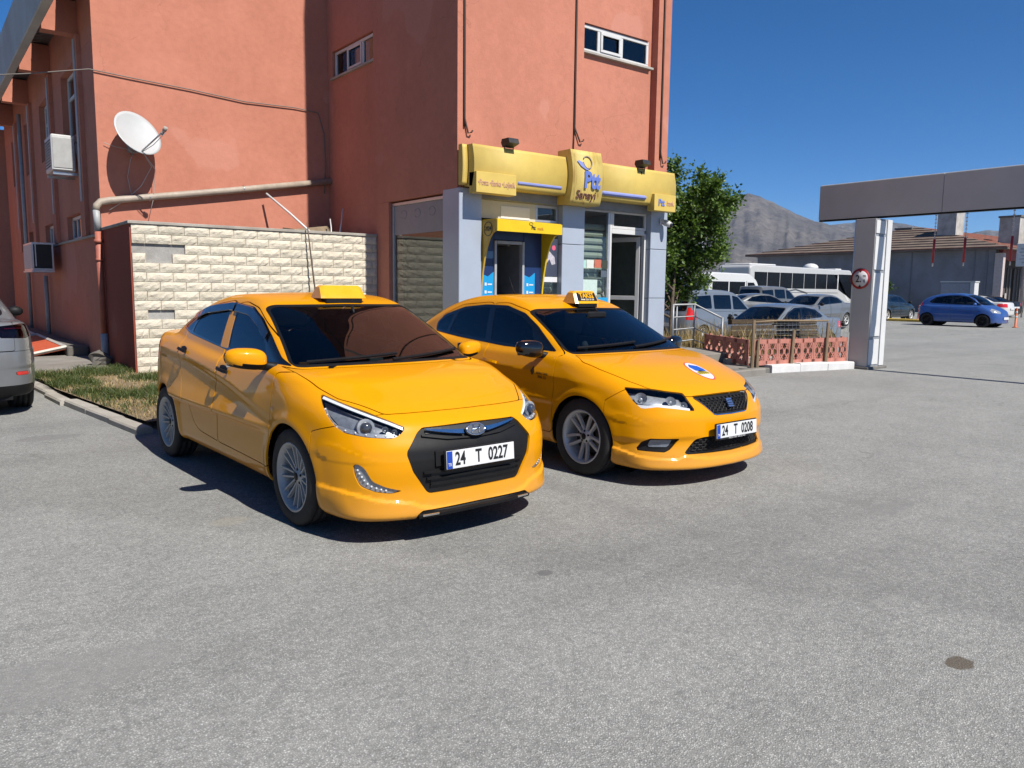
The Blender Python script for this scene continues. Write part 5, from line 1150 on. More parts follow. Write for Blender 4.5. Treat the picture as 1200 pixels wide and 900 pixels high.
# framed poster next to the kiosk
g = empty('window_poster', (9.05, YF+.045, 2.05), 0, 'dark film poster with pale figure and pink dot behind the glass', 'poster'); MB().box((-.19, 0, -.32), (.19, .008, .34)).build('poster_sheet', mat('poster_dark', (.06, .07, .11), .4), g)
b = MB(); b.add([(p, -.003, q) for p, q in ((-.14, .10), (-.06, .18), (.02, .10), (.12, .02), (.14, -.10), (.06, -.12), (0, -.02), (-.10, -.14), (-.15, -.10), (-.05, .02))], [(0, 1, 9), (1, 2, 9), (2, 6, 9), (2, 3, 6), (3, 4, 5), (3, 5, 6), (6, 7, 9), (7, 8, 9)]); b.build('pale_figure', mat('poster_pale', (.55, .52, .58), .5, var=.3, scale=25), g)
b = MB(); b.add([(.10+.045*math.cos(2*math.pi*k/16), -.003, .18+.045*math.sin(2*math.pi*k/16)) for k in range(16)], [tuple(range(16))]); b.build('pink_dot', mat('poster_pink', (.75, .12, .22), .5), g); MB().box((-.19, -.004, -.42), (.19, .006, -.33)).build('caption_strip', WHT, g)
# ---------------------------------------------------------------- stone-faced yard wall: every block its own piece
def stone_mat():
    q = N('cream_split_stone'); oi = q.n('ShaderNodeObjectInfo'); n1 = q.noise(7, 6, .7); n2 = q.noise(45, 4, .6)
    c = q.ramp(n1, [(.25, (.38, .335, .255)), (.42, (.52, .475, .39)), (.75, (.59, .55, .465))]); t = q.ramp(oi.outputs['Random'], [(0, (.86, .85, .82)), (.5, (1, .99, .97)), (1, (1.05, 1.03, 1.0))])
    c = q.mix(1., c, t, 'MULTIPLY'); q.set(Base_Color=c, Roughness=.9, Specular_IOR_Level=.2); q.bump(q.math('ADD', q.math('MULTIPLY', n1, 1.2), n2), .7, .016); return q.m
STONE = stone_mat(); XB = 2.83
wl = empty('yard_wall', (XB, YB, 0), 0, 'cream split-stone yard wall with a few blocks missing beside the shaded salmon return', 'wall')
MB().box((.0, .035, .0), (X1-XB+.004, .22, 2.44)).build('wall_core', concrete('mortar_grey', (.46, .45, .43), .2, 8, .4), wl)
MB().box((0, .222, .0), (.20, YM-YB-.002, 2.44)).build('return_wall', SALM, wl)
MB().box((-.02, .02, 0), (-.001, YM-YB-.002, 2.44)).build('return_render', SALM_D, wl)  # salmon darkened in its colour for the shade on this return
MB().box((-.05, -.03, 2.442), (X1-XB-.003, .25, 2.49), bev=.006).build('coping', CONC_L, wl); MB().box((-.05, .252, 2.442), (.24, YM-YB-.003, 2.488), bev=.006).build('coping', CONC_L, wl)
variants = []
def block_mesh(L, H, seed):
    r = np.random.default_rng(seed); nx, nz = 7, 3; V = []; F = []
    for j in range(nz+1):
        for i in range(nx+1):
            e = min(i, nx-i, j, nz-j); d = 0 if e == 0 else r.uniform(.008, .024); jx = 0 if i in (0, nx) else r.uniform(-.012, .012); jz = 0 if j in (0, nz) else r.uniform(-.010, .010)
            V.append((i*L/nx+jx, -.004-d, j*H/nz+jz))
    F = [(j*(nx+1)+i, j*(nx+1)+i+1, (j+1)*(nx+1)+i+1, (j+1)*(nx+1)+i) for j in range(nz) for i in range(nx)]; k = len(V)
    V += [(0, .034, 0), (L, .034, 0), (L, .034, H), (0, .034, H)]; bt = [i for i in range(nx+1)]; tp = [nz*(nx+1)+i for i in range(nx+1)]
    F += [tuple([k, k+1]+bt[::-1]), tuple([k+2, k+3]+tp), tuple([k+3, k]+[j*(nx+1) for j in range(nz+1)]), tuple([k+1, k+2]+[j*(nx+1)+nx for j in range(nz, -1, -1)])]
    me = bpy.data.meshes.new('stone_block'); me.from_pydata(V, [], F); me.update(); return me
RH = .1482; BL_ = .395; full = [block_mesh(BL_-.006, RH-.006, 10+k) for k in range(7)]; halves = {}
skip = {(2, 0), (2, 1), (3, 1), (9, 1), (11, 4), (1, 99)}
for row in range(16):
    z = 2.44-(row+1)*RH+.001
    if z < -.02: break
    x = -.0; i = 0; first = True
    while x < X1-XB-.01:
        L = BL_ if not (first and row % 2) else BL_*.5; first = False; L = min(L, X1-XB-x); full_ok = abs(L-BL_) < .01
        key = (row, i); i += 1
        if key not in skip and L > .03:
            if full_ok: me = random.choice(full)
            else:
                kk = round(L, 2); me = halves.setdefault((kk, random.randint(0, 2)), None) or block_mesh(L-.006, RH-.006, int(L*1000)+row)
            link('stone_block', me, STONE if not me.materials else None, wl, (x+.003, 0, max(z, 0)+.003))
        x += L
for (lab, P_, r_) in (('thin bare stick leaning against the stone wall', [(5.66, YB-.10, 2.62), (5.70, YB-.13, 2.1), (5.76, YB-.22, 1.2), (5.80, YB-.32, .1)], [.010, .014, .016, .018]),):
    b = MB(); b.tube(P_, r_, 6); tag(b.build('stick', mat('grey_bark', (.13, .10, .075), .9, bump=.5, bscale=80)), lab, 'stick')
for (lab, a, c, r) in (('long white lath leaning on the wall behind the stone coping', (5.72, 15.30, 3.30), (6.22, 14.2, 2.46), .022), ('white stick standing up near the tower, taller of two', (7.00, 14.6, 3.05), (6.72, 14.2, 2.44), .014), ('short white stick near the tower, lower of two', (6.68, 14.5, 2.82), (6.56, 14.2, 2.44), .012)):
    b = MB(); b.tube([a, tuple((Vector(a)+Vector(c))/2+Vector((.01, 0, .01))), c], r, 6); tag(b.build('lath', PVC), lab, 'lath', 'white laths behind the wall')
b = MB(); b.box((6.55, 13.62, 2.30), (7.0, 14.4, 2.50), bev=.03); tag(b.build('sheet_bundle', PVC), 'white folded sheet on the wall end by the tower', 'sheet')
MB_ = MB(); MB_.tube([(3.9, YM-.02, 2.44), (3.9, YM-.05, 2.5)], .01, 5)
part('yard_roof', CONC_D, ((3.05, YB+.25, 2.20), (X1-.01, YM-.01, 2.28)))
b = MB(); V = [(5.9, 14.6, 2.29), (7.0, 14.2, 2.29), (7.0, 15.4, 2.29), (5.9, 15.4, 2.29), (6.1, 14.9, 2.62), (6.7, 14.7, 2.70), (6.75, 15.2, 2.62), (6.0, 15.2, 2.66)]
b.add(V, [(0, 1, 5, 4), (1, 2, 6, 5), (2, 3, 7, 6), (3, 0, 4, 7), (4, 5, 6, 7)]); tag(b.build('rubble_heap', SOIL), 'brown heap of sacking behind the wall beside the tower', 'heap')
# ---------------------------------------------------------------- satellite dish
dish = empty('satellite_dish', (3.36, YM-.02, 3.95), 0, 'white satellite dish on the sunlit salmon wall', 'dish'); dm = mat('dish_white', (.54, .56, .57), .45, var=.05, scale=3)
dn = Vector((.30, -.80, .52)).normalized(); dr_ = Vector((1, 0, 0)); dr_ = (dr_-dn*dr_.dot(dn)).normalized(); du = dn.cross(dr_); dc = Vector((.02, -.42, .17)); b = MB(); rr, aa = 9, 36
if du.z < 0: du = -du
V = [tuple(dc-dn*.075)]
for i in range(1, rr+1):
    t = i/rr
    for k in range(aa): w = 2*math.pi*k/aa; V.append(tuple(dc+dr_*(.41*t*math.cos(w))+du*(.45*t*math.sin(w))+dn*(.075*(t*t-1))))
n1 = len(V); V2 = [tuple(Vector(v)-dn*.012) for v in V]
F = [(0, 1+k, 1+(k+1) % aa) for k in range(aa)]+[(1+i*aa+k, 1+(i+1)*aa+k, 1+(i+1)*aa+(k+1) % aa, 1+i*aa+(k+1) % aa) for i in range(rr-1) for k in range(aa)]
b.add(V+V2, F+[tuple(n1+q for q in f[::-1]) for f in F]+[(1+(rr-1)*aa+k, n1+1+(rr-1)*aa+k, n1+1+(rr-1)*aa+(k+1) % aa, 1+(rr-1)*aa+(k+1) % aa) for k in range(aa)], 0, True); b.build('reflector', dm, dish, fix=False)
b = MB(); arm0 = dc-du*.40+dn*.0; arm1 = dc+dn*.62-du*.40+dr_*.08; b.tube([tuple(arm0), tuple(arm1)], .014, 6); b.tube([tuple(arm0-Vector((0, 0, .02))), tuple(arm0*.5+arm1*.5-Vector((0, 0, .07))), tuple(arm1-Vector((0, 0, .05)))], .006, 5); b.build('feed_arm', STEEL, dish)
b = MB(); b.tube([tuple(arm1-dn*.02), tuple(arm1+dn*.05+du*.02)], .035, 10); b.tube([tuple(arm1-dn*.05-du*.01), tuple(arm1-dn*.10)], .028, 10); b.build('feed_horn', mat('lnb_grey', (.40, .37, .33), .5), dish)
b = MB(); b.tube([tuple(dc-dn*.09), tuple(dc-dn*.16-Vector((0, 0, .05))), (0, .02, 0)], .028, 8); b.box((-.08, 0, -.12), (.08, .02, .08)); b.tube([tuple(dc-dn*.16-Vector((0, 0, .05))), (0, 0, -.16)], .018, 6); b.build('wall_mount', STEEL, dish)
b = MB()
for k in range(4): b.tube([(.02+.09*math.cos(a)*(1-.1*k), -.06-.01*k, -.08+.05*math.sin(a)) for a in [R(360*j/14+k*15) for j in range(15)]], .005, 4, cap=False)
b.tube([(.02, -.05, -.10), (-.04, -.04, -.25), (-.10, -.03, -.55), (-.06, -.03, -.80), (-.02, -.04, -.95)], .006, 5); b.tube([tuple(arm0), (.28, -.15, -.35), (.10, -.10, -.70), (-.15, -.06, -.95), (-.42, -.03, -1.15)], .007, 5); b.tube([tuple(arm0), (.33, -.2, -.4), (.30, -.1, -.9), (.22, -.05, -1.25)], .006, 5); b.tube([(-.02, -.06, -.08), (-.28, -.04, -.05), (-.45, -.02, 0)], .006, 5); b.build('cable', mat('white_cable', (.55, .52, .48), .6), dish)
# cable across the wall
b = MB(); pts = [(-1.2, 16.6, 4.52), (.8, 16.0, 4.80), (1.9, 15.7, 5.0), (2.74, YM-.03, 5.14), (3.4, YM-.03, 5.13), (4.4, YM-.03, 5.07), (5.4, YM-.03, 5.02), (6.4, YM-.03, 5.04), (6.9, YM-.02, 5.0), (7.02, YM-.02, 4.6), (7.04, YM-.02, 4.0), (7.0, YM-.02, 3.4)]
b.tube([(x, y, z+.015*math.sin(3*x)) for x, y, z in pts], .011, 6); tag(b.build('wall_cable', mat('grey_cable', (.20, .17, .15), .7)), 'sagging grey cable strung across the sunlit salmon wall', 'cable')
# air conditioners on the shaded side
ac = empty('air_conditioner', (X0-.08, 17.1, 3.62), 0, 'white air conditioner box mounted high between the upper windows', 'air conditioner'); ACW = mat('ac_white', (.66, .66, .64), .45, var=.05)
MB().box((-.40, 0, 0), (0, .80, .66), bev=.02).build('casing', ACW, ac); b = MB(); b.box((-.38, -.012, .05), (-.02, -.001, .60), bev=.005); b.build('service_panel', mat('ac_grey', (.45, .45, .44), .5), ac)
b = MB()
for k in range(10): b.box((-.412, .10, .08+k*.052), (-.402, .74, .10+k*.052))
b.build('vent_grid', mat('ac_dark', (.10, .10, .10), .6), ac)['kind'] = 'stuff'
b = MB(); b.tube([(-.05, .05, .40), (.02, .02, .55), (.05, 0, .2), (.06, 0, -.4)], .03, 6); b.build('hose', mat('ac_hose', (.25, .24, .23), .7), ac); b = MB(); b.box((-.38, .05, -.07), (.14, .10, -.02)); b.box((-.38, .75, -.07), (.14, .80, -.02)); b.build('bracket', STEEL, ac)
cg = empty('air_conditioner', (2.24, 20.0, 1.80), 0, 'caged air conditioner with black open end low on the shaded wall', 'air conditioner')
MB().box((.02, .05, .05), (.40, 1.40, .56)).build('casing', mat('ac_dark', (.1, .1, .1), .6), cg); MB().box((.03, .012, .05), (.38, .03, .55)).build('black_grille', INK, cg)
b = MB()
for (lo, hi) in (((0, 0, 0), (.41, .03, .04)), ((0, 0, .56), (.41, .03, .60)), ((0, 0, .04), (.03, .03, .56)), ((.38, 0, .04), (.41, .03, .56)), ((0, 1.42, 0), (.41, 1.45, .6)), ((0, .03, .56), (.03, 1.42, .60)), ((0, .03, 0), (.03, 1.42, .04)), ((.06, .0, .08), (.08, .02, .56))): b.box(lo, hi)
b.build('cage_frame', ALU, cg); b = MB()
for k in range(14): b.box((-.004, .05+k*.1, .045), (-.001, .12+k*.1, .555))
b.build('side_slats', ACW, cg)['kind'] = 'stuff'
MB().box((-.02, -.05, -.04), (.41, 1.5, -.005)).build('shelf', ALU, cg)
# cellar hatch: concrete plinth with red sheets
pl = empty('cellar_hatch', (2.0, 17.0, .1), 0, 'low concrete hatch along the shaded wall with red sheets and white rims', 'hatch'); MB().box((.42, .2, 0), (.79, 11, .20), bev=.02).build('plinth', CONC_D, pl)
RS = mat('red_sheet', (.62, .11, .04), .6, var=.15, stretch=(6, 1, 1), bump=.3, bscale=40)
for (y0, y1) in ((.35, 4.6), (4.9, 8.2)):
    b = MB(); b.add([(-.12, y0, .03), (.42, y0, .14), (.42, y1, .16), (-.12, y1, .05), (-.12, y0, .07), (.42, y0, .18), (.42, y1, .20), (-.12, y1, .09)], [(0, 1, 2, 3), (4, 5, 6, 7), (0, 1, 5, 4), (1, 2, 6, 5), (2, 3, 7, 6), (3, 0, 4, 7)]); b.build('red_sheet', RS, pl)
    for (a, c) in (((-.14, y0, .07), (.42, y0, .185)), ((-.14, y0, .07), (-.14, y1, .09)), ((.42, y0, .185), (.42, y1, .205)), ((-.14, y1, .09), (.42, y1, .205))): bb = MB(); bb.tube([a, c], .035, 4, smooth=False); bb.build('rim', mat('chalky_white', (.62, .58, .52), .8, var=.15), pl)
b = MB(); b.sphere((2.60, 15.05, .20), (.16, .15, .17), 14); b.v = [(x+.05*math.sin(23*z+9*y), y+.05*math.sin(19*x+17*z), z+.04*math.sin(21*y+11*x)) for x, y, z in b.v]; b.sm = [False]*len(b.sm); tag(b.build('rubble_stone', CONC_D), 'rough grey stone lying at the foot of the drainpipe', 'stone')
# ---------------------------------------------------------------- height-limit gantry
GW = mat('gantry_white', (.74, .74, .73), .45, var=.06, scale=1.5); GG = mat('gantry_grey_sheet', (.56, .555, .535), .45, .1, var=.07, scale=1.2)
gt_ = empty('height_gantry', (14.88, 8.0, 0), 0, 'grey and white height-limit gantry spanning the yard entrance', 'gantry'); go = Vector((14.88, 8.0, 0))
def gb(name, m, lo, hi, bev=.006, parent=None): return MB().box(tuple(Vector(lo)-go), tuple(Vector(hi)-go), bev=bev).build(name, m, parent or gt_)
for (y0, y1) in ((9.19, 6.74), (6.732, 4.26), (4.252, 1.8), (1.792, -.3)):
    gb('beam_sheet', GG, (15.12, y1, 2.985), (15.135, y0, 3.675), .003); gb('beam_top', GW, (15.137, y1, 3.65), (15.27, y0, 3.69), .004); gb('beam_back', GG, (15.257, y1, 2.985), (15.272, y0, 3.645), .003)
gb('beam_soffit', BLK, (15.137, -.3, 2.955), (15.255, 9.19, 2.982)); gb('beam_end', GG, (15.137, 9.192, 2.985), (15.255, 9.2, 3.645))
for yc_ in (8.03, .7):
    c_ = empty('gantry_post', parent=gt_); y0, y1 = yc_-.19, yc_+.21
    gb('post_sheet', GG, (14.90, y0+.003, .05), (14.915, y1, 2.93), .003, c_)
    zz = [.06, .62, 1.92, 2.62, 2.928]
    for k in range(4): gb('post_panel', GW, (14.917, y0-.012, zz[k]+.03), (15.29, y0+.002, zz[k+1]-.03), .004, c_)
    gb('post_core', mat('post_seam', (.30, .32, .35), .5), (14.917, y0+.004, .0), (15.50, y1-.01, 2.93), .0, c_); gb('post_edge', GW, (15.34, y0-.012, .06), (15.52, y0+.002, 2.928), .004, c_); gb('post_foot', CONC_D, (14.83, y0-.06, -.05), (15.58, y1+.06, .05), .01, c_)
# round limit sign
sgn = empty('road_sign', (14.893, 8.08, 1.775), 0, 'round red-rimmed height limit sign on the gantry post', 'sign'); RDR = mat('sign_red', (.42, .015, .02), .4); SWH = mat('sign_white_face', (.72, .71, .72), .4)
def dsc(r, x, m, nm, n=40): b = MB(); b.lathe([(0, -x), (r, -x), (r, -x+.004)], n, 'x'); b.build(nm, m, sgn)
dsc(.20, .006, RDR, 'rim'); dsc(.158, .009, SWH, 'face')
for s in (1, -1): b = MB(); b.prism([(-.035, s*.165), (.035, s*.165), (0, s*.115)], -.013, -.0095, 'x'); b.build('arrow_mark', INK if s < 0 else RDR, sgn)
place_text('2.', INK, sgn, (-.0095, .035, -.005), (0, -1, 0), (0, 0, 1), .20, .002, sx=.85, bold=.003); place_text('m', INK, sgn, (-.0095, -.085, .055), (0, -1, 0), (0, 0, 1), .085, .002, sx=1., bold=.002); place_text('0', INK, sgn, (-.0095, -.085, -.045), (0, -1, 0), (0, 0, 1), .085, .002, sx=.9, bold=.002)
# hanging chains with red sleeves
CHW = mat('chain_white', (.66, .62, .58), .5); CHR = mat('chain_red', (.45, .03, .03), .5)
for i, (y, lab) in enumerate(((6.76, 'first hanging chain right of the gantry post, red lower half'), (6.23, 'second hanging chain right of the gantry post, red lower half'), (5.48, 'third hanging chain right of the gantry post, crossing the white board'))):
    g = empty('hanging_chain', (15.20, y*1.015, 2.95), 0, lab, 'chain', 'chains hanging from the gantry'); b = MB()
    for k in range(13): b.box((-.010, -.006 if k % 2 else -.016, -.03-k*.034), (.010, .006 if k % 2 else .016, -.004-k*.034), bev=.004)
    b.build('upper_links', CHW, g); b = MB(); b.tube([(0, 0, -.45), (0, .004, -.88)], .021, 8); b.build('red_sleeve', CHR, g); b = MB(); b.tube([(0, .004, -.88), (0, .004, -.95)], .012, 6); b.build('end_link', CHW, g)
# ---------------------------------------------------------------- railing, ornamental fence, white kerb
RAILM = mat('dull_rail_steel', (.30, .31, .32), .45, .3, var=.12)
rl = empty('railing', (12.1, 10.5, .3), 0, 'steel tube railing with four bars beside the porch steps', 'railing'); ro = Vector((12.1, 10.5, .3)); RP = [(12.12, 10.42, .30), (13.24, 10.80, .30), (13.28, 10.10, .12)]
tops = [(12.12, 10.42, 1.22), (13.24, 10.80, 1.22), (13.28, 10.10, .95)]
for a, t in zip(RP, tops): b = MB(); b.tube([tuple(Vector(a)-ro), tuple(Vector(t)-ro+Vector((0, 0, .02)))], .022, 8); b.build('post', RAILM, rl)
b = MB(); b.tube([tuple(Vector((12.32, 10.50, .30))-ro), tuple(Vector((12.32, 10.50, 1.2))-ro)], .018, 8); b.build('post', RAILM, rl)
for k in range(4):
    f = 1-k*.27; P = [Vector(a)+(Vector(t)-Vector(a))*f-ro for a, t in zip(RP, tops)]; b = MB(); b.tube([tuple(q) for q in P], .021 if k == 0 else .013, 8); b.build('bar', RAILM, rl)
TERR = mat('terracotta_cast', (.52, .205, .155), .8, var=.18, scale=5, bump=.3, bscale=70); WKB = mat('white_kerb_paint', (.74, .73, .72), .7, var=.1, scale=4, bump=.3, bscale=40)
def fret(L=.52, H=.46, t=.045):
    """cast panel with pierced petals, drawn as bars round openings"""
    b = MB(); w = .038
    def bar(p, q, ww=w, tt=t):
        d = Vector((q[0]-p[0], 0, q[1]-p[1])); n = Vector((-d.z, 0, d.x)).normalized()*ww/2; V = [Vector((p[0], 0, p[1]))+n, Vector((p[0], 0, p[1]))-n, Vector((q[0], 0, q[1]))-n, Vector((q[0], 0, q[1]))+n]
        b.add([tuple(v+Vector((0, -tt/2, 0))) for v in V]+[tuple(v+Vector((0, tt/2, 0))) for v in V], [(0, 1, 2, 3), (4, 5, 6, 7), (0, 1, 5, 4), (1, 2, 6, 5), (2, 3, 7, 6), (3, 0, 4, 7)])
    for p, q in (((0, w), (L, w)), ((0, H-w), (L, H-w)), ((w*.7, 0), (w*.7, H)), ((L-w*.7, 0), (L-w*.7, H))): bar(p, q, w*2, t)
    c = (L/2, H/2)
    for s in (-1, 1):
        for u in (-1, 1):
            bar((c[0]+s*.03, c[1]+u*.03), (c[0]+s*(L/2-.05), c[1]+u*(H/2-.05)), .022, t*.9)
            pts = [(c[0]+s*(L/2-.05)*math.cos(R(90)*k/5), c[1]+u*(H/2-.05)*math.sin(R(90)*k/5)) for k in range(6)]
            for k in range(5): bar(pts[k], pts[k+1], .026, t*.85)
            bar((c[0]+s*.02, c[1]+u*(H/2-.04)), (c[0]+s*.13, c[1]+u*.05), .016, t*.8); bar((c[0]+s*(L/2-.04), c[1]+u*.02), (c[0]+s*.06, c[1]+u*.12), .016, t*.8)
    bar((c[0]-.05, c[1]), (c[0]+.05, c[1]), .08, t); b.box((L/2-.02, -.02, H-.002), (L/2+.02, .02, H+.025)); return b.mesh('fret_panel')
FRT = fret(); FRT.materials.append(TERR)
fc = empty('ornamental_fence', (12.34, 8.74, .08), 0, 'low terracotta fence of pierced ornamental panels behind the white kerb', 'fence')
def run(a, b_, n):
    a = Vector(a); b_ = Vector(b_); d = (b_-a)/n; an = math.atan2(d.y, d.x)
    for i in range(n):
        o = link('fret_panel', FRT, None, fc, tuple(a+d*i-Vector((12.34, 8.74, .08))), (0, 0, an)); o.scale = (d.length/.525, 1, 1.05)
run((12.36, 8.80, .13), (13.20, 10.45, .13), 4); run((12.42, 8.73, .13), (14.86, 8.26, .13), 8)
wk = empty('white_kerb', (12.6, 8.6, 0)); wk['kind'] = 'structure'
kerb_run((12.66, 8.46, 0), (14.84, 8.05, 0), 3, WKB, .22, .15, wk, 'kerb_stone', (12.6, 8.6, 0)); kerb_run((11.4, 8.62, 0), (12.62, 8.47, 0), 2, CONC_D, .2, .10, wk, 'kerb_stone', (12.6, 8.6, 0))
part('fence_footing', CONC_D, ((12.3, 8.75, -.05), (14.9, 9.0, .10))).parent = fc; bpy.data.objects['fence_footing'].location = tuple(-Vector((12.34, 8.74, .08)))
WOOD = mat('weathered_wood', (.28, .20, .12), .85, var=.3, scale=9, bump=.4, bscale=60, stretch=(4, 4, .6))
for (x, y, h, dx, lab) in ((12.34, 8.68, .98, .0, 'tall dark wooden post at the fence corner'), (13.32, 8.50, .78, .05, 'leaning pale wooden stake in the middle of the fence'), (14.22, 8.32, .92, .02, 'pale wooden stake nearest the gantry post'), (12.46, 8.66, .62, .02, 'short pale stake beside the corner post')):
    b = MB(); b.tube([(x, y, .0), (x+dx*.5, y, h*.5), (x+dx, y, h)], [.035, .032, .028], 6, smooth=False); tag(b.build('fence_stake', WOOD), lab, 'post', 'wooden stakes along the fence')
wm = MB()
for k in range(26): wm.tube([(12.36+k*.1, 8.72-k*.0185, .1), (12.36+k*.1, 8.72-k*.0185, .93)], .0022, 3, cap=False)
for k in range(9): wm.tube([(12.36, 8.72, .15+k*.095), (14.86, 8.26, .15+k*.095)], .0022, 3, cap=False)
tag(wm.build('wire_mesh', STEEL, fix=False), 'thin wire mesh strung between the wooden stakes', 'mesh')
b = MB(); b.tube([(12.36, 8.70, .94), (13.0, 8.60, .965), (14.3, 8.36, .95)], .018, 6); tag(b.build('top_rail', WOOD), 'thin crooked wooden rail along the top of the stakes', 'rail')
# pallets
def pallet(loc, rz, tilt, lab):
    g = empty('pallet', loc, rz, lab, 'pallet', 'stacked wooden pallets'); g.rotation_euler = (tilt, 0, rz); PW = mat('pallet_wood', (.07, .046, .022), .85, var=.35, scale=7, stretch=(1, 5, 5)); me = None
    for k in range(7): MB().box((0, k*.118, .10), (1.2, k*.118+.085, .122), bev=.003).build('deck_board', PW, g)
    for y in (0, .36, .70):
        for x in (0, .53, 1.06): MB().box((x, y, .024), (x+.14, y+.10, .098), bev=.003).build('block', PW, g)
        MB().box((0, y, 0), (1.2, y+.10, .022), bev=.003).build('bottom_board', PW, g)
pallet((13.45, 10.05, .12), R(-10), R(86), 'brown wooden pallet standing on edge behind the fence'); pallet((14.72, 9.80, .10), R(-12), R(80), 'brown wooden pallet standing nearest the gantry post')
for k in range(3): pallet((13.9, 10.6, -.05+k*.14), R(5+3*k), 0, ['bottom pallet of the low pile behind the fence', 'middle pallet of the low pile behind the fence', 'top pallet of the low pile behind the fence'][k])
# dry weeds
wp = []
for k in range(6500):
    x = random.uniform(12.4, 16.6); y = random.uniform(9.4, 13.6)
    if x-12.3 < (y-8.8)*.48+.15 and y < 10.6: continue
    if 12.0 < x < 13.35 and y < 12.3: continue
    n = vnoise(x, y, 1.2)
    if n > .35: wp.append((x, y, hgt(x, y), .5+n))
tag(blades('dry_weeds', STRAW, wp, .30, .85, .007, .4), 'tall dry weeds between the railing and the fence', 'weeds', kind='stuff')
# ---------------------------------------------------------------- trees and shrubs
BARK = mat('tree_bark', (.12, .09, .065), .9, var=.3, scale=8, bump=.6, bscale=40, stretch=(3, 3, .6))
LEAF = leafmat('tree_leaf', (.026, .065, .012), (.15, .225, .048), .34, rough=.45); LEAF2 = leafmat('shrub_leaf', (.020, .050, .012), (.08, .14, .03), .25)
def tree(loc, lab, H, crown, nl, leaf=.07, seed=3, trunk_h=1.0, m=LEAF, name='tree', spread=1., low=.35):
    g = empty(name, loc, 0, lab, 'tree'); r = np.random.default_rng(seed); tw = MB(); ends = []
    tips = []
    def limb(p, d, L, rad, lev):
        p = np.array(p, float); d = np.array(d, float); pts = [p.copy()]; n = 4
        for k in range(n):
            d = d+r.normal(0, .13, 3)+np.array([0, 0, .05 if lev < 2 else -.01]); d /= np.linalg.norm(d); p = p+d*L/n; pts.append(p.copy())
        if (p[0]/crown[0])**2+(p[1]/crown[1])**2+((p[2]-cz)/crown[2])**2 > 1.1 and lev: return
        tw.tube([tuple(q) for q in pts], [rad*(1-.16*k) for k in range(n+1)], 6 if lev < 2 else 4, cap=False)
        if lev >= 3:
            for q in pts[1:]: tips.append((q, d))
            return
        for k in range({0: 6 if low > .3 else 15, 1: 4, 2: 4}[lev]):
            f = r.uniform(low if lev == 0 else .3, 1.0); i = min(int(f*n), n-1); q = pts[i]+(pts[i+1]-pts[i])*(f*n-i); a = r.uniform(0, 6.283); u = np.array([math.cos(a), math.sin(a), r.uniform(-.1, .9)])
            nd = d*.55+u*(.85*spread); nd /= np.linalg.norm(nd); limb(q, nd, L*r.uniform(.48, .75), rad*.5, lev+1)
        tips.append((pts[-1], d))
    cz = trunk_h+(H-trunk_h)/2
    limb((0, 0, 0), (.03, .02, 1), trunk_h+H*(.35 if low > .3 else .55), .10*H/5*(1 if low > .3 else .6), 0)
    T = np.array([t[0] for t in tips]); cz = trunk_h+(H-trunk_h)/2
    tw.build('trunk', BARK, g, fix=False)
    D = np.array([t[1] for t in tips]); e = (T[:, 0]/crown[0])**2+(T[:, 1]/crown[1])**2+((T[:, 2]-cz)/crown[2])**2; ok = np.where(e < 1.25)[0]
    nt_ = nl//7; i = r.choice(ok, nt_); q = T[i]; dv = D[i]*.6+r.normal(0, .6, (nt_, 3)); dv /= np.linalg.norm(dv, axis=1, keepdims=True); Ls = r.uniform(.15, .38, nt_)*(leaf/.07)**.6
    P = (q[:, None]+dv[:, None]*(Ls[:, None, None]*np.arange(7)[None, :, None]/6)).reshape(-1, 3)+r.normal(0, .018, (nt_*7, 3)); dd = np.repeat(dv, 7, 0)+r.normal(0, .7, (nt_*7, 3))
    n = r.normal(0, 1, P.shape); n[:, 2] = np.abs(n[:, 2])+.3; n /= np.linalg.norm(n, axis=1, keepdims=True); d = dd-n*(dd*n).sum(1, keepdims=True); d /= np.maximum(np.linalg.norm(d, axis=1, keepdims=True), 1e-6); s = np.cross(n, d); L = leaf*r.uniform(.7, 1.25, (len(P), 1))
    V = np.stack([P, P+d*L*.45+s*L*.34+n*L*.05, P+d*L, P+d*L*.45-s*L*.34+n*L*.05], 1).reshape(-1, 3).tolist(); F = np.arange(len(V)).reshape(-1, 4).tolist()
    me = bpy.data.meshes.new('crown'); me.from_pydata(V, [], F); me.update(); link('crown', me, m, g); return g
tree((15.45, 13.2, -.2), 'leafy green tree growing beside the post office tower', 5.6, (2.55, 2.55, 2.9), 62000, .095, 21, .1, spread=1.05, low=.04)
tree((62.5, 32.6, 0), 'rounded green shrub in front of the blue-grey warehouse', 3.3, (2.2, 2.2, 2.0), 2200, .22, 5, .3, LEAF2, 'shrub')
# ---------------------------------------------------------------- warehouse at the back right
WH = concrete('blue_grey_render', (.30, .315, .36), .10, .4, .15); TILE = concrete('weathered_roof_tiles', (.215, .165, .135), .3, 1.2, .4); TILER = concrete('red_roof_tiles', (.34, .12, .085), .25, 1.5, .4)
wh = empty('warehouse', (65.5, 25, 0), 0, 'long blue-grey warehouse with a weathered hipped tile roof and chimneys', 'building')
def wb(name, m, lo, hi, parent=None, bev=0.): return MB().box((lo[0]-65.5, lo[1]-25, lo[2]), (hi[0]-65.5, hi[1]-25, hi[2]), bev=bev).build(name, m, parent or wh)
wb('side_wall', WH, (65.5, 25, -.1), (65.8, 46, 5.1)); wb('corner_pier', mat('pale_pier', (.62, .52, .49), .7), (65.35, 24.4, -.1), (65.75, 24.97, 4.6)); wb('rear_wall', WH, (65.8, 45.7, -.1), (82, 46, 5.1))
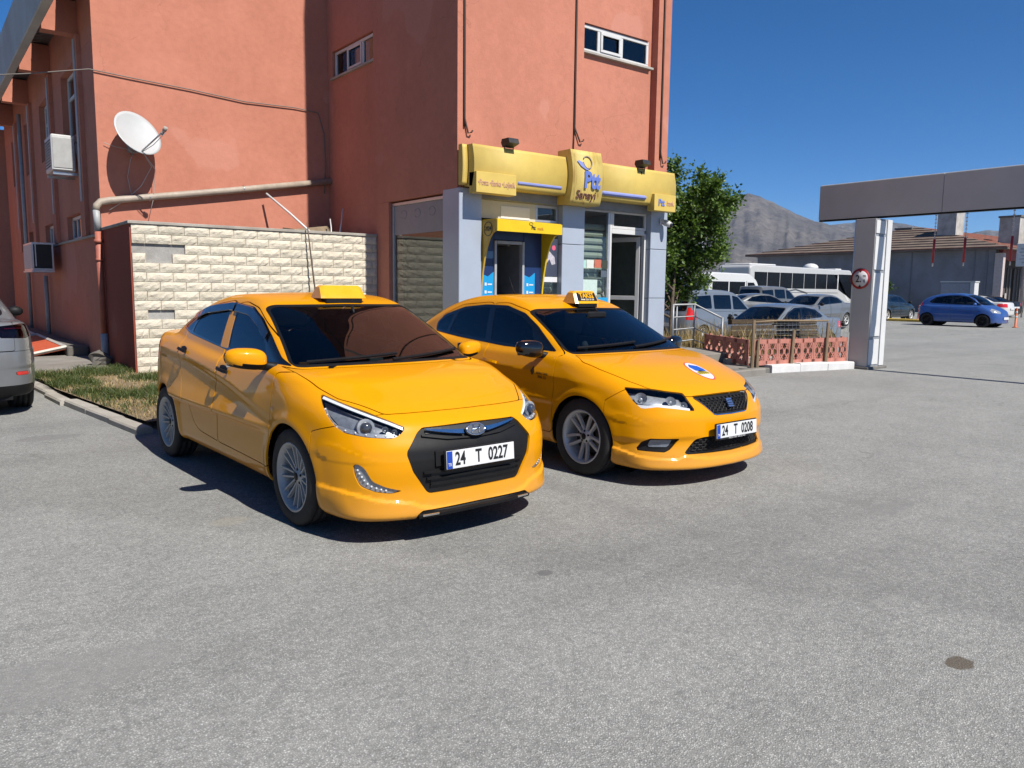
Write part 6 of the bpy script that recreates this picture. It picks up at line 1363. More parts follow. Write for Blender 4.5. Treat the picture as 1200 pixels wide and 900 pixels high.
wb('drain_line', mat('wall_seam', (.18, .19, .22), .6), (65.46, 31.2, 0), (65.498, 31.28, 5.0)); wb('drain_line', mat('wall_seam', (.18, .19, .22), .6), (65.46, 25.5, 1), (65.498, 25.7, 5.0)); wb('drain_line', mat('wall_seam', (.18, .19, .22), .6), (65.46, 26.4, 2.6), (65.498, 26.5, 5.0))
wb('porch_back', mat('porch_shade_front', (.06, .045, .045), .6), (65.8, 26.5, -.1), (110, 26.8, 5.0)); wb('porch_band', mat('red_band', (.30, .06, .045), .7), (65.76, 24.6, 4.1), (110, 24.9, 5.0))  # back of the porch: the porch's shade is put into its dark colour
for k in range(9):
    x = 66.6+k*2.1; g = empty('shop_bay', parent=wh)
    wb('bay_door', mat('bay_grille', (.10, .085, .08), .6), (x, 26.3, 0), (x+1.6, 26.45, 3.6), g); wb('bay_bar', mat('bay_bar', (.22, .20, .19), .5, .4), (x+.5, 26.2, 0), (x+.56, 26.28, 3.6), g); wb('bay_bar', mat('bay_bar', (.22, .20, .19), .5, .4), (x+1.05, 26.2, 0), (x+1.11, 26.28, 3.6), g)
    wb('bay_post', mat('pale_pier', (.62, .52, .49), .7), (x+1.7, 24.7, 0), (x+1.85, 24.85, 4.1), g) if k % 2 else wb('bay_panel', mat('bay_pale', (.45, .42, .40), .7), (x+.1, 26.15, 0), (x+.45, 26.19, 1.6), g)
rf = MB(); e = [(64.6, 23.9, 5.0), (110, 23.9, 5.0), (110, 46.8, 5.0), (64.6, 46.8, 5.0)]; rg_ = [(73, 34.5, 7.5), (110, 34.5, 7.5)]
rf.add([(x-65.5, y-25, z) for x, y, z in e+rg_], [(0, 1, 5, 4), (2, 3, 4, 5), (3, 0, 4)]); rf.add([(x-65.5, y-25, z-.14) for x, y, z in e], [(0, 1, 2, 3)]); 
for i in range(4): a, b2 = e[i], e[(i+1) % 4]; rf.add([(a[0]-65.5, a[1]-25, a[2]), (b2[0]-65.5, b2[1]-25, b2[2]), (b2[0]-65.5, b2[1]-25, b2[2]-.14), (a[0]-65.5, a[1]-25, a[2]-.14)], [(0, 1, 2, 3)])
rf.build('roof', TILE, wh, fix=False)
for k in range(46):      # lapped rows of tiles on the slopes in view
    t = (k+.5)/46; 
for row in range(10):
    t = row/10; x = 64.6+(73-64.6)*t; z = 5.0+2.5*t; y0 = 23.9+(34.5-23.9)*t; y1 = 46.8-(46.8-34.5)*t
    b = MB(); b.box((x-65.5-.02, y0-25+.05, z+.0), (x-65.5+.55, y1-25-.05, z+.07)); o = b.build('tile_course', TILE if row % 4 else TILER, wh)
for row in range(10):
    t = row/10; y = 23.9+(34.5-23.9)*t; z = 5.0+2.5*t; x0 = 64.6+(73-64.6)*t
    b = MB(); b.box((x0-65.5+.1, y-25-.02, z), (44.4, y-25+.55, z+.06)); b.build('tile_course', TILER, wh)
CHM = concrete('chimney_render', (.55, .53, .50), .25, 2, .3)
for (x, y, z, w) in ((69.2, 29.6, 6.6, 1.5), (71.2, 25.6, 5.9, 1.5), (73, 23.2, 5.4, 1.4), (72, 34.6, 7.2, 1.4)):
    c_ = empty('chimney', parent=wh); hh = 2.5 if y < 34 else .75; wb('stack', CHM, (x, y, z-1), (x+w, y+w, z+hh-.7), c_); wb('cap', CONC_D, (x-.08, y-.08, z+hh-.698), (x+w+.08, y+w+.08, z+hh-.55), c_)
# red shed further back
sh_ = empty('red_shed', (70, 88, 0), 0, 'low dark red shed far behind the bus', 'building'); MB().box((-8, 0, 0), (22, 8, 4.4)).build('shed_wall', mat('shed_wall', (.36, .32, .30), .8), sh_); b = MB(); b.prism([(-1, 4.4), (9, 4.4), (4, 6.6)], -9, 23, 'x'); b.build('shed_roof', mat('shed_roof', (.26, .07, .055), .7), sh_)
MB().box((14, 1, 5.4), (15.2, 2, 7.0)).build('shed_vent', CHM, sh_); MB().box((17, .5, 5.2), (18, 1.5, 6.6)).build('shed_vent', CHM, sh_)
g = empty('green_kiosk', (40, 38, 0), 0, 'green and white kiosk glimpsed through the tree', 'kiosk'); MB().box((-1.5, 0, 0), (1.5, 2, 2.2)).build('kiosk_body', mat('kiosk_white', (.6, .6, .58), .6), g); MB().box((-1.7, -.2, 2.2), (1.7, 2.2, 2.9), bev=.1).build('kiosk_fascia', mat('kiosk_green', (.03, .28, .14), .5), g)
# white board on a pole, cabinet
g = empty('notice_board', (58.3, 20.4, 0), 0, 'white notice board on a tall pole before the warehouse corner', 'sign'); b = MB(); b.tube([(0, 0, 0), (0, 0, 5.0)], .05, 8); b.build('pole', STEEL, g); MB().box((-.04, -.6, 3.35), (.0, .6, 4.85), bev=.02).build('board', mat('board_white', (.76, .76, .75), .5), g)
for k, w in enumerate((.38, .42, .30, .40, .24)): b = MB(); b.box((-.046, -w, 4.45-k*.22), (-.041, w, 4.53-k*.22)); b.build('text_line', mat('faint_text', (.50, .50, .50), .6), g)
g = empty('meter_cabinet', (60.5, 24.6, 0), 0, 'grey meter cabinet with white side in front of the warehouse wall', 'cabinet'); MB().box((0, 0, 0), (.6, 2.0, 2.3), bev=.03).build('case', mat('cabinet_grey', (.33, .36, .42), .6), g); MB().box((-.03, -.32, 0), (.66, -.01, 2.34), bev=.02).build('white_side', PVC, g); MB().box((-.06, -.36, 2.345), (.7, 2.05, 2.42)).build('cap', PVC, g)
# lamp posts
def lamp(x, y, H, ang, L, lab, r=.06):
    g = empty('street_lamp', (x, y, 0), 0, lab, 'street lamp', 'street lamps'); b = MB(); b.tube([(0, 0, 0), (0, 0, H*.7), (0, 0, H)], [r*1.4, r, r*.8], 8); b.build('mast', STEEL, g); d = Vector((math.cos(ang), math.sin(ang), .28)); b = MB(); b.tube([(0, 0, H-.05), tuple(Vector((0, 0, H))+d*L)], r*.7, 6); b.build('arm', STEEL, g)
    e = Vector((0, 0, H))+d*L; b = MB(); b.sphere(tuple(e), (.35, .16, .08), 10); b.build('lamp_head', PVC, g)
lamp(58.4, 47.0, 6.6, R(-52), 1.5, 'street lamp with one arm standing behind the bus', .07)
b = MB(); b.tube([(28.6, 15.8, 0), (28.6, 15.8, 5.2)], .045, 8); tag(b.build('flag_pole', STEEL), 'thin bare grey pole rising behind the gantry post', 'pole')
# bollards, yellow kerb
def boll(x, y, lab, tilt=0.):
    g = empty('bollard', (x, y, 0), 0, lab, 'bollard', 'orange bollards'); g.rotation_euler = (tilt, 0, 0); O1 = mat('bollard_orange', (.62, .13, .03), .5); b = MB(); b.lathe([(0, .0), (.13, 0), (.13, .03), (.05, .05), (.045, .86), (.03, .90), (0, .90)], 12, 'z'); b.build('post', O1, g)
    for z in (.45, .66): b = MB(); b.lathe([(.047, z), (.051, z+.005), (.051, z+.08), (.047, z+.085)], 12, 'z'); b.build('band', PVC, g)
boll(40.0, 14.2, 'orange bollard in front of the blue hatchback nose'); boll(42.6, 19.8, 'orange bollard between the dark sedan and the blue hatchback', R(4))
YK2 = mat('yellow_kerb_paint', (.58, .40, .06), .7, var=.2)
for (x0, y0, x1, y1, lab) in ((42.4, 19.2, 42.9, 22.4, 'yellow painted kerb piece behind the blue hatchback'), (46, 10.5, 46.5, 15.5, 'yellow painted kerb piece by the right edge')):
    tag(MB().box((x0, y0, -.03), (x1, y1, .14), bev=.03).build('yellow_kerb', YK2), lab, 'kerb', 'yellow kerbs')
# ---------------------------------------------------------------- mountains
MT = N('bare_mountain'); n1 = MT.noise(.0044, 8, .62); n2 = MT.noise(.024, 6, .6); mc = MT.ramp(n1, [(.30, (.050, .048, .050)), (.5, (.090, .083, .081)), (.70, (.140, .124, .112))]); mc = MT.mix(1., mc, MT.ramp(n2, [(.3, (.62, .62, .64)), (.5, (1, 1, 1)), (.68, (1.35, 1.32, 1.28))]), 'MULTIPLY'); MT.set(Base_Color=mc, Roughness=.95, Specular_IOR_Level=.1); MT.bump(MT.math('ADD', n1, n2), .6, 30)
def ridge(name, dist, prof, depth, seed, amp):
    """mountain range: skyline heights by bearing, spurs and gullies falling towards the viewer"""
    bear = np.array([p[0] for p in prof]); hh = np.array([p[1] for p in prof]); nb, nd = 420, 90
    A = np.linspace(bear[0], bear[-1], nb)[None]; t = np.linspace(0, 1, nd)[:, None]; Hs = np.interp(A, bear, hh)
    def fbm(x, y, o0=0, no=6):
        v = 0; a = 1; f = 1
        for o in range(o0, o0+no): v = v+a*(1-np.abs(np.sin(x*f*1.7+3.1*o+1.3*np.sin(y*f*.9+o)+.6*np.sin(x*f*.6))))*np.cos(y*f*.8-2.2*o+1.1*np.sin(x*f*.7)); a *= .5; f *= 2.03
        return v
    D = dist+depth*(t-.62)+0*A; s = np.where(t < .62, t/.62, 1-(t-.62)/.38*.8)
    sp = fbm(A*.42+t*1.9+seed, t*2.6)                      # long spurs
    z = Hs*np.maximum(s, 0)**(1.25+.25*np.sin(A*.4+seed))*(1+.15*sp*(1-s)*2.0*np.clip(s*3, 0, 1))+amp*fbm(A*2.2, t*7+seed)*np.clip(s, .03, 1)*(1-.75*np.clip(s*6-5, 0, 1))
    a = np.radians(A)+YAW; V = np.stack([D*np.sin(a), D*np.cos(a), np.maximum(z, -5)], -1).reshape(-1, 3).tolist()
    b = MB(); b.add(V, [(j*nb+i, j*nb+i+1, (j+1)*nb+i+1, (j+1)*nb+i) for j in range(nd-1) for i in range(nb-1)], 0, True); o = b.build(name, MT.m, fix=False); o['kind'] = 'structure'; return o
def ang(u): return math.degrees(math.atan((u-600)/915))
def hz(v, d, u): hv = 338.9+(u-600)*.0109; return (hv-v)/915*d*math.cos(math.radians(ang(u)))+1.5
D1 = 3500
ridge('mountain', D1, [(ang(u), hz(v, D1, u)) for u, v in ((300, 300), (560, 290), (700, 262), (790, 245), (840, 236), (870, 229), (885, 235), (905, 243), (930, 255), (950, 262), (985, 270), (1030, 274), (1060, 279), (1080, 285), (1150, 298), (1300, 300), (1500, 310))], 2100, 2, 15)
D2 = 5000
ridge('mountain', D2, [(ang(u), hz(v, D2, u)) for u, v in ((900, 285), (960, 266), (1010, 260), (1050, 264), (1090, 272), (1120, 276), (1145, 271), (1165, 272), (1200, 282), (1300, 290), (1500, 300))], 2100, 9, 12)

hb = MB(); hb.box((-6100, -6100, -9), (6600, 6600, 540)); hz_o = hb.build('haze', None if False else bpy.data.materials.new('haze_air')); hz_o['kind'] = 'stuff'; hz_o['label'] = 'thin blue air between here and the mountains'
hm = hz_o.data.materials[0]; hm.use_nodes = True; ht = hm.node_tree; ht.nodes.clear(); pv_ = ht.nodes.new('ShaderNodeVolumePrincipled'); pv_.inputs['Color'].default_value = (.62, .78, 1, 1); pv_.inputs['Density'].default_value = 6e-5; pv_.inputs['Anisotropy'].default_value = .2
hout = ht.nodes.new('ShaderNodeOutputMaterial'); ht.links.new(pv_.outputs[0], hout.inputs['Volume'])
# ---------------------------------------------------------------- parked vehicles behind
def gen(wb, fo, ro, w, zt, zr, nose=.70, tail=.95, wr=.30, t1=.27, Wc=None, kw=.2, rend=.08, xb=(-.9, -2.2), kfs=1., t2=.2):
    E = wb+ro; k = w/.85
    return Shape(axles=(0, -wb), zw=wr, R=wr+.04, t1=t1, t2=t2, kw=kw, xb0=xb[0], xb1=xb[1], rend=rend, scal=.006, flare=.01,
        W=spl((fo+.2, w*.93), (fo*.5, w*.985), (0, w), (-wb, w), (-E-.1, w*.94)),
        inset=spl((0, .13), (.1, .09), (.2, .045), (.3, .012), (.45, 0), (.62, .001), (.75, .006), (.9, .025), (1.0, .05), (1.1, .08), (1.3, .15)),
        zl=spl((1, .70), (-.3, .76), (-2, .84), (-4, .88)), sfade=spl((1, 0), (0, .6), (-1, 1), (-wb, 1), (-E, .2)),
        zt=spl(*zt), zc=spl((1, .02), (-1, .03), (-4, .04)),
        xf=spl((0, fo-.25), (.13, fo-.06), (.20, fo), (.45, fo+.005), (nose-.08, fo-.03), (nose, fo-.09), (nose+.10, fo-.24), (nose+.35, fo-.7), (3, fo-2.5)),
        kf=spl((0, 0), (.3*k, .02), (.5*k, .07*kfs), (.62*k, .13*kfs), (.70*k, .20*kfs), (.77*k, .31*kfs), (.82*k, .44*kfs), (.95*k, .85*kfs)),
        xr=spl((0, -E+.22), (.2, -E+.06), (.35, -E), (.6, -E), (tail, -E+.06), (tail+.3, -E+.16), (3, -E+.6)),
        kr=spl((0, 0), (.4*k, .03), (.58*k, .09), (.70*k, .18), (.77*k, .30), (.82*k, .44), (.95*k, .85)),
        zb=spl((1, .17), (0, .20), (-E, .22)), zr=spl(*zr), Wc=spl(*(Wc or [(.5, w*.84), (-.3, w*.88), (-1.2, w*.905), (-wb, w*.885), (-E, w*.80)])))
def far_cfg(paint, S, wb, fo, ro, ws, dlo, panes, tl, hl, doors=(), **k):
    E = wb+ro; c = dict(paint=paint, h=.042, far=True, gap=.004, flange=.02, seal=.02, xmin=-E-.12, wheel_r=S.zw, tyre_w=.18, rim_r=S.zw-.10, wheel_y=float(S.W(0))-.11,
        windscreen=ws, dlo=dlo, panes=panes, doors=doors, inlays=[])
    if tl: c['inlays'].append(('tail_lamp_lens', reg('front', tl, .02, lambda x, ay, z: x+wb+ro*.45), TAILR, -.002, .01))
    if hl: c['inlays'].append(('headlamp_lens', reg('front', hl, .02, lambda x, ay, z: fo*.4-x), HEADL, -.002, .01))
    c.update(k); return c
TAILR = mat('tail_red', (.75, .025, .018), .15, var=.2, coat=1.); HEADL = mat('head_glass', (.45, .48, .50), .08, .5, var=.2, coat=1.)
SILVP = paint_mat('silver_paint', (.155, .165, .175), .02, .35, .32); PALEB = paint_mat('pale_silver_paint', (.16, .185, .22), .02, .3, .32); BLUEP = paint_mat('blue_paint', (.035, .095, .30), .02, .3, .30); TEALP = paint_mat('dark_teal_paint', (.012, .022, .032), .0, .2, .3); WHITEP = paint_mat('white_paint', (.50, .50, .49)); BLACKP = paint_mat('black_paint', (.008, .008, .009)); GREYP2 = paint_mat('grey_van_paint', (.13, .135, .14), .02, .3, .35)
SILVD = paint_mat('mid_silver_paint', (.19, .20, .21), .02, .4, .32)
SEDZ = [(1.1, .58), (.7, .76), (.4, .86), (0, .94), (-.3, .98), (-1.2, .99), (-2.2, 1.05), (-2.8, 1.07), (-3.3, 1.06), (-3.6, 1.0)]
SEDR = [(2.5, -.5), (.3, .78), (-.1, .99), (-.5, 1.20), (-.85, 1.36), (-1.2, 1.42), (-1.5, 1.435), (-1.9, 1.41), (-2.3, 1.32), (-2.7, 1.16), (-3.1, .97), (-4.5, .2)]
SEDW = [(0, .97), (.60, .97), (.66, 1.0), (.56, 1.30), (0, 1.34)]
SEDD = [(-.30, .945), (-1.2, .995), (-2.3, 1.05), (-2.42, 1.09), (-2.1, 1.27), (-1.6, 1.34), (-1.1, 1.325), (-.75, 1.20)]
SEDP = [('front_door_glass', [(-.55, .99), (-1.28, 1.025), (-1.34, 1.30), (-1.12, 1.29), (-.80, 1.17)]), ('rear_door_glass', [(-1.36, 1.03), (-2.22, 1.08), (-2.06, 1.24), (-1.6, 1.305), (-1.42, 1.30)])]
SEDO = [('front_door', [(-.30, .97), (-.28, .35), (-1.27, .33), (-1.31, .98), (-1.40, 1.36), (-1.1, 1.36), (-.5, 1.1)]), ('rear_door', [(-1.29, .33), (-1.95, .36), (-2.15, .75), (-2.3, 1.0), (-2.3, 1.2), (-1.9, 1.35), (-1.42, 1.37), (-1.33, .98)])]
SEDT = [(.48, .72), (.46, .95), (.80, .95), (.85, .75)]; SEDH = [(.44, .60), (.42, .70), (.62, .78), (.80, .80), (.80, .64), (.6, .58)]
def far_sedan(name, pose, paint, lab, cat='car', zs=0., S=None, **k):
    S = S or gen(2.65, .86, .98, .86, SEDZ, SEDR); r, pi = build_car(S, name, pose, far_cfg(paint, S, 2.65, .86, .98, SEDW, SEDD, SEDP, SEDT, SEDH, SEDO, backlight=[(0, 1.07), (.56, 1.06), (.50, 1.29), (0, 1.34)], bl_x=-1.95, rim='five', **k), lab, 'parked cars', cat)
    r.location.z = zs; simple_extras(S, r); return r
def simple_extras(S, r, mx=-.42, mz=1.0, my=None, m=None, pl=None):
    my = my or float(S.W(-.4))+.07
    for s in (-1, 1):
        b = MB(); b.sphere((mx, s*my, mz), (.07, .11, .075), 10); b.build('door_mirror', m or BLK, r)
    q = S.front(np.array([0.]), np.array([.42]), .012)[0]; MB().box((-.004, -.26, -.056), (.004, .26, .056)).build('number_plate', WHT, r, loc=tuple(q))
    b = MB(); E = float(S.xr(.5)); b.box((E-.03, -.26, .60), (E-.015, .26, .71)); b.build('number_plate', WHT, r)
    d = MB(); d.box((-.75, -.6, .60), (-.35, .6, .92), bev=.05); d.build('dashboard', INT, r)
    seat(r, -1.15, .36, INT); seat(r, -1.15, -.36, INT); MB().box((-2.5, -.6, .4), (-2.3, .6, 1.02), bev=.05).build('rear_seat', INT, r)
H_PX = R(90); H_NX = R(-90); H_NY = 0.; H_PY = R(180)     # heading: hd with forward (sin hd, -cos hd)
# silver sedan behind the pallets (nose towards -x), pale sedan behind it
far_sedan('parked_sedan', (18.15, 12.92, H_NX), PALEB, 'silver sedan behind the pallets, its windscreen facing left', zs=-.25, glass=GLASS, glass_s=GLASS)
far_sedan('parked_sedan', (30.6, 19.4, H_NX), SILVP, 'silver sedan mostly hidden behind the gantry post', glass=GLASS, glass_s=GLASS)
# small van with its rear towards the tree
VZ = [(1.1, .62), (.75, .80), (.5, .90), (.2, .98), (-.1, 1.03), (-1.2, 1.05), (-3.6, 1.08)]; VR = [(2.5, -.4), (.55, .86), (.2, 1.08), (-.2, 1.34), (-.55, 1.58), (-.9, 1.74), (-1.3, 1.80), (-2.2, 1.82), (-3.0, 1.80), (-3.30, 1.74), (-3.42, 1.55), (-3.5, 1.1), (-3.62, .6), (-4.5, -2)]
def far_van(pose, paint, lab, zs=0., sx=1., glass=GLASS_D, doors=True):
    S = gen(2.70, .84, .78, .90, VZ, VR, nose=.80, tail=1.1, wr=.32, t1=.13, t2=.06, Wc=[(.6, .78), (-.3, .84), (-1.2, .86), (-3.6, .84)], xb=(-.9, -3.2), kw=.18)
    S.kb = .06
    c = far_cfg(paint, S, 2.70, .84, .78, [(0, 1.06), (.66, 1.06), (.72, 1.10), (.66, 1.64), (0, 1.70)], [(-.02, 1.10), (-1.2, 1.12), (-3.2, 1.14), (-3.22, 1.60), (-2.8, 1.66), (-1.2, 1.67), (-.75, 1.60), (-.3, 1.30)],
        [('front_door_glass', [(-.28, 1.14), (-1.12, 1.15), (-1.12, 1.62), (-.80, 1.56)]), ('rear_door_glass', [(-1.22, 1.16), (-2.12, 1.17), (-2.12, 1.63), (-1.22, 1.63)]), ('quarter_glass', [(-2.24, 1.18), (-3.14, 1.19), (-3.12, 1.58), (-2.24, 1.62)])],
        [(.66, .82), (.66, 1.22), (.90, 1.22), (.90, .82)], [(.46, .68), (.46, .80), (.66, .92), (.84, .92), (.84, .70)],
        [('front_door', [(-.20, 1.08), (-.25, .35), (-1.14, .33), (-1.165, 1.07)]), ('sliding_door', [(-1.17, .33), (-2.10, .36), (-2.18, .8), (-2.19, 1.095), (-1.19, 1.075)])] if doors else [],
        zmax=1.90, rim='five', glass=glass, glass_s=glass, xmin=-3.62, trim=paint, backlight=[(0, 1.12), (.62, 1.12), (.60, 1.60), (0, 1.62)], bl_x=-3.2, rear_glass=glass)
    r, pi = build_car(S, 'parked_van', pose, c, lab, 'parked vans', 'van'); r.location.z = zs; simple_extras(S, r, -.30, 1.12, m=BLK)
    for s in (-1, 1): handle(S, r, -1.02, .96, BLK, s); handle(S, r, -1.32, .96, BLK, s)
    return r
far_van((23.2, 17.2, H_PX), PALEB, 'pale silver small van under the tree, red tail lamp towards the railing', -.25)
far_van((37.8, 24.7, H_PX), GREYP2, 'dark grey small van in front of the white coach', 0, doors=False)
# blue hatchback
HZ = [(1.1, .60), (.65, .80), (.45, .88), (.2, .94), (-.1, .98), (-1.2, .99), (-3.2, 1.02)]; HR = [(2.5, -.4), (.5, .82), (.15, 1.04), (-.2, 1.23), (-.55, 1.41), (-.9, 1.50), (-1.3, 1.54), (-1.8, 1.53), (-2.2, 1.47), (-2.6, 1.34), (-2.85, 1.16), (-3.02, .9), (-3.3, .3), (-4.5, -2)]
SH_ = gen(2.43, .68, .60, .83, HZ, HR, nose=.74, tail=1.0, wr=.295, t1=.24, xb=(-.8, -2.0), kfs=1.15, rend=.12)
rH, pH = build_car(SH_, 'parked_hatchback', (39.25, 15.02, H_NY), far_cfg(BLUEP, SH_, 2.43, .68, .60, [(0, 1.02), (.58, 1.02), (.64, 1.05), (.54, 1.42), (0, 1.46)], [(-.10, 1.0), (-1.1, 1.015), (-2.3, 1.06), (-2.42, 1.12), (-2.15, 1.34), (-1.6, 1.43), (-1.1, 1.44), (-.7, 1.38)],
    [('front_door_glass', [(-.35, 1.04), (-1.30, 1.055), (-1.34, 1.40), (-1.05, 1.40), (-.72, 1.33)]), ('rear_side_glass', [(-1.42, 1.06), (-2.28, 1.10), (-2.05, 1.32), (-1.6, 1.395), (-1.44, 1.40)])], [(.55, .95), (.50, 1.22), (.80, 1.15), (.80, .90)], [(.40, .62), (.38, .74), (.55, .86), (.72, .88), (.72, .66)],
    [('front_door', [(-.22, 1.02), (-.24, .34), (-1.35, .32), (-1.40, 1.0), (-1.40, 1.46), (-1.0, 1.47), (-.5, 1.28)])], zmax=1.60, rim='steel', rim_m=BLK, h=.032, glass=GLASS, glass_s=GLASS, wheel_y=.72, backlight=[(0, 1.1), (.55, 1.1), (.5, 1.35), (0, 1.4)], bl_x=-2.3), 'metallic blue three-door hatchback with black wheels', 'parked cars', 'car')
simple_extras(SH_, rH, -.30, 1.04, m=BLUEP)
far_sedan('parked_sedan', (45.05, 22.15, H_PX), TEALP, 'dark teal sedan with its tail towards the gantry post, left of the blue hatchback')
far_sedan('parked_sedan', (51.9, 22.3, H_PY), WHITEP, 'white sedan partly hidden behind the blue hatchback')
far_sedan('parked_sedan', (58.6, 24.0, R(165)), BLACKP, 'black sedan behind the white sedan near the warehouse corner')
ro_ = far_sedan('parked_sedan', (54.3, 12.6, H_NY), SILVP, 'silver sedan at the right edge with its boot lid raised', glass_s=GLASS_D)
b = MB(); V = [(-3.05, -.55, 1.05), (-3.05, .55, 1.05), (-2.95, .60, 1.45), (-2.95, -.60, 1.45), (-3.1, .55, 1.75), (-3.1, -.55, 1.75)]; b.add(V+[(x-.05, y, z+.02) for x, y, z in V], [(0, 1, 2, 3), (3, 2, 4, 5), (6, 7, 8, 9), (9, 8, 10, 11), (0, 1, 7, 6), (4, 5, 11, 10), (0, 3, 9, 6), (3, 5, 11, 9), (1, 2, 8, 7), (2, 4, 10, 8)]); b.build('raised_boot_lid', SILVP, ro_)
far_sedan('parked_sedan', (57.5, 31.5, H_PX), WHITEP, 'white car tucked between the gantry post and the shrub')
# silver crossover at the left edge, tail towards the viewer
CZ = [(1.1, .66), (.8, .82), (.4, .94), (0, 1.0), (-1.2, 1.04), (-2.4, 1.06), (-3.1, 1.11), (-3.6, 1.09), (-3.9, 1.0)]; CR = [(2.5, -.4), (.5, .86), (.1, 1.08), (-.4, 1.26), (-.9, 1.41), (-1.4, 1.455), (-1.9, 1.44), (-2.5, 1.34), (-3.0, 1.22), (-3.4, 1.09), (-3.7, .98), (-4.2, .6), (-5, -.5)]
SX = gen(2.89, .90, .97, .955, CZ, CR, nose=.78, tail=1.0, wr=.355, t1=.30, xb=(-1, -2.6))
SX.kr = spl((0, 0), (.4, .03), (.6, .08), (.72, .14), (.80, .22), (.87, .34), (.93, .52), (1.05, .9))
cX = far_cfg(SILVD, SX, 2.89, .90, .97, [(0, 1.05), (.68, 1.05), (.74, 1.08), (.60, 1.34), (0, 1.38)], [(-.2, 1.04), (-1.4, 1.07), (-2.6, 1.11), (-2.8, 1.14), (-2.4, 1.27), (-1.7, 1.37), (-1.1, 1.34)], [('side_glass', [(-.5, 1.08), (-2.6, 1.14), (-2.3, 1.26), (-1.7, 1.34), (-1.15, 1.31)])], None, None, [('rear_door', [(-1.4, .36), (-2.2, .40), (-2.5, .85), (-2.6, 1.06), (-1.4, 1.03)])],
    h=.026, gap=.003, zmax=1.70, wide=1.06, xmin=-4.05, rim='five', rim_r=.245, far=False, tyre_w=.245, wheel_y=.80, backlight=[(0, 1.15), (.66, 1.14), (.58, 1.31), (0, 1.37)], bl_x=-2.4, trunk=[(-3.45, -.3), (-3.45, .70), (-4.2, .72), (-4.2, -.3)], trunk_z=.745,
    bumper_r=[(-3.24, 0), (-3.30, .60), (-3.40, .70), (-3.50, .74), (-4.3, .74), (-4.3, 0)])
cX['inlays'] = [('tail_lamp_lens', ddreg('rdiag', [(2.40, .90), (2.48, 1.03), (2.75, 1.045), (3.2, 1.02), (3.2, .895), (2.75, .88)], .03, lambda x, ay, z: np.maximum(x+3.2, .45-ay)), glass_mat('smoked_red_lens', (.25, .03, .03), 1.5), -.002, .01), ('reflector_lens', ddreg('rdiag', [(2.74, .465), (2.76, .505), (3.0, .51), (3.06, .49), (3.0, .468)], .012, lambda x, ay, z: np.maximum(x+3.2, .45-ay)), TAILR, .002, .004), ('lower_valance', reg('side', [(-2.9, .0), (-3.2, .30), (-3.5, .355), (-4.3, .355), (-4.3, 0)], .01, lambda x, ay, z: x+3.25), BLK, -.004, .01)]
rX, pX = build_car(SX, 'parked_car', (.235, 14.10, H_PY), cX, 'silver car cut off by the left edge, its tail towards the camera', 'parked cars', 'car')
simple_extras(SX, rX, -.55, 1.10, m=BLK)
for q in pX['tail_lamp_lens'][0].where(lambda cc: cc[:, 1] > 0): panel(SX, q, 'lamp_bucket', mat('lamp_dark', (.05, .02, .02), .2, coat=1.), rX, 0, -.03)
for s in (-1, 1):
    xs = np.array([-3.62, -3.70, -3.76]); ys = s*np.array([.80, .72, .62]); P_ = SX.hit(np.stack([xs*0-5, ys, xs*0+1.0], 1), np.tile([[1., 0, 0]], (3, 1))); n_ = SX.normal(P_); ribbon(rX, 'lamp_light_bar', PVC, P_+n_*-.012, n_, .012, .004)
# ---------------------------------------------------------------- coach and minibus
def bus(loc, rz, L, W, H, paint, lab, name, cat, win, nose, wheels, wr, stripe=None, group=None):
    """long vehicle; x forward along the length from the rear bumper, body profile drawn in side view"""
    g = empty(name, loc, rz, lab, cat, group); hw = W/2
    pr = rpoly(nose, .18, 4); nn = len(pr); rr_ = .12; V = []; secs = [(-hw, .93), (-hw+.05, .98), (-hw+rr_, 1.0), (hw-rr_, 1.0), (hw-.05, .98), (hw, .93)]; cx, cz = L/2, (H+.4)/2
    for (y, s) in secs: V += [(cx+(p[0]-cx)*(1-(1-s)*.15), y, cz+(p[1]-cz)*(1-(1-s)*.9)) for p in pr]
    b = MB(); b.add(V, [(i*nn+j, i*nn+(j+1) % nn, (i+1)*nn+(j+1) % nn, (i+1)*nn+j) for i in range(len(secs)-1) for j in range(nn)]+[tuple(range(nn)), tuple(range((len(secs)-1)*nn, len(secs)*nn))], 0, False); b.build('body', paint, g)
    for s in (-1, 1):
        for (nm, poly, m) in win: q = MB(); q.prism(poly, s*(hw-.002), s*(hw+.010), 'y'); q.build(nm, m, g)
        for x in wheels:
            w = MB(); w.lathe([(0, s*(hw+.0)), (wr*.55, s*(hw+.0)), (wr*.58, s*(hw+.03)), (wr*.9, s*(hw+.03)), (wr, s*(hw-.02)), (wr, s*(hw-.25))], 24, 'y', (x, 0, wr)); w.build('wheel', RUB, g)
            a = MB(); a.prism([(x+(wr+.08)*math.cos(t), max(wr+(wr+.08)*math.sin(t), .25)) for t in [math.pi*k/12 for k in range(13)]], s*(hw-.004), s*(hw+.006), 'y'); a.build('wheel_arch', BLK, g)
            h = MB(); h.lathe([(0, s*(hw+.036)), (wr*.5, s*(hw+.036)), (wr*.52, s*(hw+.02))], 16, 'y', (x, 0, wr)); h.build('hub', SILV, g)
    return g
BG = mat('coach_glass', (.008, .009, .012), .2, var=.2, spec=.12); SEAM = mat('coach_seam', (.12, .12, .13), .5)
win = [('side_window', [(.5+k*1.42, 1.75), (.5+k*1.42+1.36, 1.75), (.5+k*1.42+1.36, 2.78), (.5+k*1.42, 2.78)], BG) for k in range(7)]
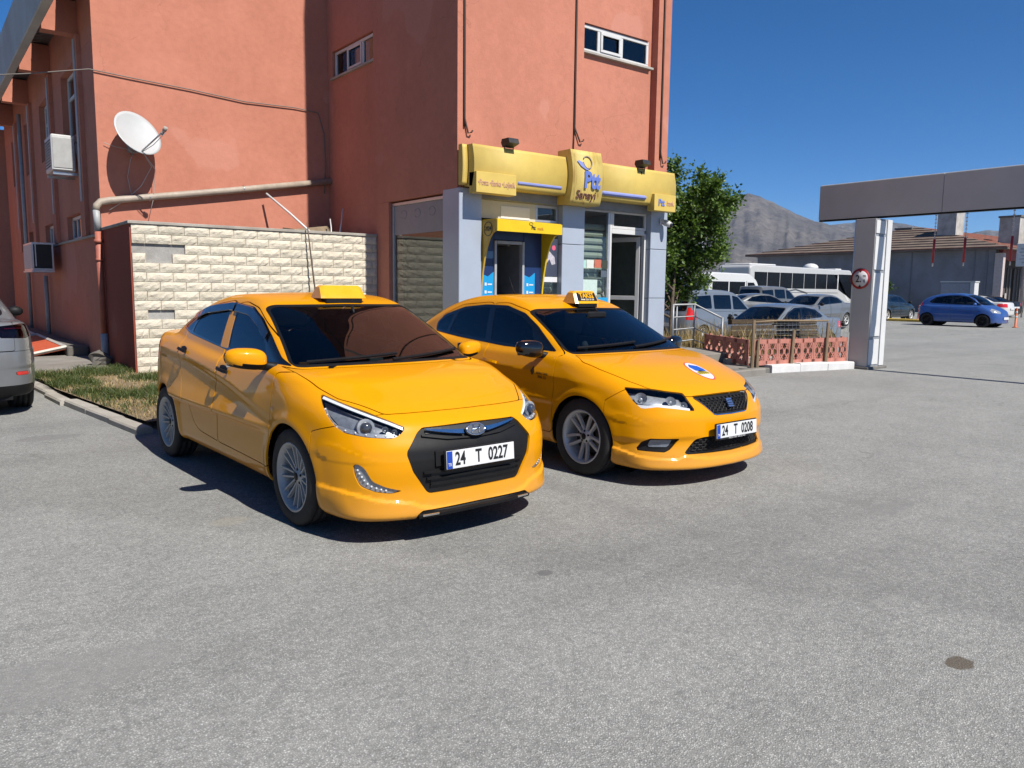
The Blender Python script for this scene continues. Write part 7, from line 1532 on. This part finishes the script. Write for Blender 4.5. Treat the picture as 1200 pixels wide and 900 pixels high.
win += [('front_side_window', [(10.55, 1.72), (12.25, 1.05), (12.55, 1.05), (12.62, 2.2), (12.3, 2.80), (10.5, 2.80)], BG), ('window_swoosh', [(9.9, 2.80), (10.35, 2.80), (12.1, .9), (11.85, .9)], PVC)]
win += [('luggage_door', [(a, .55), (a+1.7, .55), (a+1.7, 1.35), (a, 1.35)], mat('coach_panel', (.48, .47, .46), .3, var=.06, coat=.5)) for a in (3.9, 5.65, 7.4)]+[('belt_line', [(.3, 1.46), (10.5, 1.46), (10.5, 1.50), (.3, 1.50)], SEAM)]
bs = bus((42.6, 31.7, 0), 0, 12.9, 2.5, 3.2, mat('coach_white', (.56, .56, .55), .3, var=.05, coat=.6), 'white coach with a dark window band parked before the warehouse', 'coach', 'bus', win, [(.0, .35), (.0, 3.15), (.4, 3.25), (12.2, 3.12), (12.7, 2.4), (12.95, 1.2), (12.9, .35)], (2.6, 9.6), .50)
b = MB(); b.sphere((8.6, -.2, 3.25), (.55, .5, .30), 14); b.build('roof_dome', PVC, bs); MB().box((.3, -1.0, 3.20), (3.2, 1.0, 3.32), bev=.05).build('roof_unit', PVC, bs); MB().box((11.2, -.6, 3.12), (12.0, .3, 3.24), bev=.04).build('roof_hatch', PVC, bs)
b = MB(); b.prism([(7.2, 1.0), (7.6, 1.25), (8.4, 1.22), (9.0, .95), (8.2, .85)], -1.262, -1.254, 'y'); b.build('side_graphic', mat('coach_red', (.35, .10, .06), .4), bs)
b = MB(); b.tube([(3.7, -1.262, 1.52), (5.2, -1.262, 1.70), (6.6, -1.262, 1.45)], .04, 5); b.build('side_line', SEAM, bs)
mw = [('side_window', [(.35, 1.35), (1.75, 1.35), (1.75, 2.05), (.35, 2.05)], BG), ('side_window', [(1.85, 1.35), (3.25, 1.35), (3.25, 2.05), (1.85, 2.05)], BG), ('door_glass', [(3.5, 1.30), (4.65, 1.30), (4.35, 1.75), (4.05, 2.02), (3.5, 2.02)], BG), ('door_seam', [(3.38, .5), (3.42, .5), (3.42, 2.1), (3.38, 2.1)], SEAM)]
ms = bus((34.4, 28.2, 0), 0, 5.5, 2.0, 2.55, mat('minibus_white', (.74, .74, .73), .3, var=.04, coat=.6), 'white minibus between the tree and the dark grey van', 'minibus', 'van', mw, [(.0, .35), (.05, 2.3), (.35, 2.55), (3.7, 2.52), (4.3, 2.2), (4.85, 1.35), (5.4, 1.15), (5.5, .4)], (1.0, 4.4), .34)
far_sedan('parked_sedan', (33.8, 22.3, R(70)), GREYP2, 'dark small car at the tail of the dark grey van')
# street trees and a low building on the far side of the street, seen only as reflections in the paint and panes
for (x, y, H, sd) in ((-11.5, 3.0, 5.5, 31), (-12.5, 9.5, 6.2, 32), (-11.8, 16.5, 5.6, 33), (-12.4, 24.5, 6.3, 34)):
    tree((x, y, 0), 'broad street tree across the road, %s of the row' % {31: 'first', 32: 'second', 33: 'third', 34: 'last'}[sd], H, (2.9, 2.9, 2.4), 3600, .26, sd, 1.4, LEAF2, 'street_tree')
hs_ = empty('terrace_house', (-20, 10, 0), 0, 'plain low terrace across the road behind the street trees', 'building'); MB().box((-6, -18, 0), (0, 30, 5.5)).build('wall', concrete('terrace_render', (.34, .29, .24), .15, .6, .2), hs_); MB().box((-6.4, -18.4, 5.5), (.4, 30.4, 5.9)).build('roof', CONC_D, hs_)
for k in range(8): q = MB(); q.box((.0, -15+k*5.4, 1.6), (.03, -13+k*5.4, 3.0)); q.build('window', BG, hs_)
